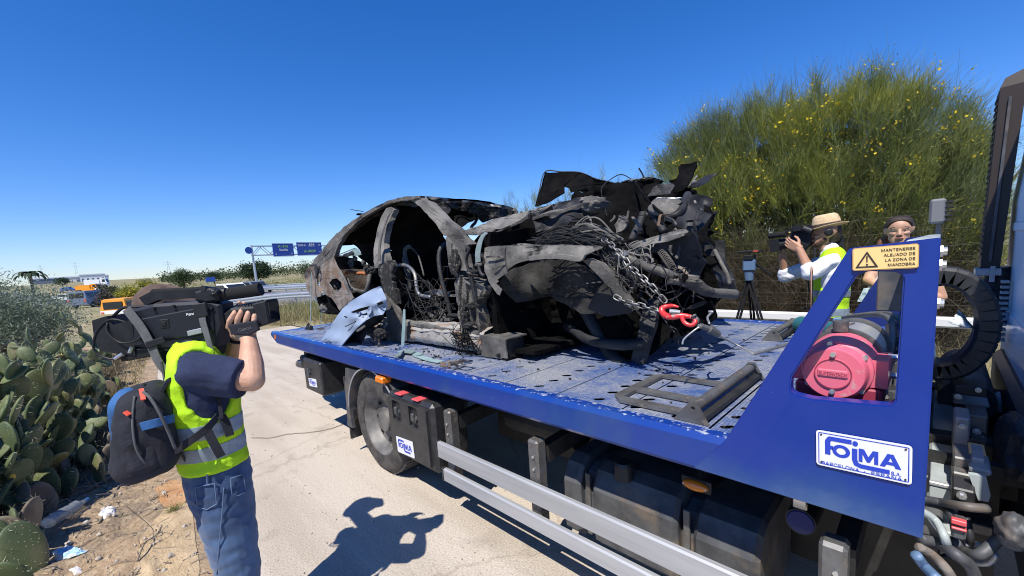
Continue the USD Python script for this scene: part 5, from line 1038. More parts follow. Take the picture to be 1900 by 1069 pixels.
part(C, 'windscreen_header', plate(L(zc, [(60, 92), (120, 86), (260, 92), (480, 115), (760, 150), (960, 178), (1100, 190), (1250, 240), (1270, 255), (1200, 260), (1000, 215), (760, 180), (480, 150), (300, 130), (140, 130)]), idw([(775, 366, 2.26), (800, 367, 2.5), (860, 374, 2.9), (920, 380, 3.3), (960, 390, 3.6)]), .06, .01, 5, 10, seed=50, td=(-.9, .2, -.1)), 'heated_steel', smooth=40)
part(C, 'charred_headliner', plate(L(zc, [(150, 135), (480, 150), (760, 180), (1000, 212), (1200, 258), (1170, 310), (1050, 340), (900, 375), (840, 400), (790, 360), (760, 300), (610, 262), (600, 255), (490, 232), (400, 330), (330, 270), (240, 170)]), idw([(785, 372, 2.4), (860, 385, 2.85), (950, 395, 3.4), (900, 408, 3.1), (820, 395, 2.5)]), .03, .05, 6, 10, seed=51, jag=1.0), 'char_crust', smooth=25)
part(C, 'hanging_headliner', plate(L(zc, [(330, 270), (420, 330), (490, 285), (610, 262), (760, 285), (800, 355), (720, 370), (650, 420), (560, 470), (500, 430), (420, 365)]), idw([(815, 395, 2.7), (870, 400, 3.0), (855, 420, 2.7)]), .02, .04, 6, 9, seed=52, jag=.8), 'soot', smooth=25)
part(C, 'windscreen_frame', [strip(W3(zc, [(1240, 255, 3.6), (1190, 310, 3.5), (1040, 370, 3.3)]), .07, .05, (0, 1, 0), 4, .02), strip(W3(zc, [(790, 355, 3.3), (760, 400, 3.2), (720, 450, 3.1)]), .03, .03, (0, 1, 0), 5, .01)], 'burnt_grey')
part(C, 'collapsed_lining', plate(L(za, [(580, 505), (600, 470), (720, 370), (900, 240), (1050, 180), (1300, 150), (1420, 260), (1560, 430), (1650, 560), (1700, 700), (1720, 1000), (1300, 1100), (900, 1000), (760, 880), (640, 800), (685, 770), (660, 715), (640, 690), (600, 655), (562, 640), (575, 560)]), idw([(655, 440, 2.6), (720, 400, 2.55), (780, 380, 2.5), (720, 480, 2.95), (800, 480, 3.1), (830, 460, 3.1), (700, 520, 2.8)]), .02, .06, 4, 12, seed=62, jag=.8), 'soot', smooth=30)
part(C, 'dashboard_remains', wobble(refine(bx((-2.55, 2.9, 1.78), (.28, 1.5, .12), .03), .1), .07, 5, 15), 'char_crust', smooth=30)
def far_side():
    P = sg.Polygon([(-5.75, 1.25), (-5.6, 1.78), (-5.1, 1.90), (-4.5, 1.90), (-2.3, 1.92), (-1.3, 1.80), (-1.2, 1.35), (-1.9, 1.2), (-2.3, 1.08), (-4.4, 1.08), (-4.9, 1.3)])
    m = trimesh.creation.extrude_polygon(P, .06, engine='earcut'); v = m.vertices
    return wobble(refine(trimesh.Trimesh(np.c_[v[:, 0], YFAR + v[:, 2], v[:, 1]], m.faces, process=False), .2), .05, 3, 9)
part(C, 'far_body_side', far_side(), 'burnt_dark', smooth=40)
def far_glass():
    P = sg.Polygon([(-4.60, 1.88), (-4.25, 2.12), (-3.6, 2.30), (-2.95, 2.31), (-2.45, 1.95)])
    P2 = sg.Polygon([(-4.42, 1.92), (-4.15, 2.08), (-4.05, 2.10), (-4.10, 1.95)])
    m = trimesh.creation.extrude_polygon(P.difference(sg.Polygon([(-2.95, 2.2), (-2.62, 1.99), (-2.75, 1.96), (-3.0, 2.1)])), .03, engine='earcut'); v = m.vertices
    return wobble(refine(trimesh.Trimesh(np.c_[v[:, 0], 3.60 + v[:, 2] + (1.9 - v[:, 1]) * -.1, v[:, 1]], m.faces, process=False), .15), .03, 4, 11)
part(C, 'far_upper_side', far_glass(), 'soot', smooth=40)
part(C, 'rear_bulkhead', wobble(refine(hull([(-4.60, y, 1.12) for y in (2.15, 3.65)] + [(-4.45, y, 1.80) for y in (2.2, 3.6)] + [(-4.52, y, 1.12) for y in (2.15, 3.65)] + [(-4.38, y, 1.80) for y in (2.2, 3.6)]), .12), .07, 4, 14), 'soot', smooth=40)
part(C, 'boot_floor', wobble(refine(bx((-5.1, 2.9, 1.45), (1.1, 1.5, .06)), .2), .08, 4, 16), 'soot', smooth=40)
part(C, 'tail_panel', wobble(refine(bx((-5.62, 2.9, 1.58), (.05, 1.5, .42)), .2), .07, 4, 17), 'burnt_rust', smooth=40)
# seat frames, steering remains
def seat(x, y):
    f = [tube(spline([(x - .25, y - .2, 1.30), (x - .36, y - .2, 1.75), (x - .38, y - .12, 1.95), (x - .38, y + .12, 1.95), (x - .36, y + .2, 1.75), (x - .25, y + .2, 1.30)], 5), .022, 8),
         tube(spline([(x - .25, y - .22, 1.28), (x + .2, y - .22, 1.30), (x + .25, y, 1.31), (x + .2, y + .22, 1.30), (x - .25, y + .22, 1.28)], 5), .022, 8)]
    for k in range(4): f.append(tube([(x - .27 - .03 * k, y - .2, 1.38 + .12 * k), (x - .27 - .03 * k, y + .2, 1.38 + .12 * k)], .008, 5))
    return f
part(C, 'seat_frame', seat(-3.0, 2.55), 'burnt_dark', smooth=True); part(C, 'seat_frame', seat(-3.0, 3.25), 'burnt_dark', smooth=True)
part(C, 'seat_tube', tube(spline(W3(c3, [(600, 540, 2.3), (650, 543, 2.25), (685, 580, 2.22), (695, 640, 2.2), (710, 680, 2.2), (760, 690, 2.2)]), 6), .018, 8), 'heated_steel', smooth=True)
part(C, 'seat_tube', tube(spline(W3(c3, [(665, 660, 2.35), (655, 560, 2.36), (640, 490, 2.38), (645, 460, 2.4), (665, 452, 2.42)]), 6), .022, 8), 'burnt_grey', smooth=True)
part(C, 'seat_tube', tube(spline(W3(c3, [(665, 452, 2.42), (700, 490, 2.5), (720, 550, 2.5), (730, 590, 2.5)]), 6), .010, 6), 'burnt_grey', smooth=True)
part(C, 'seat_post', strip(W3(c3, [(635, 505, 2.35), (645, 560, 2.33), (655, 585, 2.32)]), .04, .03, (1, 0, 0), 6), 'burnt_ash')
part(C, 'seat_pan', plate(L(zd, [(140, 240), (200, 225), (300, 205), (350, 215), (410, 265), (480, 268), (480, 285), (380, 285), (240, 278), (140, 262)]), idw([(785, 543, 2.35), (815, 538, 2.6), (845, 548, 2.35)]), .03, .006, 6, 8, seed=61), 'heated_steel', smooth=40)
part(C, 'brake_lever', tube(spline(W3(zd, [(320, 205, 2.5), (340, 150, 2.5), (380, 105, 2.5), (410, 95, 2.5)]), 5), .010, 6), 'strap_teal' if False else 'rust_orange', smooth=True)
part(C, 'seat_rail', [strip(W3(zd, [(70, 545, 2.25), (250, 540, 2.25), (430, 520, 2.25)]), .03, .02, (0, 0, 1), 3), strip(W3(zd, [(330, 430, 2.3), (360, 520, 2.3)]), .07, .02, (1, 0, 0), 4), strip(W3(zd, [(170, 400, 2.3), (250, 500, 2.28)]), .035, .02, (1, 0, 0), 5)], 'burnt_grey')
part(C, 'steering_wheel', tube(np.array([(-2.72 + .05 * math.sin(q), 3.25 + .19 * math.cos(q), 1.72 + .18 * math.sin(q)) for q in np.linspace(0, 2 * np.pi, 40, endpoint=False)]), .014, 8, True), 'soot', smooth=True)
for k in range(20):
    p = np.array([-3.9 + 1.4 * RNG.random(), 2.15 + .5 * RNG.random(), 1.17 + .30 * RNG.random() ** 2])
    d_ = RNG.normal(0, 1, 3) * [1, .6, .8]; d_ /= np.linalg.norm(d_)
    part(C, 'cabin_debris', strip(spline([p, p + d_ * .08 + RNG.normal(0, .02, 3), p + d_ * .16 + RNG.normal(0, .03, 3)], 4), .01 + .03 * RNG.random(), .006 + .01 * RNG.random(), RNG.normal(0, 1, 3), k), ['burnt_dark', 'burnt_grey', 'soot', 'char_crust'][k % 4])
for k in range(9):
    p = ony(*zb(820 + 90 * RNG.random(), 640 + 200 * RNG.random()), 1.93); part(C, 'wheel_arch_remains', lump(p, (.04, .03, .05), 80 + k, 2, .9), ['char_crust', 'burnt_dark'][k % 2])
part(C, 'wheel_arch_remains', [strip(W3(zb, [(930, 540, 1.93), (900, 640, 1.9), (870, 700, 1.9)]), .05, .015, (1, 0, 0), 4, .01)], 'burnt_ash')
part(C, 'cabin_wires', loose(ony(*c3(640, 690), 2.2), ony(*c3(790, 780), 2.2), .08, 26, .003, rw, .09, .0), 'burnt_dark', kind='stuff')
part(C, 'post_wires', loose(ony(*zd(470, 680), 1.94), ony(*zd(690, 820), 1.94), .05, 26, .0025, rw, .035, -.02), 'soot', kind='stuff')
# deck litter of ash and chips
cr_ = []
for k in range(130):
    q = RNG.random(); x = -4.2 + 3.4 * RNG.random(); y = 1.72 + (.35 if x < -2.1 else 2.0) * RNG.random() ** 1.3
    cr_.append(lump((x, y, ZD + .004), (.003 + .006 * RNG.random(),) * 3, k, 1, .9))
solo('ash_crumbs', cr_, 'char_crust', 'black crumbs of ash scattered on the truck deck', 'ash', kind='stuff')

# ---------------- the torn silver bumper cover lying by the rear
BP = thing('bumper_cover', 'torn silver blue bumper cover lying against the car wreck rear', 'bumper', (-4.1, 1.7, ZD))
bpoly = L(zb, [(195, 800), (240, 740), (300, 640), (370, 540), (450, 430), (540, 350), (640, 290), (760, 225), (860, 185), (880, 240), (920, 330), (930, 420), (880, 500), (800, 510), (700, 560), (600, 650), (520, 740), (460, 810), (420, 860), (350, 845), (330, 800), (270, 765), (230, 790)])
bY = idw([(594, 634, 1.56), (612, 605, 1.62), (645, 562, 1.72), (690, 536, 1.82), (708, 535, 1.84), (716, 570, 1.80), (700, 585, 1.72), (660, 605, 1.60), (632, 642, 1.56), (655, 590, 1.60), (690, 565, 1.70), (620, 632, 1.55)])
part(BP, 'skin', plate(bpoly, bY, .012, .005, 4, 7, seed=70), 'silver_blue', smooth=50)
part(BP, 'under_lip', plate(L(zb, [(420, 860), (520, 740), (600, 650), (700, 560), (800, 510), (880, 500), (900, 540), (820, 610), (760, 640), (700, 720), (640, 830), (560, 880)]), idw([(634, 645, 1.60), (690, 595, 1.76), (705, 600, 1.86), (660, 640, 1.75)]), .012, .008, 4, 7, seed=71), 'char_plastic', smooth=50)
part(BP, 'seam', [tube(spline(W3(zb, [(360, 545, 1.66), (480, 450, 1.70), (620, 370, 1.74), (780, 310, 1.79), (870, 280, 1.82)]), 6), .005, 5), tube(spline(W3(zb, [(470, 520, 1.62), (560, 535, 1.63), (640, 520, 1.65), (720, 480, 1.69)]), 6), .005, 5), tube(spline(W3(zb, [(480, 630, 1.585), (570, 585, 1.60), (680, 520, 1.66)]), 6), .004, 5)], 'soot')
part(BP, 'tear', [plate(L(zb, [(535, 470), (640, 430), (760, 400), (880, 350), (890, 380), (780, 420), (660, 460), (560, 478)]), idw([(650, 575, 1.62), (705, 565, 1.73)]), .004, .004, 6, 8)], 'soot')
for x_, y_ in ((630, 490), (755, 462)):
    part(BP, 'lamp_socket', lathe(ony(*zb(x_, y_), 1.645 if x_ < 700 else 1.70), (.1, -1, .35), [(0, .030), (.012, .034), (.014, .026), (.004, .02), (.004, .001)], 22), 'silver_blue', smooth=30)
part(BP, 'crushed_edge', [scrap(ony(*zb(895, 360 + 40 * k), 1.80 + .01 * k), (.022, .022, .02), 33 + k) for k in range(4)], 'char_crust')
part(BP, 'bracket', strip(W3(zb, [(610, 680, 1.60), (650, 655, 1.60), (695, 622, 1.62)]), .02, .012, (0, 0, 1), 3), 'burnt_ash')
part(BP, 'hanging_clip', [lump(ony(*zb(780 + 25 * k, 690 + 18 * (k % 3)), 1.78), (.05, .04, .045), 90 + k, 2, .9) for k in range(5)] + [strip(W3(zb, [(845, 700, 1.78), (850, 800, 1.76), (835, 890, 1.75)]), .03, .012, (1, 0, 0), 4, .01)], 'char_crust')

# ---------------- straps
def strap(name, label, pts, w, dirw, m, group=None):
    p = np.array(pts); b = (p[:, 0].mean(), p[:, 1].mean(), p[:, 2].min())
    t = thing(name, label, 'strap', b, group)
    part(t, 'webbing', strip(p, w, .006, dirw, 3), m); return t
strap('tie_down_strap', 'grey green strap hanging from the car sill to the deck', W3(zb, [(1130, 440, 1.93), (1125, 640, 1.91), (1110, 890, 1.90)]), [.03, .055, .05], (1, 0, 0), 'strap_teal')
d0 = [onz(*zb(x, y), ZD + .012 + .01 * (k % 2)) for k, (x, y) in enumerate(((1080, 900), (1150, 900), (1230, 920), (1307, 940)))] + [onz(*zd(x, y), ZD + .012) for x, y in ((60, 890), (200, 940), (330, 965))]
rt = strap('ratchet_strap', 'grey green ratchet strap lying loose on the deck edge', d0, .055, (0, 1, .05), 'strap_teal')
part(rt, 'strap_fold', strip([onz(*zb(x, y), ZD + .03) for x, y in ((1060, 960), (1100, 900), (1190, 905), (1230, 910))], .05, .006, (0.3, 1, .3), 5, .01), 'strap_grey')
rp = onz(*zd(450, 985), ZD + .03)
part(rt, 'ratchet_frame', [bx(rp + [0, s * .03, 0], (.15, .006, .035), .002, rotz(.35)) for s in (-1, 1)], 'burnt_rust')
part(rt, 'ratchet_handle', [beam(rp + [.02, -.035, .02], rp + [.15, -.02, .025], .012, .012), beam(rp + [.02, .035, .02], rp + [.15, .05, .025], .012, .012), cyl(rp + [.15, -.02, .025], rp + [.15, .05, .025], .010)], 'chrome')
part(rt, 'ratchet_spool', [cyl(rp + [-.02, -.04, .005], rp + [-.02, .04, .005], .017), cyl(rp + [.05, -.045, -.01], rp + [.05, .05, -.01], .012)], 'bolt_steel')
strap('tie_down_strap', 'dark strap over the bonnet hinge hooked to the front wing', W3(zc, [(900, 515, 2.05), (850, 560, 2.02), (815, 650, 1.98), (795, 760, 1.93), (800, 860, 1.92)]), [.05, .05, .055], (1, 0, 0), 'strap_grey')
hk = thing('strap_hook', 'dark hook end of the strap on the hinge post', 'hook', ony(*zc(810, 900), 1.93))
part(hk, 'hook', [tube(spline(W3(zc, [(805, 880, 1.92), (820, 960, 1.92), (850, 1010, 1.92), (870, 1000, 1.93)]), 5), .012, 7)], 'burnt_dark', smooth=True)
part(hk, 'collar', bx(ony(*zc(805, 885), 1.92), (.06, .02, .02), .004), 'burnt_grey')
rs1 = strap('tie_down_strap', 'tall dark strap standing at the deck rear corner', np.array([ony(578, 505, 2.02), ony(577, 550, 1.95), ony(576, 600, 1.86)]), .028, (1, 0, 0), 'strap_grey')
q0 = ony(575, 608, 1.86)
part(rs1, 'ratchet', [bx(q0 + [0, 0, -.02], (.10, .05, .10), .012), beam(q0 + [-.14, -.02, -.05], q0 + [-.02, 0, .05], .02, .02), lump(q0 + [.12, .1, -.05], (.10, .06, .03), 3, 2, .8)], 'black_steel')
strap('tie_down_strap', 'short thin strap below the rear wing of the car', np.array([ony(596, 555, 2.1), ony(596, 585, 2.05), ony(595, 607, 2.0)]), .016, (1, 0, 0), 'strap_grey')
# ---------------- chain, red hook and winch cable
M('chain_steel', (0.30, 0.29, 0.27), 0.45, 0.6, c2=(0.12, 0.11, 0.10), scale=25)
def chain(pts, label, pitch=.034):
    P = spline(np.array(pts), 14); s = np.r_[0, np.cumsum(np.linalg.norm(np.diff(P, axis=0), axis=1))]
    n = int(s[-1] / pitch); t = thing('towing_chain', label, 'chain', P[len(P) // 2], 'chains around the bumper beam')
    for i in range(n):
        a = np.array([np.interp(pitch * (i + .5), s, P[:, k]) for k in range(3)]); b = np.array([np.interp(min(pitch * (i + .55), s[-1]), s, P[:, k]) for k in range(3)])
        d, u, w = frame(b - a, (0.2, .3, 1)); s_ = u if i % 2 else w
        ring = []
        for q in np.linspace(0, 2 * np.pi, 16, endpoint=False):
            ring.append(a + d * (.0115 * math.cos(q) + .0125 * np.sign(math.cos(q)) * min(1, abs(math.cos(q)) * 3)) + s_ * .0125 * math.sin(q))
        part(t, 'chain_link', tube(np.array(ring), .0042, 6, True), 'chain_steel', smooth=True)
chain(W3(zg, [(-10, 20, 2.08), (60, 60, 2.06), (130, 130, 2.04), (200, 200, 2.03), (260, 290, 2.02), (340, 360, 2.01), (440, 450, 2.0), (540, 560, 2.0), (610, 640, 2.01), (650, 690, 2.02)]), 'long steel chain running from the bumper beam to the red hook', .036)
chain(W3(zg, [(110, 590, 2.0), (220, 640, 2.0), (340, 670, 2.0), (450, 705, 2.0), (570, 745, 2.0), (600, 750, 2.02)]), 'short steel chain running from the front strut to the red hook', .036)
HKp = thing('tow_hook', 'red steel tow hook joining the chains to the winch cable', 'hook', ony(*zg(700, 770), 2.0))
part(HKp, 'hook_body', tube(spline(W3(zg, [(745, 695, 2.03), (690, 682, 2.03), (620, 690, 2.01), (578, 710, 2.0), (585, 750, 1.99), (630, 785, 1.98), (690, 790, 1.98), (760, 780, 1.99), (830, 785, 2.0), (880, 795, 2.0)]), 6), np.interp(np.linspace(0, 1, 55), [0, .15, .35, .55, .75, 1], [.005, .011, .0145, .016, .015, .010]), 12), 'red_hook', smooth=True)
part(HKp, 'hook_eye', tube(spline(W3(zg, [(775, 790, 1.98), (795, 840, 1.975), (840, 870, 1.975), (885, 870, 1.98), (910, 840, 1.99), (895, 800, 2.0)]), 6), .0105, 10), 'red_hook', smooth=True)
part(HKp, 'hook_latch', cyl(ony(*zg(655, 735), 1.97), ony(*zg(760, 745), 1.985), .012, .010, 10), 'wire_steel')
part(HKp, 'thimble', [tube(spline(W3(zg, [(890, 780, 2.0), (930, 820, 2.0), (920, 850, 2.0), (880, 835, 2.0)]), 6), .010, 8), cyl(ony(*zg(890, 770), 1.99), ony(*zg(900, 790), 1.99), .012, n=10)], 'grey_steel', smooth=True)
c1_ = ony(*zg(930, 875), 2.0); c9 = np.array([wc[0] - .02, wc[1] + .33, wc[2] + RW])
wcb = thing('winch_cable', 'steel winch cable running from the red hook across the deck to the winch', 'cable', c1_)
pA = onz(*zg(1140, 975), 1.18); pB = onz(1400, 657, 1.13); pC = onz(1432, 676, 1.12)
part(wcb, 'wire_rope', tube(np.array([c1_, ony(*zg(1040, 905), 2.06), ony(*zg(1140, 975), 2.12), ony(1400, 657, 2.30), c9]), .0075, 7), 'wire_steel', smooth=True)
part(wcb, 'ferrule', [cyl(ony(*zg(960, 880), 2.01), ony(*zg(1040, 910), 2.05), .014, n=10), cyl(ony(*zg(1045, 905), 2.05), ony(*zg(1140, 965), 2.1), .022, .016, 10)], 'grey_steel')
part(wcb, 'loose_end', tube(spline(W3(zg, [(950, 890, 2.0), (880, 940, 1.98), (800, 1010, 1.96), (780, 1065, 1.95)]), 6), .005, 6), 'wire_steel', smooth=True)
part(wcb, 'tail_chain', tube(spline(W3(zg, [(1050, 860, 2.05), (1030, 800, 2.1), (1060, 760, 2.15), (1080, 740, 2.15), (1040, 740, 2.15)]), 6), .006, 6), 'wire_steel', smooth=True)
# ================================================================== people and what they carry
M('skin', (0.50, 0.30, 0.20), 0.55, c2=(0.44, 0.24, 0.16), scale=14, bump=0.0015, bscale=160)
M('skin_tan', (0.46, 0.25, 0.155), 0.55, c2=(0.40, 0.21, 0.13), scale=14, bump=0.0015, bscale=160)
M('nail', (0.62, 0.38, 0.30), 0.35)
M('jeans', (0.020, 0.048, 0.12), 0.9, c2=(0.050, 0.10, 0.20), scale=4, bump=0.002, bscale=220, sheen=0.2)
M('jeans_stitch', (0.10, 0.15, 0.24), 0.9)
M('navy_cotton', (0.008, 0.014, 0.045), 0.9, c2=(0.013, 0.021, 0.06), scale=8, bump=0.003, bscale=60)
M('hi_vis', (0.50, 0.85, 0.015), 0.75, c2=(0.46, 0.80, 0.012), scale=5, bump=0.004, bscale=28, translucent=0.15)
M('reflective', (0.24, 0.30, 0.36), 0.45, 0.2, c2=(0.20, 0.25, 0.31), scale=12, bump=0.003, bscale=40)
M('white_shirt', (0.72, 0.73, 0.76), 0.85, bump=0.004, bscale=30)
M('cap_brown', (0.085, 0.055, 0.042), 0.95, c2=(0.13, 0.09, 0.07), scale=9, bump=0.004, bscale=60)
M('hair_dark', (0.018, 0.011, 0.008), 0.55, c2=(0.035, 0.02, 0.012), scale=6, stretch=(1, 1, 9), bump=0.004, bscale=90)
M('hair_auburn', (0.16, 0.06, 0.025), 0.5, c2=(0.25, 0.10, 0.04), scale=6, stretch=(9, 9, 1), bump=0.004, bscale=90)
M('beard', (0.06, 0.034, 0.022), 0.9, c2=(0.16, 0.085, 0.055), scale=60)
M('eye_white', (0.38, 0.35, 0.33), 0.4)
M('eye_dark', (0.02, 0.012, 0.008), 0.25)
M('lips', (0.36, 0.13, 0.10), 0.5)
M('straw', (0.62, 0.46, 0.28), 0.85, c2=(0.52, 0.37, 0.21), scale=60, bump=0.003, bscale=160)
M('hat_band', (0.05, 0.035, 0.03), 0.8)
M('cam_black', (0.008, 0.0085, 0.010), 0.5, c2=(0.014, 0.0145, 0.017), scale=20, spec=.35)
M('cam_grey', (0.011, 0.0125, 0.018), 0.45, spec=.35)
M('foam_black', (0.010, 0.010, 0.010), 1.0, bump=0.003, bscale=300)
M('lens_glass', (0.01, 0.01, 0.012), 0.06, coat=1.0)
M('webbing_grey', (0.075, 0.077, 0.08), 0.85, c2=(0.10, 0.10, 0.105), scale=30, bump=0.001, bscale=300)
M('pack_black', (0.007, 0.008, 0.014), 0.85, c2=(0.012, 0.013, 0.022), scale=18, bump=0.003, bscale=90)
M('pack_blue', (0.018, 0.085, 0.24), 0.75, c2=(0.022, 0.10, 0.27), scale=14, bump=0.003, bscale=70)
M('zip_red', (0.70, 0.09, 0.05), 0.6)
M('silver_bit', (0.45, 0.46, 0.48), 0.35, 0.7)
M('print_cloth', (0.55, 0.66, 0.68), 0.9, c2=(0.22, 0.36, 0.40), scale=40, lo=.5, hi=.55)

def mani(bones, seg=20):
    """bones: lists of (centre, radius); the hull of each list's spheres, all joined"""
    out = []
    for b in bones:
        ss = [m3.Manifold.sphere(float(r), seg).translate([float(x) for x in c]) for c, r in b]
        out.append(m3.Manifold.batch_hull(ss))
    return m3.Manifold.batch_boolean(out, m3.OpType.Add)
def soft(man, length=.014, it=8, fold=0.0, ff=9.0, seed=0, st=(1, 1, 1)):
    man = man.refine_to_length(length); v, f = arr(man)
    t = trimesh.Trimesh(v, f, process=False); t.merge_vertices()
    if it: trimesh.smoothing.filter_taubin(t, lamb=.5, nu=.53, iterations=it)
    if fold:
        n = t.vertex_normals; p = t.vertices * np.asarray(st) * ff
        q = meshkit.fbm(p, 3, seed); ridge = np.abs(q - .5) * 2
        t.vertices = t.vertices + n * (fold * (1 - 2.2 * ridge))[:, None]
    return t
def grow(bones, d): return [[(c, r + d) for c, r in b] for b in bones]
class Fig:
    def __init__(s, base, F, H):
        s.b = np.array([base[0], base[1], base[2]]); s.F = nrm([F[0], F[1], 0]); s.R = np.array([s.F[1], -s.F[0], 0]); s.k = H / 1.76
    def __call__(s, r, f, z): return s.b + s.k * (s.R * r + s.F * f + np.array([0, 0, z]))
def torso_bones(P, k):
    return [[(P(-.082, 0, .93), .112 * k), (P(.082, 0, .93), .112 * k), (P(-.075, -.01, 1.06), .100 * k), (P(.075, -.01, 1.06), .100 * k)],
            [(P(-.075, -.01, 1.06), .100 * k), (P(.075, -.01, 1.06), .100 * k), (P(-.105, -.01, 1.27), .112 * k), (P(.105, -.01, 1.27), .112 * k)],
            [(P(-.105, -.01, 1.27), .112 * k), (P(.105, -.01, 1.27), .112 * k), (P(-.165, -.02, 1.42), .066 * k), (P(.165, -.02, 1.42), .066 * k), (P(0, -.01, 1.46), .075 * k)]]
def leg_bones(P, k, w=.10, sp=.0):
    out = []
    for s in (-1, 1):
        out += [[(P(s * w, 0, .90), .105 * k), (P(s * (w + sp * .5), .015, .49), .068 * k)], [(P(s * (w + sp * .5), .015, .49), .068 * k), (P(s * (w + sp * .8), -.02, .33), .062 * k)], [(P(s * (w + sp * .8), -.02, .33), .062 * k), (P(s * (w + sp), -.02, .09), .045 * k)]]
    return out
def foot_bones(P, k, w=.10, sp=0.0):
    out = []
    for s in (-1, 1):
        out.append([(P(s * (w + sp), -.06, .045), .042 * k), (P(s * (w + sp), .13, .035), .038 * k), (P(s * (w + sp) + s * .015, .10, .03), .034 * k), (P(s * (w + sp), -.02, .10), .048 * k)])
    return out
def head_bones(C, F, R, k, U=np.array([0, 0, 1.0])):
    h = lambda r, f, z: C + k * (R * r + F * f + U * z)
    B = [[(h(-.02, -.015, .03), .078 * k), (h(.02, -.015, .03), .078 * k), (h(0, .03, .04), .068 * k), (h(0, -.03, .01), .075 * k)],
         [(h(0, .02, .0), .064 * k), (h(-.022, .052, -.075), .026 * k), (h(.022, .052, -.075), .026 * k), (h(-.045, .0, -.05), .022 * k), (h(.045, .0, -.05), .022 * k), (h(0, .068, -.088), .018 * k)],
         [(h(0, .085, .018), .010 * k), (h(0, .108, -.022), .011 * k), (h(-.014, .092, -.028), .008 * k), (h(.014, .092, -.028), .008 * k)],
         [(h(-.038, .074, .030), .012 * k), (h(.038, .074, .030), .012 * k), (h(0, .082, .034), .012 * k)],
         [(h(-.018, .085, -.050), .009 * k), (h(.018, .085, -.050), .009 * k), (h(0, .092, -.050), .009 * k)]]
    for s in (-1, 1):
        B += [[(h(s * .078, -.005, .022), .010 * k), (h(s * .084, -.022, .012), .011 * k), (h(s * .076, -.008, -.022), .009 * k)], [(h(s * .035, .068, -.015), .016 * k), (h(s * .048, .045, -.012), .018 * k)]]
    return B, h
def hand_bones(w, D, N, S, k=1.0, curl=.5, spread=.10, thumb_in=.5):
    """w wrist, D towards the fingers, N out of the back of the hand, S towards the thumb"""
    D, N = nrm(D), nrm(N); S = nrm(S - D * np.dot(S, D)); N = nrm(np.cross(D, S)) * np.sign(np.dot(np.cross(D, S), N) or 1)
    q = lambda d, s, n: w + k * (D * d + S * s + N * n)
    B = [[(q(0, .018, 0), .020 * k), (q(0, -.018, 0), .020 * k), (q(.085, .032, .004), .012 * k), (q(.085, -.032, .002), .011 * k)]]
    for i, (s0, ln, r) in enumerate(((.031, .070, .0088), (.011, .078, .0092), (-.010, .073, .0088), (-.030, .058, .0078))):
        p = q(.088, s0, .003); a = curl * .5; pts = [(p, r * k * 1.05)]; d = nrm(D + S * spread * (s0 * 20) * .4)
        for j, fr in enumerate((.45, .32, .23)):
            a_ = curl * (0.55 + .55 * j); dd = nrm(d * math.cos(a_) - N * math.sin(a_)); p = p + dd * ln * fr * k; pts.append((p, r * k * (1 - .07 * (j + 1))))
        for u, v in zip(pts[:-1], pts[1:]): B.append([u, v])
    t0 = q(.025, .030, -.004); t1 = t0 + k * (D * .028 + S * .026 - N * .012 * (1 + thumb_in)); t2 = t1 + k * (D * .030 + S * .008 - N * .018 * thumb_in); t3 = t2 + k * (D * .022 - N * .008 * thumb_in)
    B += [[(q(.01, .015, 0), .018 * k), (t0, .014 * k)], [(t0, .013 * k), (t1, .0115 * k)], [(t1, .0115 * k), (t2, .0105 * k)], [(t2, .0105 * k), (t3, .0085 * k)]]
    return B
def face(t, h, k, mat_iris='eye_dark'):
    for s in (-1, 1):
        e = part(t, 'eye', lump(h(s * .033, .0775, .012), (.0105 * k, .008 * k, .0050 * k), 1, 2, .0), 'eye_white', smooth=True)
        part(t, 'iris', lump(h(s * .033, .0835, .0118), (.0046 * k,) * 3, 1, 2, .0), mat_iris, smooth=True)
        part(t, 'eyebrow', tube(spline([h(s * .015, .089, .030), h(s * .035, .086, .036), h(s * .054, .072, .030)], 4), .0030 * k, 6), 'hair_dark', smooth=True)
    part(t, 'mouth', tube(spline([h(-.022, .090, -.052), h(0, .102, -.050), h(.022, .090, -.052)], 4), .0048 * k, 6), 'lips', smooth=True)
def halfspace(p, n, big=6.0):
    """solid on the side of the plane that n points to"""
    d, s, u = frame(n); Rm = np.stack([s, u, d], 1); c = np.asarray(p) + d * big / 2
    m = m3.Manifold.cube([big] * 3, True); A = np.c_[Rm, c]
    return m.transform(A.tolist())

# ------------------------------------------------------------------ the cameraman in front
RH = nrm([RGT[0], RGT[1], 0]); AW = nrm([FWD[0], FWD[1], 0])
hip = dep(407, 885, 1.86)
P1 = Fig((hip[0], hip[1], 0.0), .80 * RH + .60 * AW, 1.745); k1 = P1.k
PR, PF = P1.R, P1.F
man = thing('person', 'cameraman in a yellow vest and jeans filming with a big shoulder camera', 'person', P1.b)
shR, shL = P1(.185, -.01, 1.415), P1(-.185, -.01, 1.415)
elR, wrR = dep(468, 705, 1.66), dep(462, 628, 1.76)
elL, wrL = dep(430, 672, 2.02), dep(441, 618, 1.92)
HC = dep(312, 582, 2.02); HF = nrm(.93 * RH + .35 * AW); HR = np.array([HF[1], -HF[0], 0])
tb = torso_bones(P1, k1); lb = leg_bones(P1, k1, .085, .04)
hb1, h1 = head_bones(HC, HF, HR, .97)
neck = [[(P1(0, -.01, 1.44), .062), (HC - [0, 0, .09], .052)]]
armR = [[(shR, .058), (elR, .046)], [(elR, .045), (elR + (wrR - elR) * .35, .046)], [(elR + (wrR - elR) * .35, .046), (wrR, .029)]]
armL = [[(shL, .058), (elL, .046)], [(elL, .045), (elL + (wrL - elL) * .35, .045)], [(elL + (wrL - elL) * .35, .045), (wrL, .029)]]
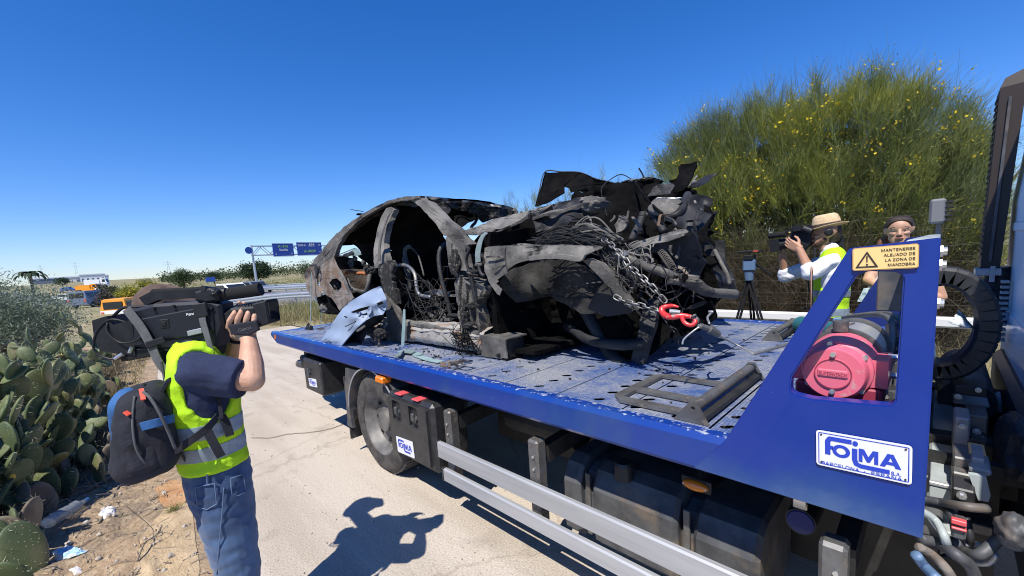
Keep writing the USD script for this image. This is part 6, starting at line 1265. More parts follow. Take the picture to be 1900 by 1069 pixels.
# camera frame
ca, cb_ = dep(205, 628, 1.74), dep(505, 578, 1.80)
VA = nrm(cb_ - ca); VS = nrm(np.cross(VA, [0, 0, 1.0])); VU = np.cross(VS, VA); VC = (ca + cb_) / 2
if np.dot(VS, EYE - VC) < 0: VS = -VS
def vp_(px, py, s=0.0): return onplane(px, py, VC, VS) + VS * s
def vbox(poly, s0, s1, bev=.006):
    """a rounded block: outline as seen on the camera's side, from depth s0 to s1 across it"""
    q = np.array([[np.dot(vp_(*p) - VC, VA), np.dot(vp_(*p) - VC, VU)] for p in poly]); P = sg.Polygon(q)
    i = P.buffer(-bev, join_style=2); i = i if not i.is_empty and i.geom_type == 'Polygon' else P
    parts_ = []
    def ring(P_, s): return [VC + VA * a + VU * b + VS * s for a, b in list(P_.exterior.coords)[:-1]]
    if abs(P.area - P.convex_hull.area) < .02 * P.area:
        return hull(ring(i, s0) + ring(P, s0 + bev) + ring(P, s1 - bev) + ring(i, s1))
    m = trimesh.creation.extrude_polygon(P.buffer(-bev * .4).buffer(bev * .4), s1 - s0, engine='earcut'); v = m.vertices
    return trimesh.Trimesh(VC + v[:, :1] * VA + v[:, 1:2] * VU + (s0 + v[:, 2:3]) * VS, m.faces, process=False)
# right hand on the lens grip: palm against the far/near side, fingers over the zoom unit
kn = [(437, 604), (452, 603), (467, 603), (481, 604)]
tips = [[(441, 592, .062), (448, 580, .060), (449, 573, .045)], [(456, 588, .064), (460, 578, .060), (459, 572, .045)], [(471, 588, .062), (473, 580, .058), (472, 574, .045)], [(484, 592, .058), (484, 584, .054), (482, 579, .044)]]
hR = [[(wrR, .028), (vp_(446, 616, .035), .020), (vp_(474, 617, .035), .018)], [(vp_(446, 616, .035), .020), (vp_(474, 617, .035), .018), (vp_(440, 606, .05), .012), (vp_(482, 605, .048), .011)]]
for (a, b), ch in zip(kn, tips):
    pts = [(vp_(a, b, .052), .0115)] + [(vp_(*c), r) for c, r in zip(ch, (.0112, .0105, .0092))]
    hR += [[u, v] for u, v in zip(pts[:-1], pts[1:])]
hR += [[(vp_(440, 620, .02), .017), (vp_(430, 606, .0), .0125)], [(vp_(430, 606, 0), .0125), (vp_(432, 594, -.02), .0105)], [(vp_(432, 594, -.02), .0105), (vp_(438, 588, -.03), .009)]]
hL = hand_bones(wrL, VU * .7 + VA * .5, -VS, -VA, 1.0, .6)
bodym = mani(grow(tb, -.004) + lb + foot_bones(P1, k1 * .9, .095, .03) + neck + hb1 + armR + armL + hR + hL)
part(man, 'body', soft(bodym, .011, 6), 'skin', smooth=True)
# jeans with creases
jb = grow([tb[0]], .008) + grow(lb, .010)
jm = mani(jb) ^ halfspace(P1(0, 0, 1.04), (0, 0, -1)) ^ halfspace(P1(0, 0, .06), (0, 0, 1))
jmesh = soft(jm, .012, 8, .008, 8, 3, (1, 1, 1.6)); je = part(man, 'jeans', jmesh, 'jeans', smooth=True)
jc_ = (jmesh.vertices - EYE) @ ROT; jpx = np.c_[CX + F_PX * jc_[:, 0] / -jc_[:, 2], CY - F_PX * jc_[:, 1] / -jc_[:, 2]]
def onjeans(px, py, out=.002):
    q = np.argsort(np.hypot(jpx[:, 0] - px, jpx[:, 1] - py))[:14]; return dep(px, py, (-jc_[q, 2]).min() - out)
for k_, pk_ in enumerate(([(362, 905), (398, 897), (402, 935), (384, 946), (366, 940)], [(428, 888), (452, 880), (456, 912), (443, 920), (430, 916)])):
    c_ = np.array(pk_ + pk_[:1], float); line = np.vstack([np.linspace(a, b, 5)[:-1] for a, b in zip(c_[:-1], c_[1:])])
    part(je, 'back_pocket', tube(np.array([onjeans(*q) for q in line]), .0022, 5, True), 'jeans_stitch', smooth=True)
part(je, 'seam', tube(spline([onjeans(x, y) for x, y in ((415, 905), (413, 940), (409, 985), (405, 1030), (402, 1066))], 5), .0022, 5), 'jeans_stitch', smooth=True)
part(je, 'belt_loop', tube([onjeans(384, 880, .004), onjeans(385, 896, .004)], .004, 5), 'jeans')
def surf_patch(px, py, w, h, d, rows=1): pass
for (a, b) in (((362, 905), (400, 898)), ((366, 940), (398, 936))):
    pass
# shirt
sleeveR = [[(shR, .072), (shR + (elR - shR) * .82, .070)]]; sleeveL = [[(shL, .072), (shL + (elL - shL) * .8, .068)]]
shm = mani(grow(tb, .004) + grow(sleeveR, .004) + grow(sleeveL, .004) + [[(P1(0, -.01, 1.44), .075), (P1(0, -.005, 1.49), .064)]]) ^ halfspace(P1(0, 0, 1.02), (0, 0, 1))
shm = shm ^ halfspace(shR + (elR - shR) * .80, shR - elR)
part(man, 'tshirt', soft(shm, .012, 8, .008, 8, 5), 'navy_cotton', smooth=True)
# vest: body shell with armholes cut out, two reflective bands
vb_ = grow(tb, .016)
vman = mani(vb_) ^ halfspace(P1(0, 0, 1.0), (0, 0, 1))
for s, a in ((1, shR), (-1, shL)):
    cut = mani([[(P1(s * .225, .01, 1.47), .085), (P1(s * .215, .02, 1.30), .075), (P1(s * .30, 0, 1.36), .09)]])
    vman = vman - cut
vman = vman - mani([[(P1(0, .02, 1.49), .09), (P1(0, .03, 1.60), .10)]])
part(man, 'vest', soft(vman, .011, 6, .008, 7, 11, (1, 1, 1.2)), 'hi_vis', smooth=True)
def band(z0, z1, d, name):
    m = mani(grow(tb, .016 + d)) ^ halfspace(P1(0, 0, z0), (0, 0, 1)) ^ halfspace(P1(0, 0, z1), (0, 0, -1))
    for s in (1, -1): m = m - mani([[(P1(s * .225, .01, 1.47), .085), (P1(s * .215, .02, 1.30), .075), (P1(s * .30, 0, 1.36), .09)]])
    part(man, name, soft(m, .011, 0, .008, 7, 11, (1, 1, 1.2)), 'reflective', smooth=35)
band(1.15, 1.205, .004, 'reflective_band'); band(1.055, 1.11, .004, 'reflective_band')
part(man, 'belt', soft((mani(grow([tb[0]], .010)) ^ halfspace(P1(0, 0, 1.0), (0, 0, 1)) ^ halfspace(P1(0, 0, 1.035), (0, 0, -1))), .02, 0), 'pack_black', smooth=30)
for s in (-1, 1):
    sh = mani([[(P1(s * .125, -.07, .035), .046), (P1(s * .125, .12, .028), .044), (P1(s * .14, .15, .03), .03), (P1(s * .125, -.03, .08), .05)]]) ^ halfspace((0, 0, .004), (0, 0, 1))
    part(man, 'shoe', soft(sh, .02, 4), 'pack_black', smooth=True)
# flat cap and hair
cm_ = mani([[(h1(-.025, -.02, .055), .088), (h1(.025, -.02, .055), .088), (h1(0, .055, .055), .060), (h1(0, -.05, .04), .080)], [(h1(0, .05, .055), .058), (h1(-.04, .13, .03), .016), (h1(.04, .13, .03), .016)]]) ^ halfspace(h1(0, 0, .018), (0, 0, 1))
part(man, 'flat_cap', soft(cm_, .012, 5, .007, 14, 4), 'cap_brown', smooth=True)
part(man, 'hair', soft(mani([[(h1(0, -.035, .02), .079), (h1(0, -.05, -.03), .062)]]), .015, 4, .004, 20), 'hair_dark', smooth=True)
face(man, h1, .97)
part(man, 'wrist_strap', tube(np.array([elL + (wrL - elL) * .86 + .034 * (math.cos(q) * frame(wrL - elL)[1] + math.sin(q) * frame(wrL - elL)[2]) for q in np.linspace(0, 2 * np.pi, 20, endpoint=False)]), .008, 7, True), 'pack_black', smooth=True)
# strap of the pack across the side, loose black tail straps
def dstrap(pts, w, m, dirw=None, th=.004):
    p = np.array([dep(*q) for q in pts]); d = dirw if dirw is not None else RH
    return strip(p, w, th, d, 3, 0.0, 6), m

# ---------------- shoulder camera
vc = thing('video_camera', 'large black shoulder video camera held by the cameraman in front', 'video camera', vp_(330, 660))
bd = part(vc, 'camera_body', vbox([(262, 572), (300, 562), (405, 556), (422, 562), (428, 600), (415, 640), (330, 645), (262, 640)], -.055, .055, .012), 'cam_grey')
part(bd, 'side_panel', vbox([(272, 590), (398, 566), (410, 575), (413, 610), (380, 620), (278, 628)], .053, .062, .004), 'cam_grey')
part(bd, 'panel_slot', [vbox([(316, 590), (332, 588), (334, 604), (318, 606)], .060, .065, .002), vbox([(320, 594), (328, 593), (329, 600), (321, 601)], .063, .068, .001)], 'cam_black')
part(bd, 'switch_row', vbox([(366, 610), (392, 604), (394, 613), (368, 619)], .060, .070, .002), 'silver_bit')
part(bd, 'lettering', lettering('Pana', .010, lambda v: vp_(364, 583, .0635) + v[:, :1] * VA + v[:, 1:2] * VU + v[:, 2:3] * VS, .0006, True), 'white_plate')
part(vc, 'battery_pack', vbox([(190, 592), (215, 584), (228, 600), (262, 590), (268, 655), (235, 652), (204, 646), (194, 625)], -.05, .05, .010), 'cam_black')
part(vc, 'receiver_box', vbox([(232, 650), (300, 636), (306, 656), (240, 668)], -.035, .045, .006), 'cam_black')
part(vc, 'shoulder_pad', vbox([(296, 642), (410, 632), (404, 660), (380, 668), (318, 672)], -.06, .05, .006), 'foam_black')
hd = part(vc, 'carry_handle', vbox([(264, 552), (285, 541), (390, 535), (400, 542), (396, 556), (385, 552), (300, 556), (276, 566)], -.020, .020, .006), 'cam_black')
part(hd, 'handle_grip', tube([vp_(285, 545, 0), vp_(388, 540, 0)], .020, 10), 'foam_black', smooth=40)
part(vc, 'viewfinder', [vbox([(376, 540), (402, 533), (420, 538), (420, 556), (398, 560), (378, 556)], .0, .06, .008), cyl(vp_(404, 546, .03), vp_(428, 542, .03), .024, .020, 16)], 'cam_black')
part(vc, 'viewfinder_arm', [cyl(vp_(392, 538, -.02), vp_(392, 534, .06), .012, n=10), lump(vp_(413, 541, .055), (.02, .02, .016), 3)], 'cam_black')
part(vc, 'microphone', tube(spline([vp_(408, 550, .02), vp_(424, 546, .02), vp_(470, 539, .02), vp_(486, 536.5, .02), vp_(488.5, 536, .02)], 6), np.interp(np.linspace(0, 1, 25), [0, .06, .85, .97, 1], [.012, .024, .027, .022, .006]), 16), 'foam_black', smooth=True)
ln = part(vc, 'lens', lathe(vp_(420, 590, 0), VA, [(0, .035), (.015, .040), (.03, .040), (.032, .046), (.10, .046), (.102, .042), (.135, .043), (.137, .048), (.16, .050)], 32), 'cam_black', smooth=30)
part(ln, 'focus_ring', [lathe(vp_(420, 590, 0), VA, [(.104 + .012 * q, .0435), (.105 + .012 * q, .047), (.111 + .012 * q, .047), (.112 + .012 * q, .0435)], 32) for q in range(3)], 'cam_grey', smooth=30)
part(ln, 'lens_hood', vbox([(478, 562), (504, 555), (511, 597), (486, 606)], -.055, .055, .006), 'cam_black')
part(ln, 'front_glass', vbox([(505, 560), (508, 559), (512, 594), (509, 595)], -.045, .045, .001), 'lens_glass')
zu = part(ln, 'zoom_grip', vbox([(428, 580), (440, 570), (485, 566), (492, 600), (470, 612), (440, 610)], .030, .058, .008), 'cam_black')
part(zu, 'hand_strap', vbox([(440, 599), (492, 590), (496, 608), (478, 617), (446, 616)], .060, .075, .004), 'pack_black')
part(zu, 'lettering', lettering('Canon', .0125, lambda v: vp_(460, 611, .0755) + v[:, :1] * nrm(VA + .08 * VU) + v[:, 1:2] * VU + v[:, 2:3] * VS, .0008, True), 'webbing_grey')
part(vc, 'camera_cable', tube(spline([vp_(262, 600, .04), vp_(225, 590, .05), vp_(200, 610, .05), vp_(193, 640, .05), vp_(205, 655, .05), vp_(232, 662, .05), vp_(250, 655, .05)], 7), .0045, 7), 'cam_black', smooth=True)
part(vc, 'camera_cable', tube(spline([vp_(218, 596, .05), vp_(222, 612, .06), vp_(245, 630, .065), vp_(272, 628, .07), vp_(290, 616, .065)], 7), .004, 7), 'cam_black', smooth=True)
part(vc, 'camera_cable', tube(spline([vp_(215, 588, .02), vp_(240, 570, .03), vp_(270, 568, .03), vp_(300, 566, .03)], 7), .006, 7), 'cam_black', smooth=True)
part(vc, 'plug', [cyl(vp_(232, 661, .05), vp_(246, 652, .05), .008, n=8), cyl(vp_(258, 650, .05), vp_(262, 640, .05), .007, n=8)], 'silver_bit')
st1 = [vp_(258, 570, .066), vp_(285, 600, .075), vp_(305, 632, .08), vp_(322, 665, .085), vp_(345, 688, .09), vp_(375, 700, .095), vp_(405, 694, .095), vp_(420, 668, .09), vp_(408, 622, .085), vp_(396, 590, .075), vp_(393, 566, .068)]
part(vc, 'shoulder_strap', strip(np.array(st1), [.036, .036, .034, .030, .022, .018, .020, .024, .03], .004, lambda t: VA * (1 - .2 * t) + VU * (.8 if t < .4 else (.2 if t < .7 else -.1)), 2), 'webbing_grey', smooth=40)
for q_, s_0 in (([(298, 628), (330, 618), (334, 628), (302, 640)], .078), ([(378, 562), (402, 558), (406, 582), (382, 586)], .066)): part(vc, 'strap_buckle', vbox(q_, s_0, s_0 + .013, .003), 'cam_black')
part(vc, 'top_cap', [cyl(vp_(x, y, .05), vp_(x, y, .066), .006, n=10) for x, y in ((304, 570), (340, 566), (408, 569))], 'cam_black')

# ---------------- backpack worn on the back
bpk = thing('backpack', 'black and blue backpack worn by the cameraman in front', 'backpack', P1(0, -.28, .95))
def bpp(r, f, z): return P1(r * .64 + .115, f * .60 - .04, (z - 1.0) * .60 + 1.115)
pk = mani([[(bpp(-.12, -.21, 1.00), .05), (bpp(.12, -.21, 1.00), .05), (bpp(-.11, -.33, .99), .06), (bpp(.11, -.33, .99), .06), (bpp(-.12, -.20, 1.36), .05), (bpp(.12, -.20, 1.36), .05), (bpp(-.09, -.28, 1.34), .06), (bpp(.09, -.28, 1.34), .06)]])
bagm = soft(pk, .014, 6, .010, 9, 2); part(bpk, 'main_bag', bagm, 'pack_black', smooth=True)
pock = soft(mani([[(bpp(-.09, -.36, 1.00), .05), (bpp(.09, -.36, 1.00), .05), (bpp(-.08, -.345, 1.15), .045), (bpp(.08, -.345, 1.15), .045)]]), .014, 6, .008, 11, 3); part(bpk, 'front_pocket', pock, 'pack_black', smooth=True)
part(bpk, 'blue_panel', soft(mani([[(bpp(-.10, -.325, 1.345), .055), (bpp(.0, -.325, 1.35), .055), (bpp(-.12, -.365, 1.20), .045), (bpp(-.07, -.365, 1.19), .045), (bpp(-.13, -.33, 1.08), .035)]]), .012, 5, .004, 9, 3), 'pack_blue', smooth=True)
part(bpk, 'blue_panel', soft(mani([[(bpp(-.01, -.40, 1.19), .018), (bpp(.11, -.38, 1.21), .018), (bpp(-.01, -.41, 1.13), .018), (bpp(.11, -.39, 1.15), .018)]]), .012, 4), 'pack_blue', smooth=True)
part(bpk, 'side_pocket', soft(mani([[(bpp(.165, -.24, 1.0), .03), (bpp(.165, -.32, 1.0), .03), (bpp(.16, -.25, 1.15), .025), (bpp(.16, -.31, 1.15), .025)]]), .012, 4, .006, 12), 'pack_black', smooth=True)
bagv = np.vstack([arr(bagm)[0], arr(pock)[0]]); bcam = (bagv - EYE) @ ROT; bpx = np.c_[CX + F_PX * bcam[:, 0] / -bcam[:, 2], CY - F_PX * bcam[:, 1] / -bcam[:, 2]]
def onbag(px, py, out=.006):
    d2 = np.hypot(bpx[:, 0] - px, bpx[:, 1] - py); q = np.argsort(d2)[:25]; return dep(px, py, (-bcam[q, 2]).min() - out)
for za_, zb2 in (((262, 722), (266, 742)), ((232, 764), (240, 770))): part(bpk, 'zip_pull', beam(onbag(*za_), onbag(*zb2), .014, .006), 'zip_red')
part(bpk, 'pocket_flap', strip(np.array([onbag(x, y, .004) for x, y in ((262, 792), (285, 786), (308, 780), (322, 776))]), .03, .008, (0, 0, 1), 3), 'pack_blue', smooth=40)
part(bpk, 'bag_seam', tube(spline([onbag(x, y, .002) for x, y in ((250, 735), (246, 780), (252, 830), (270, 862))], 5), .004, 5), 'webbing_grey', smooth=True)
part(bpk, 'zip_line', tube(spline([bpp(.145, -.30, 1.02), bpp(.15, -.30, 1.30), bpp(.07, -.31, 1.40), bpp(-.09, -.31, 1.40), bpp(-.16, -.30, 1.30), bpp(-.16, -.32, 1.02)], 6), .006, 6), 'pack_blue', smooth=True)
part(bpk, 'carry_loop', tube(spline([bpp(-.03, -.22, 1.40), bpp(-.03, -.24, 1.45), bpp(.03, -.24, 1.45), bpp(.03, -.22, 1.40)], 5), .010, 7), 'pack_black', smooth=True)
part(bpk, 'shoulder_strap', strip(np.array([bpp(.09, -.16, 1.40), bpp(.11, -.08, 1.50), bpp(.12, .05, 1.47), bpp(.14, .13, 1.34), bpp(.16, .135, 1.18)]), .055, .014, PR, 3), 'pack_black', smooth=40)
part(bpk, 'shoulder_strap', strip(np.array([bpp(-.09, -.16, 1.40), bpp(-.11, -.08, 1.50), bpp(-.12, .05, 1.47), bpp(-.14, .13, 1.34), bpp(-.16, .135, 1.18)]), .055, .014, PR, 3), 'pack_black', smooth=40)
part(bpk, 'side_strap', strip(np.array([bpp(.165, .12, 1.20), bpp(.215, .04, 1.14), bpp(.20, -.08, 1.07), bpp(.16, -.18, 1.02)]), .028, .006, (0, 0, 1), 3), 'pack_black', smooth=40)
part(bpk, 'strap_tail', strip(np.array([bpp(.212, .05, 1.13), bpp(.222, .075, 1.03), bpp(.222, .10, .94)]), .030, .006, PF, 3), 'pack_black')
part(bpk, 'strap_tail', strip(np.array([bpp(.175, .135, 1.20), bpp(.18, .155, 1.13), bpp(.178, .165, 1.05)]), .030, .006, PF, 3), 'pack_black')
for z in (1.22, 1.08): part(bpk, 'compression_strap', strip(np.array([bpp(.17, -.22, z), bpp(.175, -.30, z - .01), bpp(.13, -.39, z - .03)]), .02, .005, (0, 0, 1), 3), 'pack_black')
part(bpk, 'grey_hose', tube(spline([onbag(x, y, .012) for x, y in ((266, 727), (280, 740), (297, 768), (312, 800), (325, 832))], 6), .0055, 7), 'webbing_grey', smooth=True)
cab2 = thing('audio_cable', 'black cable hanging from the backpack over the back of the jeans', 'cable', dep(372, 900, 1.62))
part(cab2, 'cable', tube(spline([dep(300, 672, 1.66), dep(308, 720, 1.60), dep(320, 790, 1.60), dep(335, 838, 1.63), dep(360, 880, 1.70), dep(395, 930, 1.72), dep(413, 965, 1.73), dep(415, 975, 1.73), dep(400, 968, 1.73)], 8), .0048, 7), 'cam_black', smooth=True)

# ------------------------------------------------------------------ the cameraman with the straw hat, behind the truck
Y2 = 4.75
hp2 = ony(1535, 470, Y2)
P2 = Fig((hp2[0] + .03, Y2, .10), (-1, -.12, 0), 1.80); k2 = P2.k
m2 = thing('person', 'bearded cameraman in a straw hat and yellow vest behind the truck', 'person', P2.b)
H2C = ony(1531, 434, Y2); F2 = nrm([-1, -.28, -.05]); F2[2] = 0; F2 = nrm(F2); R2 = np.array([F2[1], -F2[0], 0])
sc2 = 1.08
hb2, h2 = head_bones(H2C, F2, R2, sc2)
t2 = torso_bones(P2, k2)
s2N, s2F = P2(-.185, 0, 1.42), P2(.185, 0, 1.42)                 # near shoulder is on his left
e2N, w2N = ony(1503, 507, Y2 - .32), ony(1483, 462, Y2 - .30)
e2F, w2F = ony(1457, 512, Y2 + .10), ony(1452, 470, Y2 + .02)
arms2 = [[(s2N, .058), (e2N, .046)], [(e2N, .044), (w2N, .029)], [(s2F, .058), (e2F, .046)], [(e2F, .044), (w2F, .029)]]
h2N = hand_bones(w2N, np.array([-.75, .2, .5]), np.array([0, -1, 0.2]), np.array([.2, -.1, .8]), 1.0, .55)
h2F = hand_bones(w2F, np.array([0, .0, 1.0]), np.array([-1, 0, 0]), np.array([.0, -1, 0.2]), 1.0, .7)
part(m2, 'body', soft(mani(grow(t2, -.004) + leg_bones(P2, k2) + foot_bones(P2, k2) + [[(P2(0, 0, 1.44), .06), (H2C - [0, 0, .09], .056)]] + hb2 + arms2 + h2N + h2F), .012, 5), 'skin_tan', smooth=True)
part(m2, 'trousers', soft(mani(grow([t2[0]], .006) + grow(leg_bones(P2, k2), .016)) ^ halfspace(P2(0, 0, 1.02), (0, 0, -1)), .02, 6, .008, 7), 'pack_black', smooth=True)
sl2 = [[(s2N, .068), (e2N, .060)], [(e2N, .056), (e2N + (w2N - e2N) * .18, .052)], [(s2F, .068), (e2F, .060)], [(e2F, .056), (e2F + (w2F - e2F) * .22, .05)]]
part(m2, 'shirt', soft(mani(grow(t2, .004) + sl2 + [[(P2(0, 0, 1.45), .08), (P2(0, .01, 1.52), .062)]]) ^ halfspace(P2(0, 0, .82), (0, 0, 1)), .012, 6, .010, 10, 7), 'white_shirt', smooth=True)
def vest2(P, t, k, z0, d, m):
    v = mani(grow(t, .020 + d)) ^ halfspace(P(0, 0, z0[0]), (0, 0, 1)) ^ halfspace(P(0, 0, z0[1]), (0, 0, -1))
    for s in (1, -1): v = v - mani([[(P(s * .25, 0, 1.50), .085), (P(s * .235, .0, 1.22), .075), (P(s * .32, 0, 1.3), .10)]])
    v = v - mani([[(P(0, .10, 1.52), .08), (P(0, .16, 1.30), .045), (P(0, .03, 1.6), .085)]])
    return soft(v, .012, 0 if d else 5, .006, 8, 4)
part(m2, 'vest', vest2(P2, t2, k2, (.82, 1.7), 0, None), 'hi_vis', smooth=True)
part(m2, 'reflective_band', vest2(P2, t2, k2, (1.12, 1.175), .004, None), 'reflective', smooth=35)
part(m2, 'reflective_band', vest2(P2, t2, k2, (.96, 1.015), .004, None), 'reflective', smooth=35)
face(m2, h2, sc2)
part(m2, 'beard', soft(mani([[(h2(0, .072, -.085), .026), (h2(-.03, .045, -.078), .026), (h2(.03, .045, -.078), .026)], [(h2(-.05, .01, -.05), .024), (h2(-.03, .05, -.078), .024)], [(h2(.05, .01, -.05), .024), (h2(.03, .05, -.078), .024)], [(h2(-.02, .088, -.036), .010), (h2(.02, .088, -.036), .010)]]), .008, 3, .002, 30), 'beard', smooth=True)
part(m2, 'hair', soft(mani([[(h2(0, -.03, .03), .088), (h2(0, -.045, -.02), .07)]]), .015, 3, .003, 25), 'hair_dark', smooth=True)
part(m2, 'headphone', [lathe(h2(-.088, -.012, .01), -R2, [(-.01, .03), (.012, .034), (.02, .02), (.02, .001)], 18)], 'cam_black')
# trilby of pale straw
hu = nrm(np.array([0, 0, 1.0]) + F2 * .12); hc_ = h2(0, -.008, .058)
d_, s_, u_3 = hu, nrm(np.cross(F2, hu)), nrm(np.cross(hu, np.cross(F2, hu)))
def hatring(z, a, b): 
    q = np.linspace(0, 2 * np.pi, 36, endpoint=False); return hc_ + hu * z + a * np.cos(q)[:, None] * s_ + b * np.sin(q)[:, None] * u_3
def loft(rings):
    n = len(rings[0]); V = np.vstack(rings); F = []
    for i in range(len(rings) - 1):
        for q in range(n):
            q2 = (q + 1) % n; F += [[i * n + q, i * n + q2, (i + 1) * n + q2], [i * n + q, (i + 1) * n + q2, (i + 1) * n + q]]
    F += [[0, q + 1, q] for q in range(1, n - 1)]; o = (len(rings) - 1) * n; F += [[o, o + q, o + q + 1] for q in range(1, n - 1)]
    return trimesh.Trimesh(V, np.array(F), process=False)
br = hatring(-.004, .135, .165); q_ = np.linspace(0, 2 * np.pi, 36, endpoint=False)
br2 = br + hu * (.020 * np.abs(np.cos(q_)) - .012 * np.sin(q_) )[:, None]
ht = part(m2, 'straw_hat', loft([hatring(-.008, .09, .105), br2 - hu * .004, br2, hatring(.004, .098, .112), hatring(.05, .094, .106), hatring(.095, .082, .092), hatring(.112, .06, .07), hatring(.103, .02, .045)]), 'straw', smooth=45)
part(ht, 'hat_band', loft([hatring(.006, .0965, .1105), hatring(.006, .101, .115), hatring(.032, .0985, .112), hatring(.032, .094, .107)]), 'hat_band')
part(ht, 'lettering', [bx(hc_ + hu * .019 + nrm(-.8 * R2 * -1 + F2 * g) * (.105) , (.006, .006, .008)) for g in np.linspace(-.5, .5, 7)], 'straw')
vc2 = thing('video_camera', 'black shoulder video camera held by the man in the straw hat', 'video camera', ony(1470, 445, Y2 - .05))
def y2p(x, y, dy=0.0): return ony(x, y, Y2 - .02 + dy)
def vb2(poly, y0, y1): return hull([y2p(x, y) + [0, d, 0] for x, y in poly for d in (y0, y1)])
part(vc2, 'camera_body', vb2([(1470, 428), (1500, 420), (1508, 432), (1506, 452), (1490, 466), (1470, 462)], -.07, .07), 'cam_black')
part(vc2, 'carry_handle', vb2([(1452, 430), (1462, 426), (1505, 417), (1506, 424), (1470, 432)], -.02, .02), 'cam_black')
part(vc2, 'microphone', tube([y2p(1426, 438, -.06), y2p(1458, 434, -.06)], .026, 14), 'foam_black', smooth=40)
l2 = part(vc2, 'lens', cyl(y2p(1474, 450), y2p(1446, 454), .045, .055, 20), 'cam_black'); part(l2, 'lens_hood', vb2([(1430, 445), (1448, 444), (1450, 466), (1433, 468)], -.07, .07), 'cam_black'); part(l2, 'front_glass', vb2([(1429, 448), (1430.5, 448), (1433, 465), (1431.5, 465)], -.05, .05), 'lens_glass')
part(vc2, 'viewfinder', [cyl(y2p(1490, 424, -.10), y2p(1506, 430, -.10), .028, .03, 14), vb2([(1476, 420), (1490, 418), (1492, 428), (1478, 430)], -.13, -.05)], 'cam_black')
part(vc2, 'battery_pack', vb2([(1506, 430), (1560, 436), (1562, 458), (1506, 452)], .06, .15), 'cam_black')
part(vc2, 'yellow_tag', [bx(y2p(1480, 440, -.09), (.02, .006, .014)), bx(y2p(1467, 431, -.05), (.03, .006, .01))], 'yellow_sign')
part(vc2, 'camera_cable', tube(spline([y2p(1502, 500, -.20), y2p(1500, 530, -.21), y2p(1508, 560, -.21), y2p(1496, 572, -.21), y2p(1484, 570, -.2)], 6), .006, 6), 'cam_black', smooth=True)

# ------------------------------------------------------------------ the woman behind the headboard
Y3 = 5.0
H3C = ony(1668, 430, Y3)
P3 = Fig((H3C[0] + .02, Y3 + .02, .10), (.10, -1, 0), 1.74); k3 = P3.k
wo = thing('person', 'woman with tied-back auburn hair standing behind the blue headboard', 'person', P3.b)
F3 = nrm([.10, -1, 0]); R3 = np.array([F3[1], -F3[0], 0]); sc3 = 1.06
hb3, h3 = head_bones(H3C, F3, R3, sc3)
t3 = torso_bones(P3, k3 * .93)
s3R, s3L = P3(.17, 0, 1.40), P3(-.17, 0, 1.40)
e3R = ony(1611, 520, Y3 - .12); w3R = ony(1660, 545, Y3 - .28)
e3L, w3L = P3(-.26, .02, 1.12), P3(-.05, .22, 1.10)
part(wo, 'body', soft(mani(grow(t3, -.01) + leg_bones(P3, k3 * .9) + foot_bones(P3, k3 * .9) + [[(P3(0, 0, 1.43), .05), (H3C - [0, 0, .08], .05)]] + hb3 + [[(s3R, .050), (e3R, .042)], [(e3R, .042), (w3R, .028)], [(s3L, .050), (e3L, .042)], [(e3L, .040), (w3L, .028)]]
     + hand_bones(w3R, nrm(w3R - e3R), (0, -1, .3), (0, 0, 1), .92, .4) + hand_bones(w3L, nrm(w3L - e3L), (0, -1, .3), (0, 0, 1), .92, .4)), .012, 5), 'skin', smooth=True)
part(wo, 'top', soft(mani(grow(t3, .006)) ^ halfspace(P3(0, 0, .98), (0, 0, 1)) ^ halfspace(P3(0, 0, 1.38), (0, 0, -1)), .014, 4, .006, 9), 'white_shirt', smooth=True)
part(wo, 'skirt', soft(mani(grow([t3[0]], .012) + [[(P3(-.10, 0, .9), .13), (P3(.10, 0, .9), .13), (P3(-.13, 0, .5), .12), (P3(.13, 0, .5), .12)]]), .016, 4, .010, 8), 'print_cloth', smooth=True)
part(wo, 'hair', soft(mani([[(h3(0, -.03, .045), .088), (h3(0, -.05, .0), .08)], [(h3(-.038, -.010, .040), .061), (h3(.038, -.010, .040), .061), (h3(-.036, -.028, -.005), .058), (h3(.036, -.028, -.005), .058)], [(h3(-.02, .022, .062), .068), (h3(.02, .022, .062), .068), (h3(0, -.03, .05), .086)]]) ^ halfspace(h3(0, .074, .078), -F3 * .8 + np.array([0, 0, .55])), .010, 4, .003, 25), 'hair_dark', smooth=True)
part(wo, 'ponytail', soft(mani([[(h3(.03, -.10, .0), .035), (h3(.09, -.07, -.08), .036)], [(h3(.09, -.07, -.08), .036), (h3(.115, -.04, -.17), .028)], [(h3(.115, -.04, -.17), .028), (h3(.12, -.02, -.25), .014)]]), .010, 3, .006, 22), 'hair_auburn', smooth=True)
face(wo, h3, sc3)
bag = thing('paper_leaflet', 'pale printed leaflet held by the woman behind the headboard', 'leaflet', ony(1600, 548, Y3 - .2))
part(bag, 'sheet', plate([(1590, 560), (1603, 535), (1614, 534), (1602, 560)], Y3 - .22, .004, .008, 8, 6), 'print_cloth')

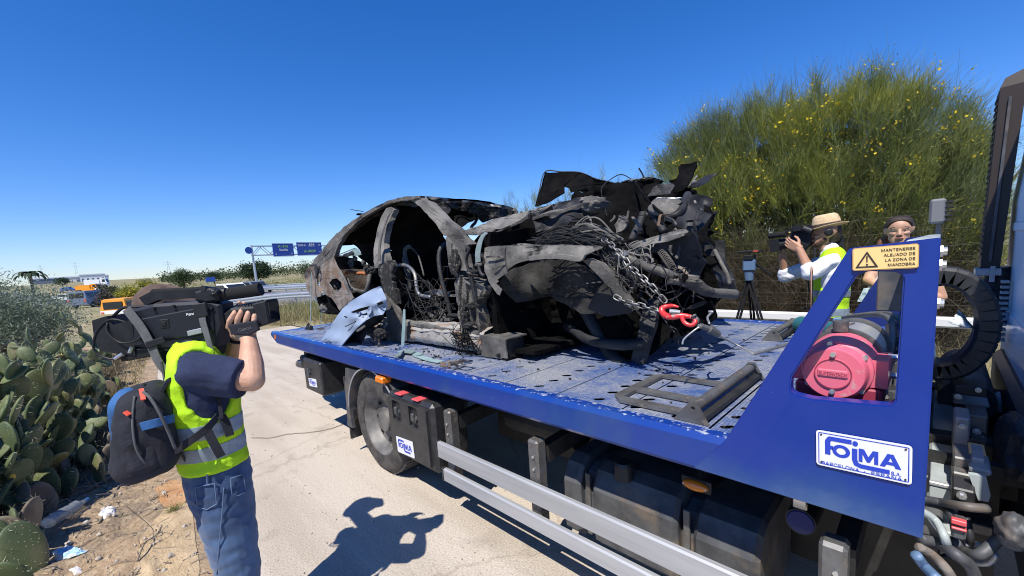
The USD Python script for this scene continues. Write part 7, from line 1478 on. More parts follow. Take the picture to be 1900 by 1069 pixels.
# ------------------------------------------------------------------ video tripod standing behind the truck
Y4 = 5.15
tp = thing('video_tripod', 'black video tripod with a fluid head standing behind the truck', 'tripod', ony(1392, 540, Y4) * [1, 1, 0] + [0, 0, .1])
hd4 = part(tp, 'fluid_head', [bx(ony(1391, 492, Y4), (.12, .10, .13), .015), cyl(ony(1390, 505, Y4), ony(1390, 520, Y4), .05, .04, 16)], 'slate_blue')
part(hd4, 'camera_plate', bx(ony(1391, 467, Y4), (.24, .09, .025), .006), 'cam_black'); part(hd4, 'tilt_block', bx(ony(1391, 478, Y4), (.10, .12, .06), .01), 'cam_black')
part(tp, 'pan_handle', tube([ony(1400, 488, Y4), ony(1432, 512, Y4 + .1)], .012, 8), 'cam_black')
part(tp, 'red_knob', bx(ony(1402, 466, Y4 - .05), (.05, .01, .01)), 'zip_red')
apx = ony(1390, 516, Y4)
for dx, dy in ((-.28, -.12), (.36, -.10), (.02, .30)):
    ft_ = np.array([apx[0] + dx, apx[1] + dy, .08]); 
    for o in (-.018, .018):
        part(tp, 'leg', tube([apx + [o, 0, 0], ft_ + [o * .6, 0, 0]], .013, 8), 'cam_black')
    part(tp, 'foot', lump(ft_, (.03, .03, .02), 3, 2, .1), 'rubber')
# ================================================================== vegetation
def leafmat(name, c, c2, sc=3.0, tr=.25, rough=.6):
    M(name, c, rough, c2=c2, scale=sc, translucent=tr, spec=.3)
leafmat('broom_green', (0.165, 0.195, 0.038), (0.10, 0.13, 0.030), 1.6)
leafmat('broom_blue_green', (0.10, 0.125, 0.045), (0.15, 0.17, 0.045), 1.2)
leafmat('broom_yellow_green', (0.24, 0.25, 0.04), (0.17, 0.19, 0.032), 1.6)
leafmat('broom_dry', (0.045, 0.034, 0.020), (0.085, 0.066, 0.042), 2.0, .05)
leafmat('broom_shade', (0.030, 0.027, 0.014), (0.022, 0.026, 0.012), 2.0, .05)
leafmat('broom_flower', (0.78, 0.60, 0.02), (0.66, 0.46, 0.02), 9.0, .3)
leafmat('olive_leaf', (0.21, 0.26, 0.20), (0.11, 0.15, 0.09), 3.0)
leafmat('tree_leaf', (0.040, 0.065, 0.022), (0.06, 0.085, 0.03), .6)
leafmat('tree_leaf_dark', (0.022, 0.042, 0.018), (0.04, 0.062, 0.025), .6)
leafmat('yellow_bush', (0.40, 0.34, 0.03), (0.16, 0.18, 0.03), 1.5)
leafmat('oleander_leaf', (0.07, 0.11, 0.045), (0.10, 0.14, 0.06), 3)
leafmat('oleander_flower', (0.70, 0.22, 0.36), (0.62, 0.12, 0.26), 6)
leafmat('dry_grass', (0.34, 0.27, 0.14), (0.20, 0.18, 0.08), .8, .2)
leafmat('green_grass', (0.17, 0.19, 0.06), (0.26, 0.23, 0.10), .8, .2)
M('bark', (0.10, 0.075, 0.055), 0.95, c2=(0.16, 0.13, 0.10), scale=6, bump=0.02, bscale=14)
M('straw_litter', (0.42, 0.33, 0.19), 0.9, c2=(0.28, 0.22, 0.14), scale=5)
M('twig_grey', (0.16, 0.13, 0.10), 0.95, c2=(0.25, 0.21, 0.17), scale=9)
M('pebble', (0.34, 0.29, 0.23), 0.9, c2=(0.45, 0.41, 0.36), scale=5)

def blades(A, B, w, rg, bend=.12, segs=3, taper=.25):
    """thin ribbons from points A to points B, curved a little; each is its own bent strip"""
    n = len(A); D = B - A; Ln = np.linalg.norm(D, axis=1, keepdims=True); D = D / np.maximum(Ln, 1e-6)
    S = np.cross(D, rg.normal(0, 1, (n, 3))); S /= np.linalg.norm(S, axis=1, keepdims=True)
    Bd = np.cross(D, S); off = rg.normal(0, bend, (n, 1)) * Ln
    V = []
    for k in range(segs + 1):
        t = k / segs; c = A + D * Ln * t + Bd * off * 4 * t * (1 - t) * .5 - np.array([0, 0, 1.0]) * (t * t) * Ln * .04
        ww = (np.asarray(w).reshape(-1, 1) if np.ndim(w) else w) * (1 - (1 - taper) * t)
        V += [c - S * ww / 2, c + S * ww / 2]
    V = np.stack(V, 1).reshape(-1, 3); m = 2 * (segs + 1); base = np.arange(n)[:, None] * m; F = []
    for k in range(segs):
        a = 2 * k; F += [np.c_[base + a, base + a + 1, base + a + 3], np.c_[base + a, base + a + 3, base + a + 2]]
    return trimesh.Trimesh(V, np.vstack(F), process=False)
def leaves(P, size, rg, asp=.45, up=.3, outward=None):
    """pointed leaf quads at points P"""
    n = len(P); D = rg.normal(0, 1, (n, 3)); D[:, 2] += up
    if outward is not None: D += outward
    D /= np.linalg.norm(D, axis=1, keepdims=True); S = np.cross(D, rg.normal(0, 1, (n, 3))); S /= np.linalg.norm(S, axis=1, keepdims=True)
    s = size * (.6 + .8 * rg.random((n, 1)))
    V = np.stack([P - D * s * .5, P + S * s * asp * .5, P + D * s * .5, P - S * s * asp * .5], 1).reshape(-1, 3); b = np.arange(n)[:, None] * 4
    return trimesh.Trimesh(V, np.vstack([np.c_[b, b + 1, b + 2], np.c_[b, b + 2, b + 3]]), process=False)

# ---------------- the big broom bush behind the truck
def broom(name, label, outline, yc, depth, n, seed, flowers=900, base_z=0.1, dry=.30, tw=.0048):
    rg = np.random.default_rng(seed)
    O = np.array([ony(x, y, yc)[[0, 2]] for x, y in outline]); xl, xr = O[0, 0], O[-1, 0]
    xc = (xl + xr) / 2; t = thing(name, label, 'bush', (xc, yc, base_z))
    top = lambda x: np.interp(x, O[:, 0], O[:, 1])
    zmax = O[:, 1].max()
    # sprays of twigs: each spray is a tuft that fans out from one branch end, with gaps between the tufts
    ns = n // 26; m = int(ns * 3)
    x = xl + (xr - xl) * rg.random(m); hrel = rg.random(m) ** .62; dy = rg.normal(-.25, .45, m).clip(-1, .9)
    env = np.sqrt(np.clip(1 - dy ** 2 * .5, .05, 1)) * (.86 + .28 * meshkit.fbm(np.c_[x * 1.7, dy * 2, x * 0], 3, seed + 2)); z = base_z + (top(x) - base_z) * env * (.10 + .84 * hrel); y = yc + dy * depth * (0.6 + .4 * np.sin(np.clip(hrel, 0, 1) * np.pi * .75 + .3))
    cl = meshkit.fbm(np.c_[x, y, z] * 1.9, 3, seed); keep = rg.random(m) < np.clip((cl - .37) * 6.0, .04, 1)
    x, y, z, hrel, dy = (q[keep][:ns] for q in (x, y, z, hrel, dy)); C0 = np.c_[x, y, z]
    root = np.c_[xc + (x - xc) * .45, yc + dy * depth * .2, np.full(len(x), base_z - .8)]; D0 = C0 - root; D0 /= np.linalg.norm(D0, axis=1, keepdims=True); D0 += rg.normal(0, .30, D0.shape); D0 /= np.linalg.norm(D0, axis=1, keepdims=True)
    rel0 = (z - base_z) / np.maximum(top(x) - base_z, .1); tone = meshkit.fbm(C0 * 1.1 + 40, 2, seed + 3) + rg.normal(0, .09, len(x)); L0 = .22 + .30 * rg.random(len(x))
    k = np.repeat(np.arange(len(x)), 26); f0 = rg.random((len(k), 1))
    A = C0[k] + D0[k] * (f0 - .6) * L0[k][:, None] + rg.normal(0, .022, (len(k), 3)); D = D0[k] + rg.normal(0, .33, (len(k), 3)); D /= np.linalg.norm(D, axis=1, keepdims=True)
    ln = (L0[k] * (.45 + .75 * rg.random(len(k))))[:, None]; B = A + D * ln
    poke = rg.random(len(k)) < .02; B[poke] += (D[poke] + [0, 0, .4]) * .35 * rg.random((poke.sum(), 1)); A[:, 2] = np.maximum(A[:, 2], base_z)
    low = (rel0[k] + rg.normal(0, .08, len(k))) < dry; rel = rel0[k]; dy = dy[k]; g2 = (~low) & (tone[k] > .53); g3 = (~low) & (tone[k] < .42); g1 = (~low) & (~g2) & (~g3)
    for q, mm in ((g1, 'broom_green'), (g2, 'broom_blue_green'), (g3, 'broom_yellow_green'), (low, 'broom_dry')):
        if q.sum(): part(t, 'twigs', blades(A[q], B[q], tw, rg, .14, 2), mm, kind='stuff')
    if n > 50000:
        q = rg.permutation(np.nonzero(~low)[0])[:30000]; part(t, 'leaflets', leaves(A[q] + D[q] * ln[q] * rg.random((len(q), 1)) + rg.normal(0, .02, (len(q), 3)), .030, rg, .38, .4), 'broom_yellow_green', kind='stuff')
    # trunks and bare limbs inside
    for k in range(9):
        bx_ = xc + (xr - xl) * .26 * rg.normal(); by = yc + depth * .2 * rg.normal(); e = np.array([bx_ + (bx_ - xc) * .8 + .2 * rg.normal(), by + .3 * rg.normal(), base_z + (zmax - base_z) * .62])
        part(t, 'stem', tube(spline([(bx_, by, base_z - .1), (bx_ + .1 * rg.normal(), by, base_z + .5), (np.array([bx_, by, base_z]) + e) / 2 + rg.normal(0, .1, 3), e], 5), np.linspace(.045, .012, 16), 7), 'bark', smooth=True)
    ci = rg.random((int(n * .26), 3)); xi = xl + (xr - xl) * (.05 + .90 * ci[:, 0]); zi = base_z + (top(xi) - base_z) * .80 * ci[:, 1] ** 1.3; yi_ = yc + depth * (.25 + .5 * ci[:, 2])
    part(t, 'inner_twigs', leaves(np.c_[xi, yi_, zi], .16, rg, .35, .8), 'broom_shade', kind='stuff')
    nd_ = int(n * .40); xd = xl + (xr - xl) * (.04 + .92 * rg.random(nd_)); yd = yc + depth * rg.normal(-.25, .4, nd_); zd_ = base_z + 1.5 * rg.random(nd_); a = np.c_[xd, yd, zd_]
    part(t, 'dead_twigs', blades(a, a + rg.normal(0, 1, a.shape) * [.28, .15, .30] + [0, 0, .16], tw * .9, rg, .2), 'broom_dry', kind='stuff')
    if flowers:
        q = rg.permutation(np.nonzero(~low & (dy < .45) & (rel > .38))[0]); c = meshkit.fbm(B[q] * 1.3 + 9, 2, seed + 8); q = q[c > .52][:flowers // 3]
        q = q[~poke[q]]; Pf = (B[q] - D[q] * .12)[:, None, :] + rg.normal(0, .03, (len(q), 3, 3)); part(t, 'flowers', leaves(Pf.reshape(-1, 3), .036, rg, .75), 'broom_flower', kind='stuff')
    return t
broom('broom_bush', 'huge green broom bush with yellow flowers behind the truck', [(1218, 350), (1240, 285), (1285, 238), (1340, 205), (1400, 168), (1460, 140), (1530, 124), (1600, 116), (1690, 118), (1750, 132), (1795, 165), (1828, 220), (1850, 330)], 8.9, 1.5, 105000, 5, flowers=2600, dry=.36)
broom('broom_bush', 'smaller sparse broom bush showing above and behind the wrecked car', [(915, 400), (940, 352), (985, 340), (1030, 335), (1090, 318), (1130, 302), (1180, 312), (1250, 345)], 10.2, .8, 16000, 6, flowers=200, dry=.15)
# ---------------- low pale wall and wire fence in front of it
lw = thing('barrier_rail', 'low white rail on short posts running along behind the truck', 'barrier', (-1.5, 6.0, 0))
part(lw, 'rail', bx((-1.5, 6.0, .845), (11, .07, .11), .02), 'white_plate')
for x_ in np.arange(-6.5, 3.6, 2.0): part(lw, 'post', bx((x_, 6.08, .40), (.10, .07, .80), .01), 'galvanised')
M('fence_wire', (0.10, 0.09, 0.075), .8)
fc = thing('wire_fence', 'thin wire mesh fence on posts standing in front of the big broom bush', 'fence', (-1.0, 6.6, 0))
for x_ in np.arange(-5.5, 3.2, 1.45): part(fc, 'post', tube([(x_, 6.6, 0), (x_ + .02, 6.6, 2.05)], .016, 8), 'black_steel')
for z_ in (.95, 1.10, 1.26, 1.43, 1.60, 1.78, 1.96): part(fc, 'strand', tube(spline([(-5.5, 6.57, z_), (-2, 6.575, z_ - .015), (0.5, 6.57, z_), (3.2, 6.57, z_)], 8), .0012, 4), 'fence_wire')
part(fc, 'mesh_wires', [tube([(x_, 6.565, .85), (x_ + .01, 6.565, 1.97)] , .0009, 4) for x_ in np.arange(-5.4, 3.2, .30)], 'fence_wire', kind='stuff')

# ---------------- prickly pears
nd = {'tc': ('texture_coordinate', {}), 'vo': ('voronoi_texture', {'feature': 'f1', 'scale': 40.0, 'randomness': .55}), 'rd': ('rgb_ramp', {'ramp': [(0, (1, 1, 1)), (.10, (1, 1, 1)), (.19, (0, 0, 0)), (1, (0, 0, 0))]}),
      'n': ('noise_texture', {'scale': 3.5, 'detail': 5.0}), 'r': ('rgb_ramp', {'ramp': [(0, (0.050, 0.075, 0.040)), (.40, (0.075, 0.105, 0.048)), (.55, (0.12, 0.14, 0.06)), (.66, (0.19, 0.17, 0.09)), (1, (0.22, 0.19, 0.11))]}),
      'm': ('mix', {'mix_type': 'mix', 'color2': (0.34, 0.33, 0.24)}), 'b': ('bump', {'strength': 1.0, 'distance': .004}), 'p': ('principled_bsdf', {'roughness': .55, 'specular_ior_level': .35}), 'oi': ('object_info', {}),
      'rm': ('rgb_ramp', {'ramp': [(0, (.72, .78, .8)), (1, (1.15, 1.1, .95))]}), 'mm': ('mix', {'mix_type': 'multiply', 'fac': 1.0})}
LOOK['cactus'] = usdkit.material(stage, '/World/Looks/cactus', nd, [('tc.object', 'vo.vector'), ('vo.distance', 'rd.fac'), ('tc.object', 'n.vector'), ('n.fac', 'r.fac'), ('oi.random', 'rm.fac'), ('r.color', 'mm.color1'), ('rm.color', 'mm.color2'),
     ('mm.color', 'm.color1'), ('rd.color', 'm.fac'), ('m.color', 'p.base_color'), ('rd.color', 'b.height'), ('b.normal', 'p.normal')], surface='p.BSDF')
M('cactus_spine', (0.42, 0.38, 0.26), 0.7)
M('cactus_old', (0.13, 0.10, 0.07), 0.9, c2=(0.20, 0.17, 0.12), scale=6, bump=.004, bscale=30)
M('cactus_flower', (0.70, 0.45, 0.04), 0.6)
_ico = trimesh.creation.icosphere(subdivisions=2)
def pad_mesh(p, up, nrm_, w, h, rg):
    """one pad: base at p, growing along up, flat face nrm_"""
    up = nrm(up); n = nrm(nrm_ - up * np.dot(nrm_, up)); s = np.cross(up, n); v = _ico.vertices
    a, b, c = v[:, 0], v[:, 1], v[:, 2]; yy = (b + 1) / 2; wid = .78 + .34 * yy - .10 * yy ** 3
    th = .020 + .006 * rg.random(); bend = .10 * rg.normal()
    q = p + np.outer(b + 1, up) * h / 2 + np.outer(a * wid, s) * w / 2 + np.outer(np.sign(c) * np.abs(c) ** .8 * th, n) + np.outer((yy - .5) ** 2 * bend * h + a * .02 * rg.normal(), n)
    return trimesh.Trimesh(q, _ico.faces, process=False), s, n
rgc = np.random.default_rng(77)
def scr(p):
    c = ROT.T @ (np.asarray(p) - EYE); return CX + F_PX * c[0] / -c[2], CY - F_PX * c[1] / -c[2]
def ylim(at):
    """the hedge keeps this far from the track"""
    return float(np.interp(-at[0], [3, 4.0, 4.6, 5.2, 6, 8, 11, 14], [-.62, -.60, -.44, -.28, -.12, .0, .12, .22])) - .16
def cactus(x, y, hgt, npads, seed, label, lean=(0, 0), s0=1.0):
    s0 = s0 * .80; npads = int(npads * 1.3)
    rg = np.random.default_rng(seed); z0 = float(verge_z(np.array([x]), np.array([y]))[0]) - .03
    t = thing('prickly_pear', label, 'cactus', (x, y, z0), 'prickly pears of the roadside hedge')
    open_ = []; spines = []
    def add(p, up, nn, w, h, old=False):
        m, s, n = pad_mesh(p, up, nn, w, h, rg); part(t, 'pad', m, 'cactus_old' if old else 'cactus', smooth=True); u = nrm(up); open_.append((p, u, s, n, w, h))
        c = 34 if not old else 6
        a = rg.uniform(-.9, .9, c); b = rg.uniform(.1, .98, c); ok = (a ** 2 + (2 * b - 1) ** 2) < .95; a, b = a[ok], b[ok]; sd = np.where(rg.random(len(a)) < .5, 1, -1)
        P_ = p + np.outer(b * h, u) + np.outer(a * w / 2 * (.78 + .34 * b), s) + np.outer(sd * .018, n)
        for e in np.linspace(-1.3, 1.3, 9): P_ = np.vstack([P_, p + u * h * (.5 + .5 * math.cos(e)) + s * math.sin(e) * w / 2 * 1.0]); sd = np.r_[sd, 0]
        dd = np.outer(sd, n) + rg.normal(0, .45, (len(sd), 3)) + np.where(sd[:, None] == 0, (P_ - (p + u * h * .5)) / h * 2, 0); dd /= np.linalg.norm(dd, axis=1, keepdims=True)
        spines.append(blades(P_, P_ + dd * (.016 + .018 * rg.random((len(P_), 1))), .0028, rg, .0, 1, .3))
    r0 = 1 + int(npads > 12)
    for k in range(r0 + 1):
        az = rg.random() * 6.28; add(np.array([x + .12 * rg.normal(), y + .12 * rg.normal(), z0]), np.array([.25 * rg.normal(), .25 * rg.normal(), 1]), np.array([math.cos(az), math.sin(az), .1]), .22 * s0, .36 * s0, k == 0)
    tries = 0
    while len(open_) < npads and tries < 400:
        tries += 1; i = int(len(open_) * rg.random() ** .7); p, u, s, n, w, h = open_[i]
        e = rg.uniform(-1.15, 1.15); at = p + u * h * (.5 + .47 * math.cos(e)) + s * math.sin(e) * w * .47
        if at[2] - z0 > hgt: continue
        if at[1] > ylim(at): continue
        up = u * math.cos(e) * .9 + s * math.sin(e) * .9 + n * rg.normal(0, .45) + np.array([lean[0], lean[1], .35]); az = rg.normal(0, .7)
        add(at - nrm(up) * .015, up, n * math.cos(az) + s * math.sin(az) + rg.normal(0, .2, 3), (.15 + .09 * rg.random()) * s0, (.24 + .14 * rg.random()) * s0)
    part(t, 'spines', spines, 'cactus_spine', kind='stuff')
    if seed % 3 == 0:
        for k in range(2):
            p, u, s, n, w, h = open_[int(len(open_) * (.5 + .5 * rg.random())) - 1]; part(t, 'flower', lump(p + u * h * 1.02, (.018, .018, .028), seed + k, 1, .3), 'cactus_flower')
    return t
def yb_(x): return float(np.interp(-x, [3, 4.5, 6, 8, 11, 14], [-.75, -.55, -.32, -.18, -.06, .1]))
CL = ['nearest prickly pear, large pads low in the left corner of the picture', 'prickly pear with one broad dark pad at the left picture edge', 'prickly pear leaning towards the dirt verge beside the cameraman', 'tall prickly pear behind the broad dark pads at the left edge', 'prickly pear with pale upright pads in the middle of the hedge', 'prickly pear at the hedge border nearest to the backpack', 'prickly pear with many small pads below the camera battery', 'tall prickly pear in front of the silvery olive bush', 'prickly pear with pads edge-on to the view in the hedge middle', 'bushy prickly pear halfway along the hedge', 'far prickly pear just left of the camera battery', 'far tall prickly pear below the white car', 'far prickly pear under the orange trucks', 'far prickly pear at the end of the hedge', 'low prickly pear at the foot of the hedge by the plastic bottle', 'prickly pear behind the low one by the plastic bottle', 'prickly pear filling the gap behind the one with pale upright pads', 'dense prickly pear left of the hedge middle', 'small-padded prickly pear right of the tall one at the left edge', 'prickly pear close to the track end of the dirt verge', 'prickly pear tucked behind the backpack and camera battery', 'tall prickly pear rising under the olive bush', 'prickly pear between the far ones and the hedge middle', 'prickly pear at the left picture edge above the blue wrapper', 'prickly pear directly behind the plastic bottle', 'low prickly pear above the end of the plastic bottle', 'low prickly pear at the hedge border below the backpack']
CP = [(-3.7, -.70, .50, 9, 1.25), (-3.9, -.66, .95, 15, 1.25), (-4.9, -.60, .85, 16, 1.0), (-4.4, -.72, 1.15, 20, 1.1), (-5.2, -.50, 1.2, 24, 1.05), (-6.1, -.32, 1.15, 24, .95), (-6.9, -.36, 1.25, 24, .95), (-5.9, -.85, 1.4, 22, 1.1), (-7.6, -.50, 1.35, 20, 1.0), (-8.3, -.30, 1.3, 20, .95), (-9.4, -.15, 1.3, 18, .95), (-9.8, -.6, 1.45, 18, 1.0), (-11.2, -.25, 1.5, 16, 1.0), (-12.6, -.05, 1.5, 14, 1.0), (-4.55, -.70, .4, 8, .9), (-5.0, -.80, 1.0, 16, 1.1), (-5.6, -.55, 1.25, 22, 1.0), (-6.5, -.75, 1.4, 24, 1.05), (-5.3, -.75, 1.3, 22, .95), (-7.2, -.22, .9, 18, .9), (-6.6, -.20, .75, 14, .9), (-7.6, -.85, 1.5, 22, 1.1), (-8.8, -.55, 1.45, 20, 1.0), (-4.15, -.72, .8, 14, 1.1), (-4.75, -.66, .75, 16, .95), (-5.1, -.50, .6, 14, .9), (-5.7, -.34, .7, 16, .9)]
for k, ((x_, y_, h_, n_, s_), lb_) in enumerate(zip(CP, CL)):
    cactus(x_, y_, h_, n_, 100 + k, lb_, (.0, .10), s_)
n_ = 17000; ug = np.c_[rgc.uniform(-13, -3.2, n_), np.zeros(n_), np.zeros(n_)]; ug[:, 1] = np.array([ylim(a) for a in ug]) + .10 - 1.2 * rgc.random(n_); ug[:, 2] = verge_z(ug[:, 0], ug[:, 1]) - .02
solo('undergrowth', blades(ug, ug + rgc.normal(0, 1, ug.shape) * [.11, .11, .03] + np.c_[np.zeros((n_, 2)), .04 + .16 * rgc.random(n_)], .006, rgc, .25, 2), 'broom_dry', 'dark dry stems and weeds beneath the cactus hedge', 'undergrowth', kind='stuff')
# ---------------- silvery olive bush at the far left
rgv = np.random.default_rng(17)
def bush(name, label, c, rad, n, size, m, seed, trunk=True, asp=.3, cat_='bush', group=None, clump=60, flowers=None, m2=None, up=.3):
    rg = np.random.default_rng(seed); c = np.asarray(c, float); rad = np.asarray(rad, float)
    t = thing(name, label, cat_, c - [0, 0, rad[2]], group)
    cc = rg.normal(0, 1, (clump, 3)); cc /= np.linalg.norm(cc, axis=1, keepdims=True); cc *= (rg.random((clump, 1)) ** .45) * .86
    k = rg.integers(0, clump, n); P_ = cc[k] + rg.normal(0, .17, (n, 3)); P_ = P_ * rad + c; P_[:, 2] = np.maximum(P_[:, 2], c[2] - rad[2])
    h = (k % 2 == 0) if m2 else np.ones(n, bool)
    part(t, 'foliage', leaves(P_[h], size, rg, asp, up), m, kind='stuff')
    if m2: part(t, 'foliage', leaves(P_[~h], size, rg, asp, up), m2, kind='stuff')
    if trunk:
        b = c - [0, 0, rad[2]]
        part(t, 'trunk', tube(spline([b - [0, 0, .3], b + [0, 0, rad[2] * .5], c + [0, 0, rad[2] * .1]], 4), np.linspace(rad[0] * .07 + .03, .03, 9), 8), 'bark', smooth=True)
        for q in range(6):
            e = c + cc[q] * rad * .9; part(t, 'limb', tube(spline([b + [0, 0, rad[2] * .6], (b + e) / 2 + rg.normal(0, .08, 3) * rad, e], 4), np.linspace(rad[0] * .035 + .012, .008, 9), 6), 'bark', smooth=True)
    if flowers:
        q = rg.random(n) < flowers[1]; part(t, 'flowers', leaves(P_[q] * 1.0, flowers[2], rg, .8), flowers[0], kind='stuff')
    return t
ob = dep(38, 560, 9.0); bush('olive_bush', 'silvery green olive bush at the left edge behind the cactus hedge', (ob[0] - .2, ob[1] - .3, 1.25), (1.6, 1.2, 1.0), 22000, .075, 'olive_leaf', 3, clump=150, asp=.24)

# ---------------- far trees, bushes, tree line
def at_g(px, py): p = gnd(px, py); return np.array([p[0], p[1], float(gz(p[0], p[1]))])
def far_tree(name, label, px, base, top, wpx, n, m, seed, crown=.72, asp=.5, group=None, dist=None):
    p = at_g(px, base) if dist is None else EYE + ray(px, base) * dist
    if dist is not None: p[2] = float(gz(p[0], p[1]))
    d = np.dot(p - EYE, FWD); h = (base - top) * d / F_PX; w = wpx * d / F_PX / 2
    if dist is not None: h = ony(px, top, p[1])[2] - p[2] if abs(p[1]) > 1 else (onx(px, top, p[0])[2] - p[2])
    c = p + [0, 0, h * (1 - crown / 2)]
    return bush(name, label, c, (w, w, h * crown / 2), n, max(w * .13, .12), m, seed, asp=asp, cat_='tree' if 'tree' in name or 'pine' in name else 'bush', group=group, clump=70)
far_tree('pine_tree', 'round dark tree behind the gantry post', 476, 520, 482, 54, 5200, 'tree_leaf_dark', 31, .8, dist=130)
far_tree('leafy_tree', 'green tree on the horizon left of the gantry, above the big camera', 340, 524, 497, 36, 3600, 'tree_leaf', 32, .85, dist=130)
far_tree('leafy_tree', 'small dark tree on the horizon between the green tree and the gantry', 397, 516, 500, 28, 1600, 'tree_leaf_dark', 33, .85, dist=170)
far_tree('leafy_tree', 'tree on the horizon right beside the rear of the wreck', 567, 506, 481, 22, 1600, 'tree_leaf', 34, .85, dist=120)
far_tree('stone_pine', 'umbrella-shaped stone pine on the far left horizon', 116, 530, 516, 27, 1600, 'tree_leaf_dark', 35, .55, dist=210)
far_tree('leafy_tree', 'dark low tree behind the yellow bushes on the left', 270, 527, 514, 22, 1200, 'tree_leaf_dark', 36, .85, dist=150)
far_tree('green_bush', 'dark green bush beside the yellow bushes', 201, 550, 522, 38, 2200, 'tree_leaf_dark', 37, .9, dist=95)
far_tree('yellow_bush', 'bright yellow flowering bush left of the cap', 240, 560, 526, 46, 2600, 'yellow_bush', 38, .95, dist=60)
far_tree('yellow_bush', 'yellow flowering bush directly behind the cap', 276, 556, 516, 46, 2600, 'yellow_bush', 39, .95, dist=66)
far_tree('brown_bush', 'dry brown bush between the cactus hedge and the orange van', 198, 566, 532, 36, 1800, 'broom_dry', 40, .95, dist=50)
ol = at_g(463, 574); bush('oleander', 'oleander bush with pink flowers beside the guard rail', (ol[0], ol[1], ol[2] + .62), (.9, .9, .65), 2600, .13, 'oleander_leaf', 41, flowers=('oleander_flower', .22, .12), asp=.3)
# palm
pp_ = EYE + ray(60, 530) * 150; pz_ = float(gz(pp_[0], pp_[1])); pt = thing('palm_tree', 'small palm tree on the far left horizon', 'palm tree', (pp_[0], pp_[1], pz_))
ph = onx(60, 513, pp_[0])[2]
part(pt, 'trunk', tube([(pp_[0], pp_[1], pz_ - .5), (pp_[0], pp_[1], ph)], .28, 8), 'bark')
for k in range(16):
    a = k * 2.4; e = .5 * math.sin(k * 1.7); q = np.array([pp_[0], pp_[1], ph]); d = np.array([math.cos(a), math.sin(a), 0])
    part(pt, 'frond', strip(np.array([q, q + d * 1.2 + [0, 0, .7 + e], q + d * 2.4 + [0, 0, .5 + e], q + d * 3.1 + [0, 0, -.7 + e]]), [.2, .9, .8, .1], .03, np.cross(d, [0, 0, 1.0]), k), 'tree_leaf_dark')
# wood along the horizon: one mass
rgl = np.random.default_rng(55); TL = []
for px in np.arange(300, 600, 2.2):
    D = 210 + 60 * rgl.random(); p = EYE + ray(px, 512) * D; g_ = float(gz(p[0], p[1])); h = 3.0 + 3.2 * rgl.random() * (1.4 if px > 500 else .8)
    for q in range(46):
        u = rgl.normal(0, 1, 3); u /= np.linalg.norm(u); TL.append(np.array([p[0], p[1], g_ + h * .5]) + u * [2.4, 2.4, h * .55] * (rgl.random() ** .4))
solo('far_wood', leaves(np.array(TL), .75, rgl, .6), 'tree_leaf', 'line of low trees along the horizon behind the gantry', 'trees', kind='stuff')
SH = []
for k in range(500):
    px = 200 + 400 * rgl.random(); D = 60 + 130 * rgl.random(); p = EYE + ray(px, 515) * D; s_ = np.dot(p - H0, HN)
    if s_ < 17.5 and s_ > -1: continue
    g_ = float(gz(p[0], p[1])); h = .3 + .7 * rgl.random()
    for q in range(26):
        u = rgl.normal(0, 1, 3); u /= np.linalg.norm(u); SH.append(np.array([p[0], p[1], g_ + h * .4]) + u * [1.2, 1.2, h * .6])
solo('far_scrub', leaves(np.array(SH), .30, rgl, .5), 'green_grass', 'scattered low scrub on the fields beyond the motorway', 'scrub', kind='stuff')
# dry grass along the rail and by the end of the track
def grass(name, pts, hgt, w, m, seed, label):
    rg = np.random.default_rng(seed); A = pts; n = len(A); B = A + np.c_[rg.normal(0, .35, n), rg.normal(0, .35, n), .6 + .6 * rg.random(n)] * hgt
    solo(name, blades(A, B, w, rg, .25, 2), m, label, 'grass', kind='stuff')
def gpts(n, poly_px, rg, zoff=0.0):
    P_ = sg.Polygon(poly_px); x0, y0, x1, y1 = P_.bounds; out = []
    while len(out) < n:
        a, b = rg.uniform(x0, x1), y0 + (y1 - y0) * rg.random()
        if P_.contains(sg.Point(a, b)): q = gnd(a, b); out.append([q[0], q[1], float(gz(q[0], q[1])) - .02 + zoff])
    return np.array(out)
rq = np.random.default_rng(91)
grass('dry_grass', gpts(3800, [(484, 604), (440, 596), (440, 566), (600, 563), (640, 575), (640, 612), (560, 606)], rq), .42, .022, 'dry_grass', 1, 'dry pale grass on the bank between the track and the guard rail')
grass('green_grass', gpts(1500, [(520, 600), (530, 572), (640, 568), (640, 606)], rq), .55, .022, 'green_grass', 2, 'greener tufts of grass beside the end of the track')
q_ = np.c_[rq.uniform(-12, 4, 2600), rq.uniform(4.9, 7.6, 2600)]; grass('dry_grass', np.c_[q_, back_z(q_[:, 0], q_[:, 1])], .35, .010, 'dry_grass', 3, 'dry grass behind the truck at the foot of the low wall')
q_ = np.c_[rq.uniform(-16, -5, 1600), np.zeros(1600)]; q_[:, 1] = [np.interp(-a, [4.6, 8, 11, 14, 17], [.22, .2, .4, .7, 1.1]) - 1.0 * rq.random() ** 1.5 for a in q_[:, 0]]
grass('dry_grass', np.c_[q_, verge_z(q_[:, 0], q_[:, 1])], .20, .010, 'dry_grass', 4, 'dry grass at the foot of the cactus hedge beside the track')
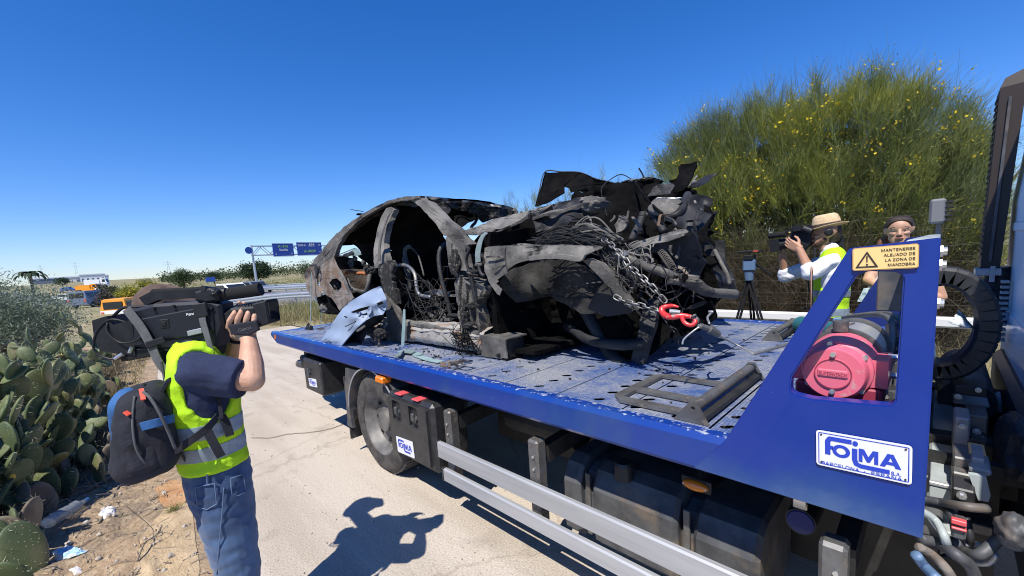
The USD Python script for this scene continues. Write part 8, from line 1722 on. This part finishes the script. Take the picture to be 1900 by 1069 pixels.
# twigs, straw and pebbles on the dirt
n = 2600; xy = np.c_[rq.uniform(-7.5, -2.2, n), np.zeros(n)]; xy[:, 1] = np.interp(-xy[:, 0], [2.6, 3.6, 4.6, 6, 8], [.2, .24, .26, .25, .3]) - 1.15 * rq.random(n) ** 1.2
zz = verge_z(xy[:, 0], xy[:, 1]); a = np.c_[xy, zz + .006]; az = rq.uniform(0, 6.28, n); L_ = .02 + .07 * rq.random(n) ** 2
b = a + np.c_[np.cos(az) * L_, np.sin(az) * L_, rq.normal(0, .012, n)]; b[:, 2] = np.maximum(b[:, 2], verge_z(b[:, 0], b[:, 1]) + .004)
solo('straw', blades(a[:1900], b[:1900], .0035, rq, .15, 2, .6), 'straw_litter', 'straw and dry stalks strewn over the dirt verge', 'straw', kind='stuff')
solo('small_twigs', [tube([p, (p + q) / 2 + rq.normal(0, .006, 3), q + (q - p) * .8], .0028, 4) for p, q in zip(a[1900:2350], b[1900:2350])], 'twig_grey', 'small grey twigs lying on the dirt verge', 'twigs', kind='stuff')
solo('pebbles', [lump(p + [0, 0, .002], (.006 + .016 * rq.random() ** 2,) * 3, i, 1, .5) for i, p in enumerate(a[2350:])], 'pebble', 'pebbles lying on the dirt verge', 'pebbles', kind='stuff')
def vz(p): return np.array([p[0], p[1], float(verge_z(np.array([p[0]]), np.array([p[1]]))[0])])
for k, (pa, pb_, r) in enumerate((((185, 975), (240, 880), .010), ((255, 1045), (300, 975), .006), ((60, 950), (215, 905), .008), ((150, 925), (290, 850), .012), ((90, 1010), (170, 935), .005))):
    p, q = vz(onz(*pa, .03)), vz(onz(*pb_, .03)); tw_ = thing('dry_branch', ['long grey dry branch in front of the hedge by the plastic bottle', 'thin brown stick lying on the sand beside the jeans', 'grey branch lying at the foot of the cacti', 'thick dry branch under the backpack', 'thin bent twig over the plastic bottle'][k], 'branch', p)
    mids = [p + (q - p) * t_ + rq.normal(0, .02, 3) + [0, 0, .02] for t_ in (.3, .6)]
    part(tw_, 'stick', tube(spline([p + [0, 0, .01], *mids, q + [0, 0, .015]], 5), np.linspace(r, r * .5, 16), 6), 'twig_grey', smooth=True)
    for j in range(4):
        s_ = p + (q - p) * (.25 + .18 * j); part(tw_, 'side_twig', tube(spline([s_ + [0, 0, .015], s_ + rq.normal(0, .04, 3) + [0, 0, .05], s_ + rq.normal(0, .09, 3) + [0, 0, .07]], 3), r * .35, 4), 'twig_grey')
wd = vz(onz(319, 945, .03)); rgw = np.random.default_rng(3); a = np.tile(wd, (90, 1)) + rgw.normal(0, .012, (90, 3)) * [1, 1, 0]
wt = thing('weed_tuft', 'small dry weed tuft growing on the pale sand by the jeans', 'weed', wd); part(wt, 'stalks', blades(a, a + rgw.normal(0, 1, (90, 3)) * [.05, .05, .015] + [0, 0, .045], .004, rgw, .2), 'green_grass', kind='stuff')
# reddish sand by the track and pale sand
def patch(px_poly, off, m, name):
    pts = [onz(x, y, .03)[:2] for x, y in px_poly]; pts = spline(np.c_[np.array(pts + pts[:1]), np.zeros(len(pts) + 1)], 5)[:-1, :2]
    solo(name, sheet(pts, lambda x, y: verge_z(x, y) + off, .05), m, kind='structure', smooth=True)
patch([(288, 905), (318, 888), (345, 895), (345, 925), (322, 940), (300, 935)], .006, 'red_sand', 'sand')
M('pale_sand', (0.48, 0.36, 0.22), 0.95, c2=(0.40, 0.29, 0.17), scale=5, bump=.012, bscale=60)
patch([(285, 960), (320, 935), (352, 935), (362, 1000), (366, 1069), (300, 1069), (250, 1069), (262, 1000)], .005, 'pale_sand', 'sand')

# ---------------- litter
M('clear_plastic', (0.85, 0.9, 0.92), 0.12, trans=.85, spec=.5)
b0, b1 = vz(onz(92, 1000, .03)) + [0, 0, .045], vz(onz(164, 951, .03)) + [0, 0, .045]
bt_ = thing('plastic_bottle', 'crumpled clear plastic bottle lying under the cacti', 'bottle', b0 - [0, 0, .045]); bd_ = nrm(b1 - b0); bl_ = np.linalg.norm(b1 - b0)
part(bt_, 'bottle_body', wobble(lathe(b0, bd_, [(0, .001), (.002, .034), (.02, .042)] + [(.02 + (bl_ * .68) * t_, .042 + .003 * math.sin(t_ * 40)) for t_ in np.linspace(0.02, 1, 22)] + [(bl_ * .82, .030), (bl_ * .93, .016), (bl_ * .99, .014), (bl_, .001)], 22), .008, 12), 'clear_plastic', smooth=True)
part(bt_, 'cap', cyl(b1 - bd_ * .005, b1 + bd_ * .018, .0165, n=14), 'pack_blue')
M('blue_wrapper', (0.30, 0.50, 0.66), .5, c2=(.62, .66, .68), scale=22, lo=.48, hi=.54)
def litter(name, label, px_poly, h, m, seed):
    pts = [vz(onz(x, y, .03)) for x, y in px_poly]; lo_ = [p + [0, 0, .004] for p in pts]; hi_ = [p + [0, 0, h] for p in pts]
    solo(name, wobble(refine(hull(lo_ + [np.mean(pts, 0) + (q - np.mean(pts, 0)) * .75 for q in hi_]), .012), .022, 26, seed), m, label, 'litter')
litter('blue_wrapper', 'crumpled blue and white wrapper on the dirt, bottom left', [(100, 1030), (125, 1020), (158, 1020), (160, 1030), (130, 1042), (105, 1046)], .035, 'blue_wrapper', 2)
litter('white_rag', 'white rag lying near the bottle on the dirt', [(183, 962), (200, 950), (218, 946), (214, 958), (192, 968)], .03, 'white_plate', 3)
litter('paper_scrap', 'small pale paper scrap nearest the bottom picture edge', [(128, 1062), (145, 1055), (152, 1062), (138, 1068)], .015, 'white_plate', 4)

# ---------------- far traffic and buildings
M('orange_paint', (0.80, 0.30, 0.02), .4); M('red_paint', (0.55, 0.10, 0.05), .35); M('car_white', (.75, .76, .78), .3); M('car_blue', (.04, .12, .40), .3); M('car_grey', (.13, .16, .22), .35); M('far_wall', (.66, .64, .60), .8); M('window_dark', (.02, .025, .03), .12)
def car_box(p, hd, L_, W_, H_, m, name, label, kind, roofm=None, group=None):
    d = nrm([hd[0], hd[1], 0]); s = np.array([-d[1], d[0], 0]); Rm = np.stack([d, s, [0, 0, 1.0]], 1); p = np.asarray(p, float)
    t = thing(name, label, {'van': 'van', 'car': 'car', 'truck': 'truck'}[kind], p, group)
    f = lambda pts: hull([p + d * a * L_ + s * b * W_ + np.array([0, 0, c * H_]) for a, b, c in pts])
    yy_ = (-.5, .5); yi = (-.42, .42)
    if kind == 'car':
        part(t, 'body', f([(a, b, c) for b in yy_ for a, c in ((-.5, .2), (-.5, .58), (.5, .2), (.5, .50), (.2, .62), (-.45, .64))]), m); part(t, 'cabin', f([(a, b, c) for b in yy_ for a, c in ((-.42, .62), (.22, .6))] + [(a, b, 1.0) for b in yi for a in (-.30, .05)]), m)
        [part(t, 'side_window', f([(a, b * 1.01, c) for b in (sd * .5, sd * .46) for a, c in ((-.36, .66), (.14, .65), (.02, .92), (-.28, .92))]), 'window_dark') for sd in (-1, 1)]; part(t, 'windscreen', f([(.225, b * .8, .64) for b in yy_] + [(.09, b, .93) for b in yi] + [(.215, b * .8, .64) for b in yy_]), 'window_dark'); part(t, 'rear_window', f([(-.43, b * .8, .66) for b in yy_] + [(-.325, b, .94) for b in yi] + [(-.42, b * .8, .66) for b in yy_]), 'window_dark')
    elif kind == 'van':
        part(t, 'body', f([(a, b, c) for b in yy_ for a, c in ((-.5, .18), (-.5, .55), (.5, .18), (.5, .48), (.28, .56))]), m); part(t, 'cabin', f([(a, b, .55) for b in yy_ for a in (-.5, .3)] + [(a, b, c) for b in yi for a, c in ((-.48, .97), (-.40, 1.0), (.12, 1.0))]), roofm or m)
        for sd in (-1, 1):
            for a0, a1 in ((-.45, -.25), (-.22, -.02), (.01, .20)): part(t, 'side_window', f([(a, sd * b, c) for a, c, b in ((a0, .58, .50), (a1, .58, .50), (a0, .88, .46), (a1 - .02, .88, .46), (a0, .58, .47), (a1, .88, .42))]), 'window_dark')
        part(t, 'rear_window', f([(-.505, b, c) for b in (-.36, .36) for c in (.60, .88)] + [(-.49, b, c) for b in (-.36, .36) for c in (.60, .88)]), 'window_dark'); part(t, 'windscreen', f([(.29, b, .58) for b in (-.42, .42)] + [(.145, b, .95) for b in (-.38, .38)] + [(.27, b, .58) for b in (-.42, .42)]), 'window_dark')
        for b in (-.42, .42): part(t, 'tail_lamp', f([(-.508, b + db, c) for db in (-.05, .05) for c in (.35, .5)] + [(-.49, b + db, c) for db in (-.05, .05) for c in (.35, .5)]), 'red_paint')
    else:
        part(t, 'load_body', f([(a, b, c) for b in yy_ for a in (-.5, .18) for c in (.35, .92)]), m); part(t, 'cab', f([(a, b, c) for b in yi for a, c in ((.22, .2), (.22, 1.0), (.5, .2), (.5, .55), (.44, 1.0))]), roofm or m); part(t, 'windscreen', f([(.503, b, .58) for b in (-.38, .38)] + [(.45, b, .92) for b in (-.38, .38)] + [(.49, b, .58) for b in (-.38, .38)]), 'window_dark'); part(t, 'chassis', f([(a, b, c) for b in yi for a in (-.48, .48) for c in (.2, .34)]), 'black_steel')
        [part(t, 'side_window', f([(a, b, c) for b in (sd * .425, sd * .41) for a in (.30, .43) for c in (.6, .9)]), 'window_dark') for sd in (-1, 1)]
    for a in (-.32, .32):
        for b in (-1, 1):
            c_ = p + d * a * L_ + s * b * W_ * .46; r_ = min(.33, .22 * H_) if kind != 'truck' else .45
            part(t, 'wheel', cyl(c_ - s * .1 + [0, 0, r_], c_ + s * .1 + [0, 0, r_], r_, n=14), 'rubber')
    return t
def onroad(px, dist, dz=0.1): p = EYE + ray(px, 535) * dist; return np.array([p[0], p[1], float(gz(p[0], p[1])) + dz])
vp0 = onroad(242, 44, 0); vp0[2] = onx(234, 552, vp0[0])[2] - 1.85
car_box(vp0, [-1, .75, 0], 4.0, 1.75, 1.85, 'car_white', 'orange_van', 'orange and white van parked behind the cactus hedge', 'van', 'orange_paint')
for k, (px, D, m, rm, kind, L_, W_, H_, lb_, hd) in enumerate(((164, 190, 'orange_paint', 'orange_paint', 'truck', 5.6, 2.2, 2.5, 'larger orange truck on the far motorway at left', (.5, .86)), (172, 168, 'orange_paint', 'car_white', 'truck', 4.2, 2.0, 1.8, 'smaller orange truck in front of the larger orange one', (.5, .86)), (182, 235, 'car_white', 'car_white', 'truck', 7.0, 2.5, 3.6, 'white truck behind the orange trucks', (.4, .9)),
        (127, 215, 'car_blue', None, 'car', 4.2, 1.75, 1.45, 'blue car on the far road at left', (.6, .8)), (130, 108, 'car_white', None, 'car', 4.3, 1.75, 1.45, 'white car parked beyond the cactus hedge', (.6, .8)), (172, 64, 'car_grey', None, 'van', 4.4, 1.8, 1.75, 'grey blue van parked beyond the cactus hedge', (-.8, .6)))):
    p = onroad(px, D, .0); car_box(p, hd, L_, W_, H_, m, {'truck': 'orange_truck' if 'orange' in m else 'white_truck', 'car': 'parked_car', 'van': 'parked_van'}[kind], lb_, kind, rm)
for px, t_, m, lb_ in ((432, 4.6, 'car_white', 'white car driving on the motorway behind the long microphone'), (475, 11.5, 'car_grey', 'dark car on the far carriageway beside the gantry post')):
    # where the sight line crosses that lane
    r = ray(px, 530); k_ = np.dot(H0 + HN * t_ - EYE, HN) / np.dot(r, HN); p = EYE + r * k_; p = np.array([p[0], p[1], float(gz(p[0], p[1])) + .1]); car_box(p, HD, 4.3, 1.75, 1.42, m, 'passing_car', lb_, 'car')
for k, (px, D, w, h, lb_) in enumerate(((150, 420, 30, 3.2, 'long pale warehouse on the left horizon'), (176, 400, 12, 4.2, 'small white building behind the white truck'), (92, 420, 16, 3.2, 'low blue grey shed left of the stone pine'))):
    p = onroad(px, D, 0); b = thing('warehouse', lb_, 'building', p); part(b, 'wall', bx(p + [0, 0, h / 2 - .5], (8, w, h + 1)), ['far_wall', 'car_white', 'car_grey'][k]); part(b, 'roof', hull([p + [x, y, z] for x in (-4.3, 4.3) for y in (-w / 2 - .3, w / 2 + .3) for z in (h + .01, h + .2)] + [p + [0, y, h + .9] for y in (-w / 2, w / 2)]), 'galvanised')
    for q in range(5): part(b, 'door', bx(p + [4.02, -w * .4 + q * w * .2, h * .3], (.1, w * .08, h * .5)), 'car_grey')
for k, (px, D, h, lb_) in enumerate(((83, 420, 16, 'thin lattice mast on the far left horizon'), (148, 420, 17, 'thin lattice mast right of the stone pine'), (319, 300, 13, 'thin pole on the horizon left of the green tree'))):
    p = onroad(px, D, 0); h *= .8; b = thing('power_mast', lb_, 'mast', p)
    for sx in (-1, 1):
        for sy in (-1, 1): part(b, 'leg', tube([p + [sx * .9, sy * .9, 0], p + [sx * .1, sy * .1, h]], .05, 5), 'galvanised')
    part(b, 'cross_arm', [beam(p + [0, -2.2, h * z], p + [0, 2.2, h * z], .07, .07) for z in (.8, .93)], 'galvanised')
p = onroad(393, 110, 0); b = thing('small_road_sign', 'small blue road sign beside the far motorway above the camera', 'road sign', p)
part(b, 'post', tube([p, p + [0, 0, 2.6]], .05, 8), 'galvanised'); part(b, 'panel', bx(p + [0.06, 0, 2.3], (.04, 1.7, 1.0)), 'road_sign_blue')
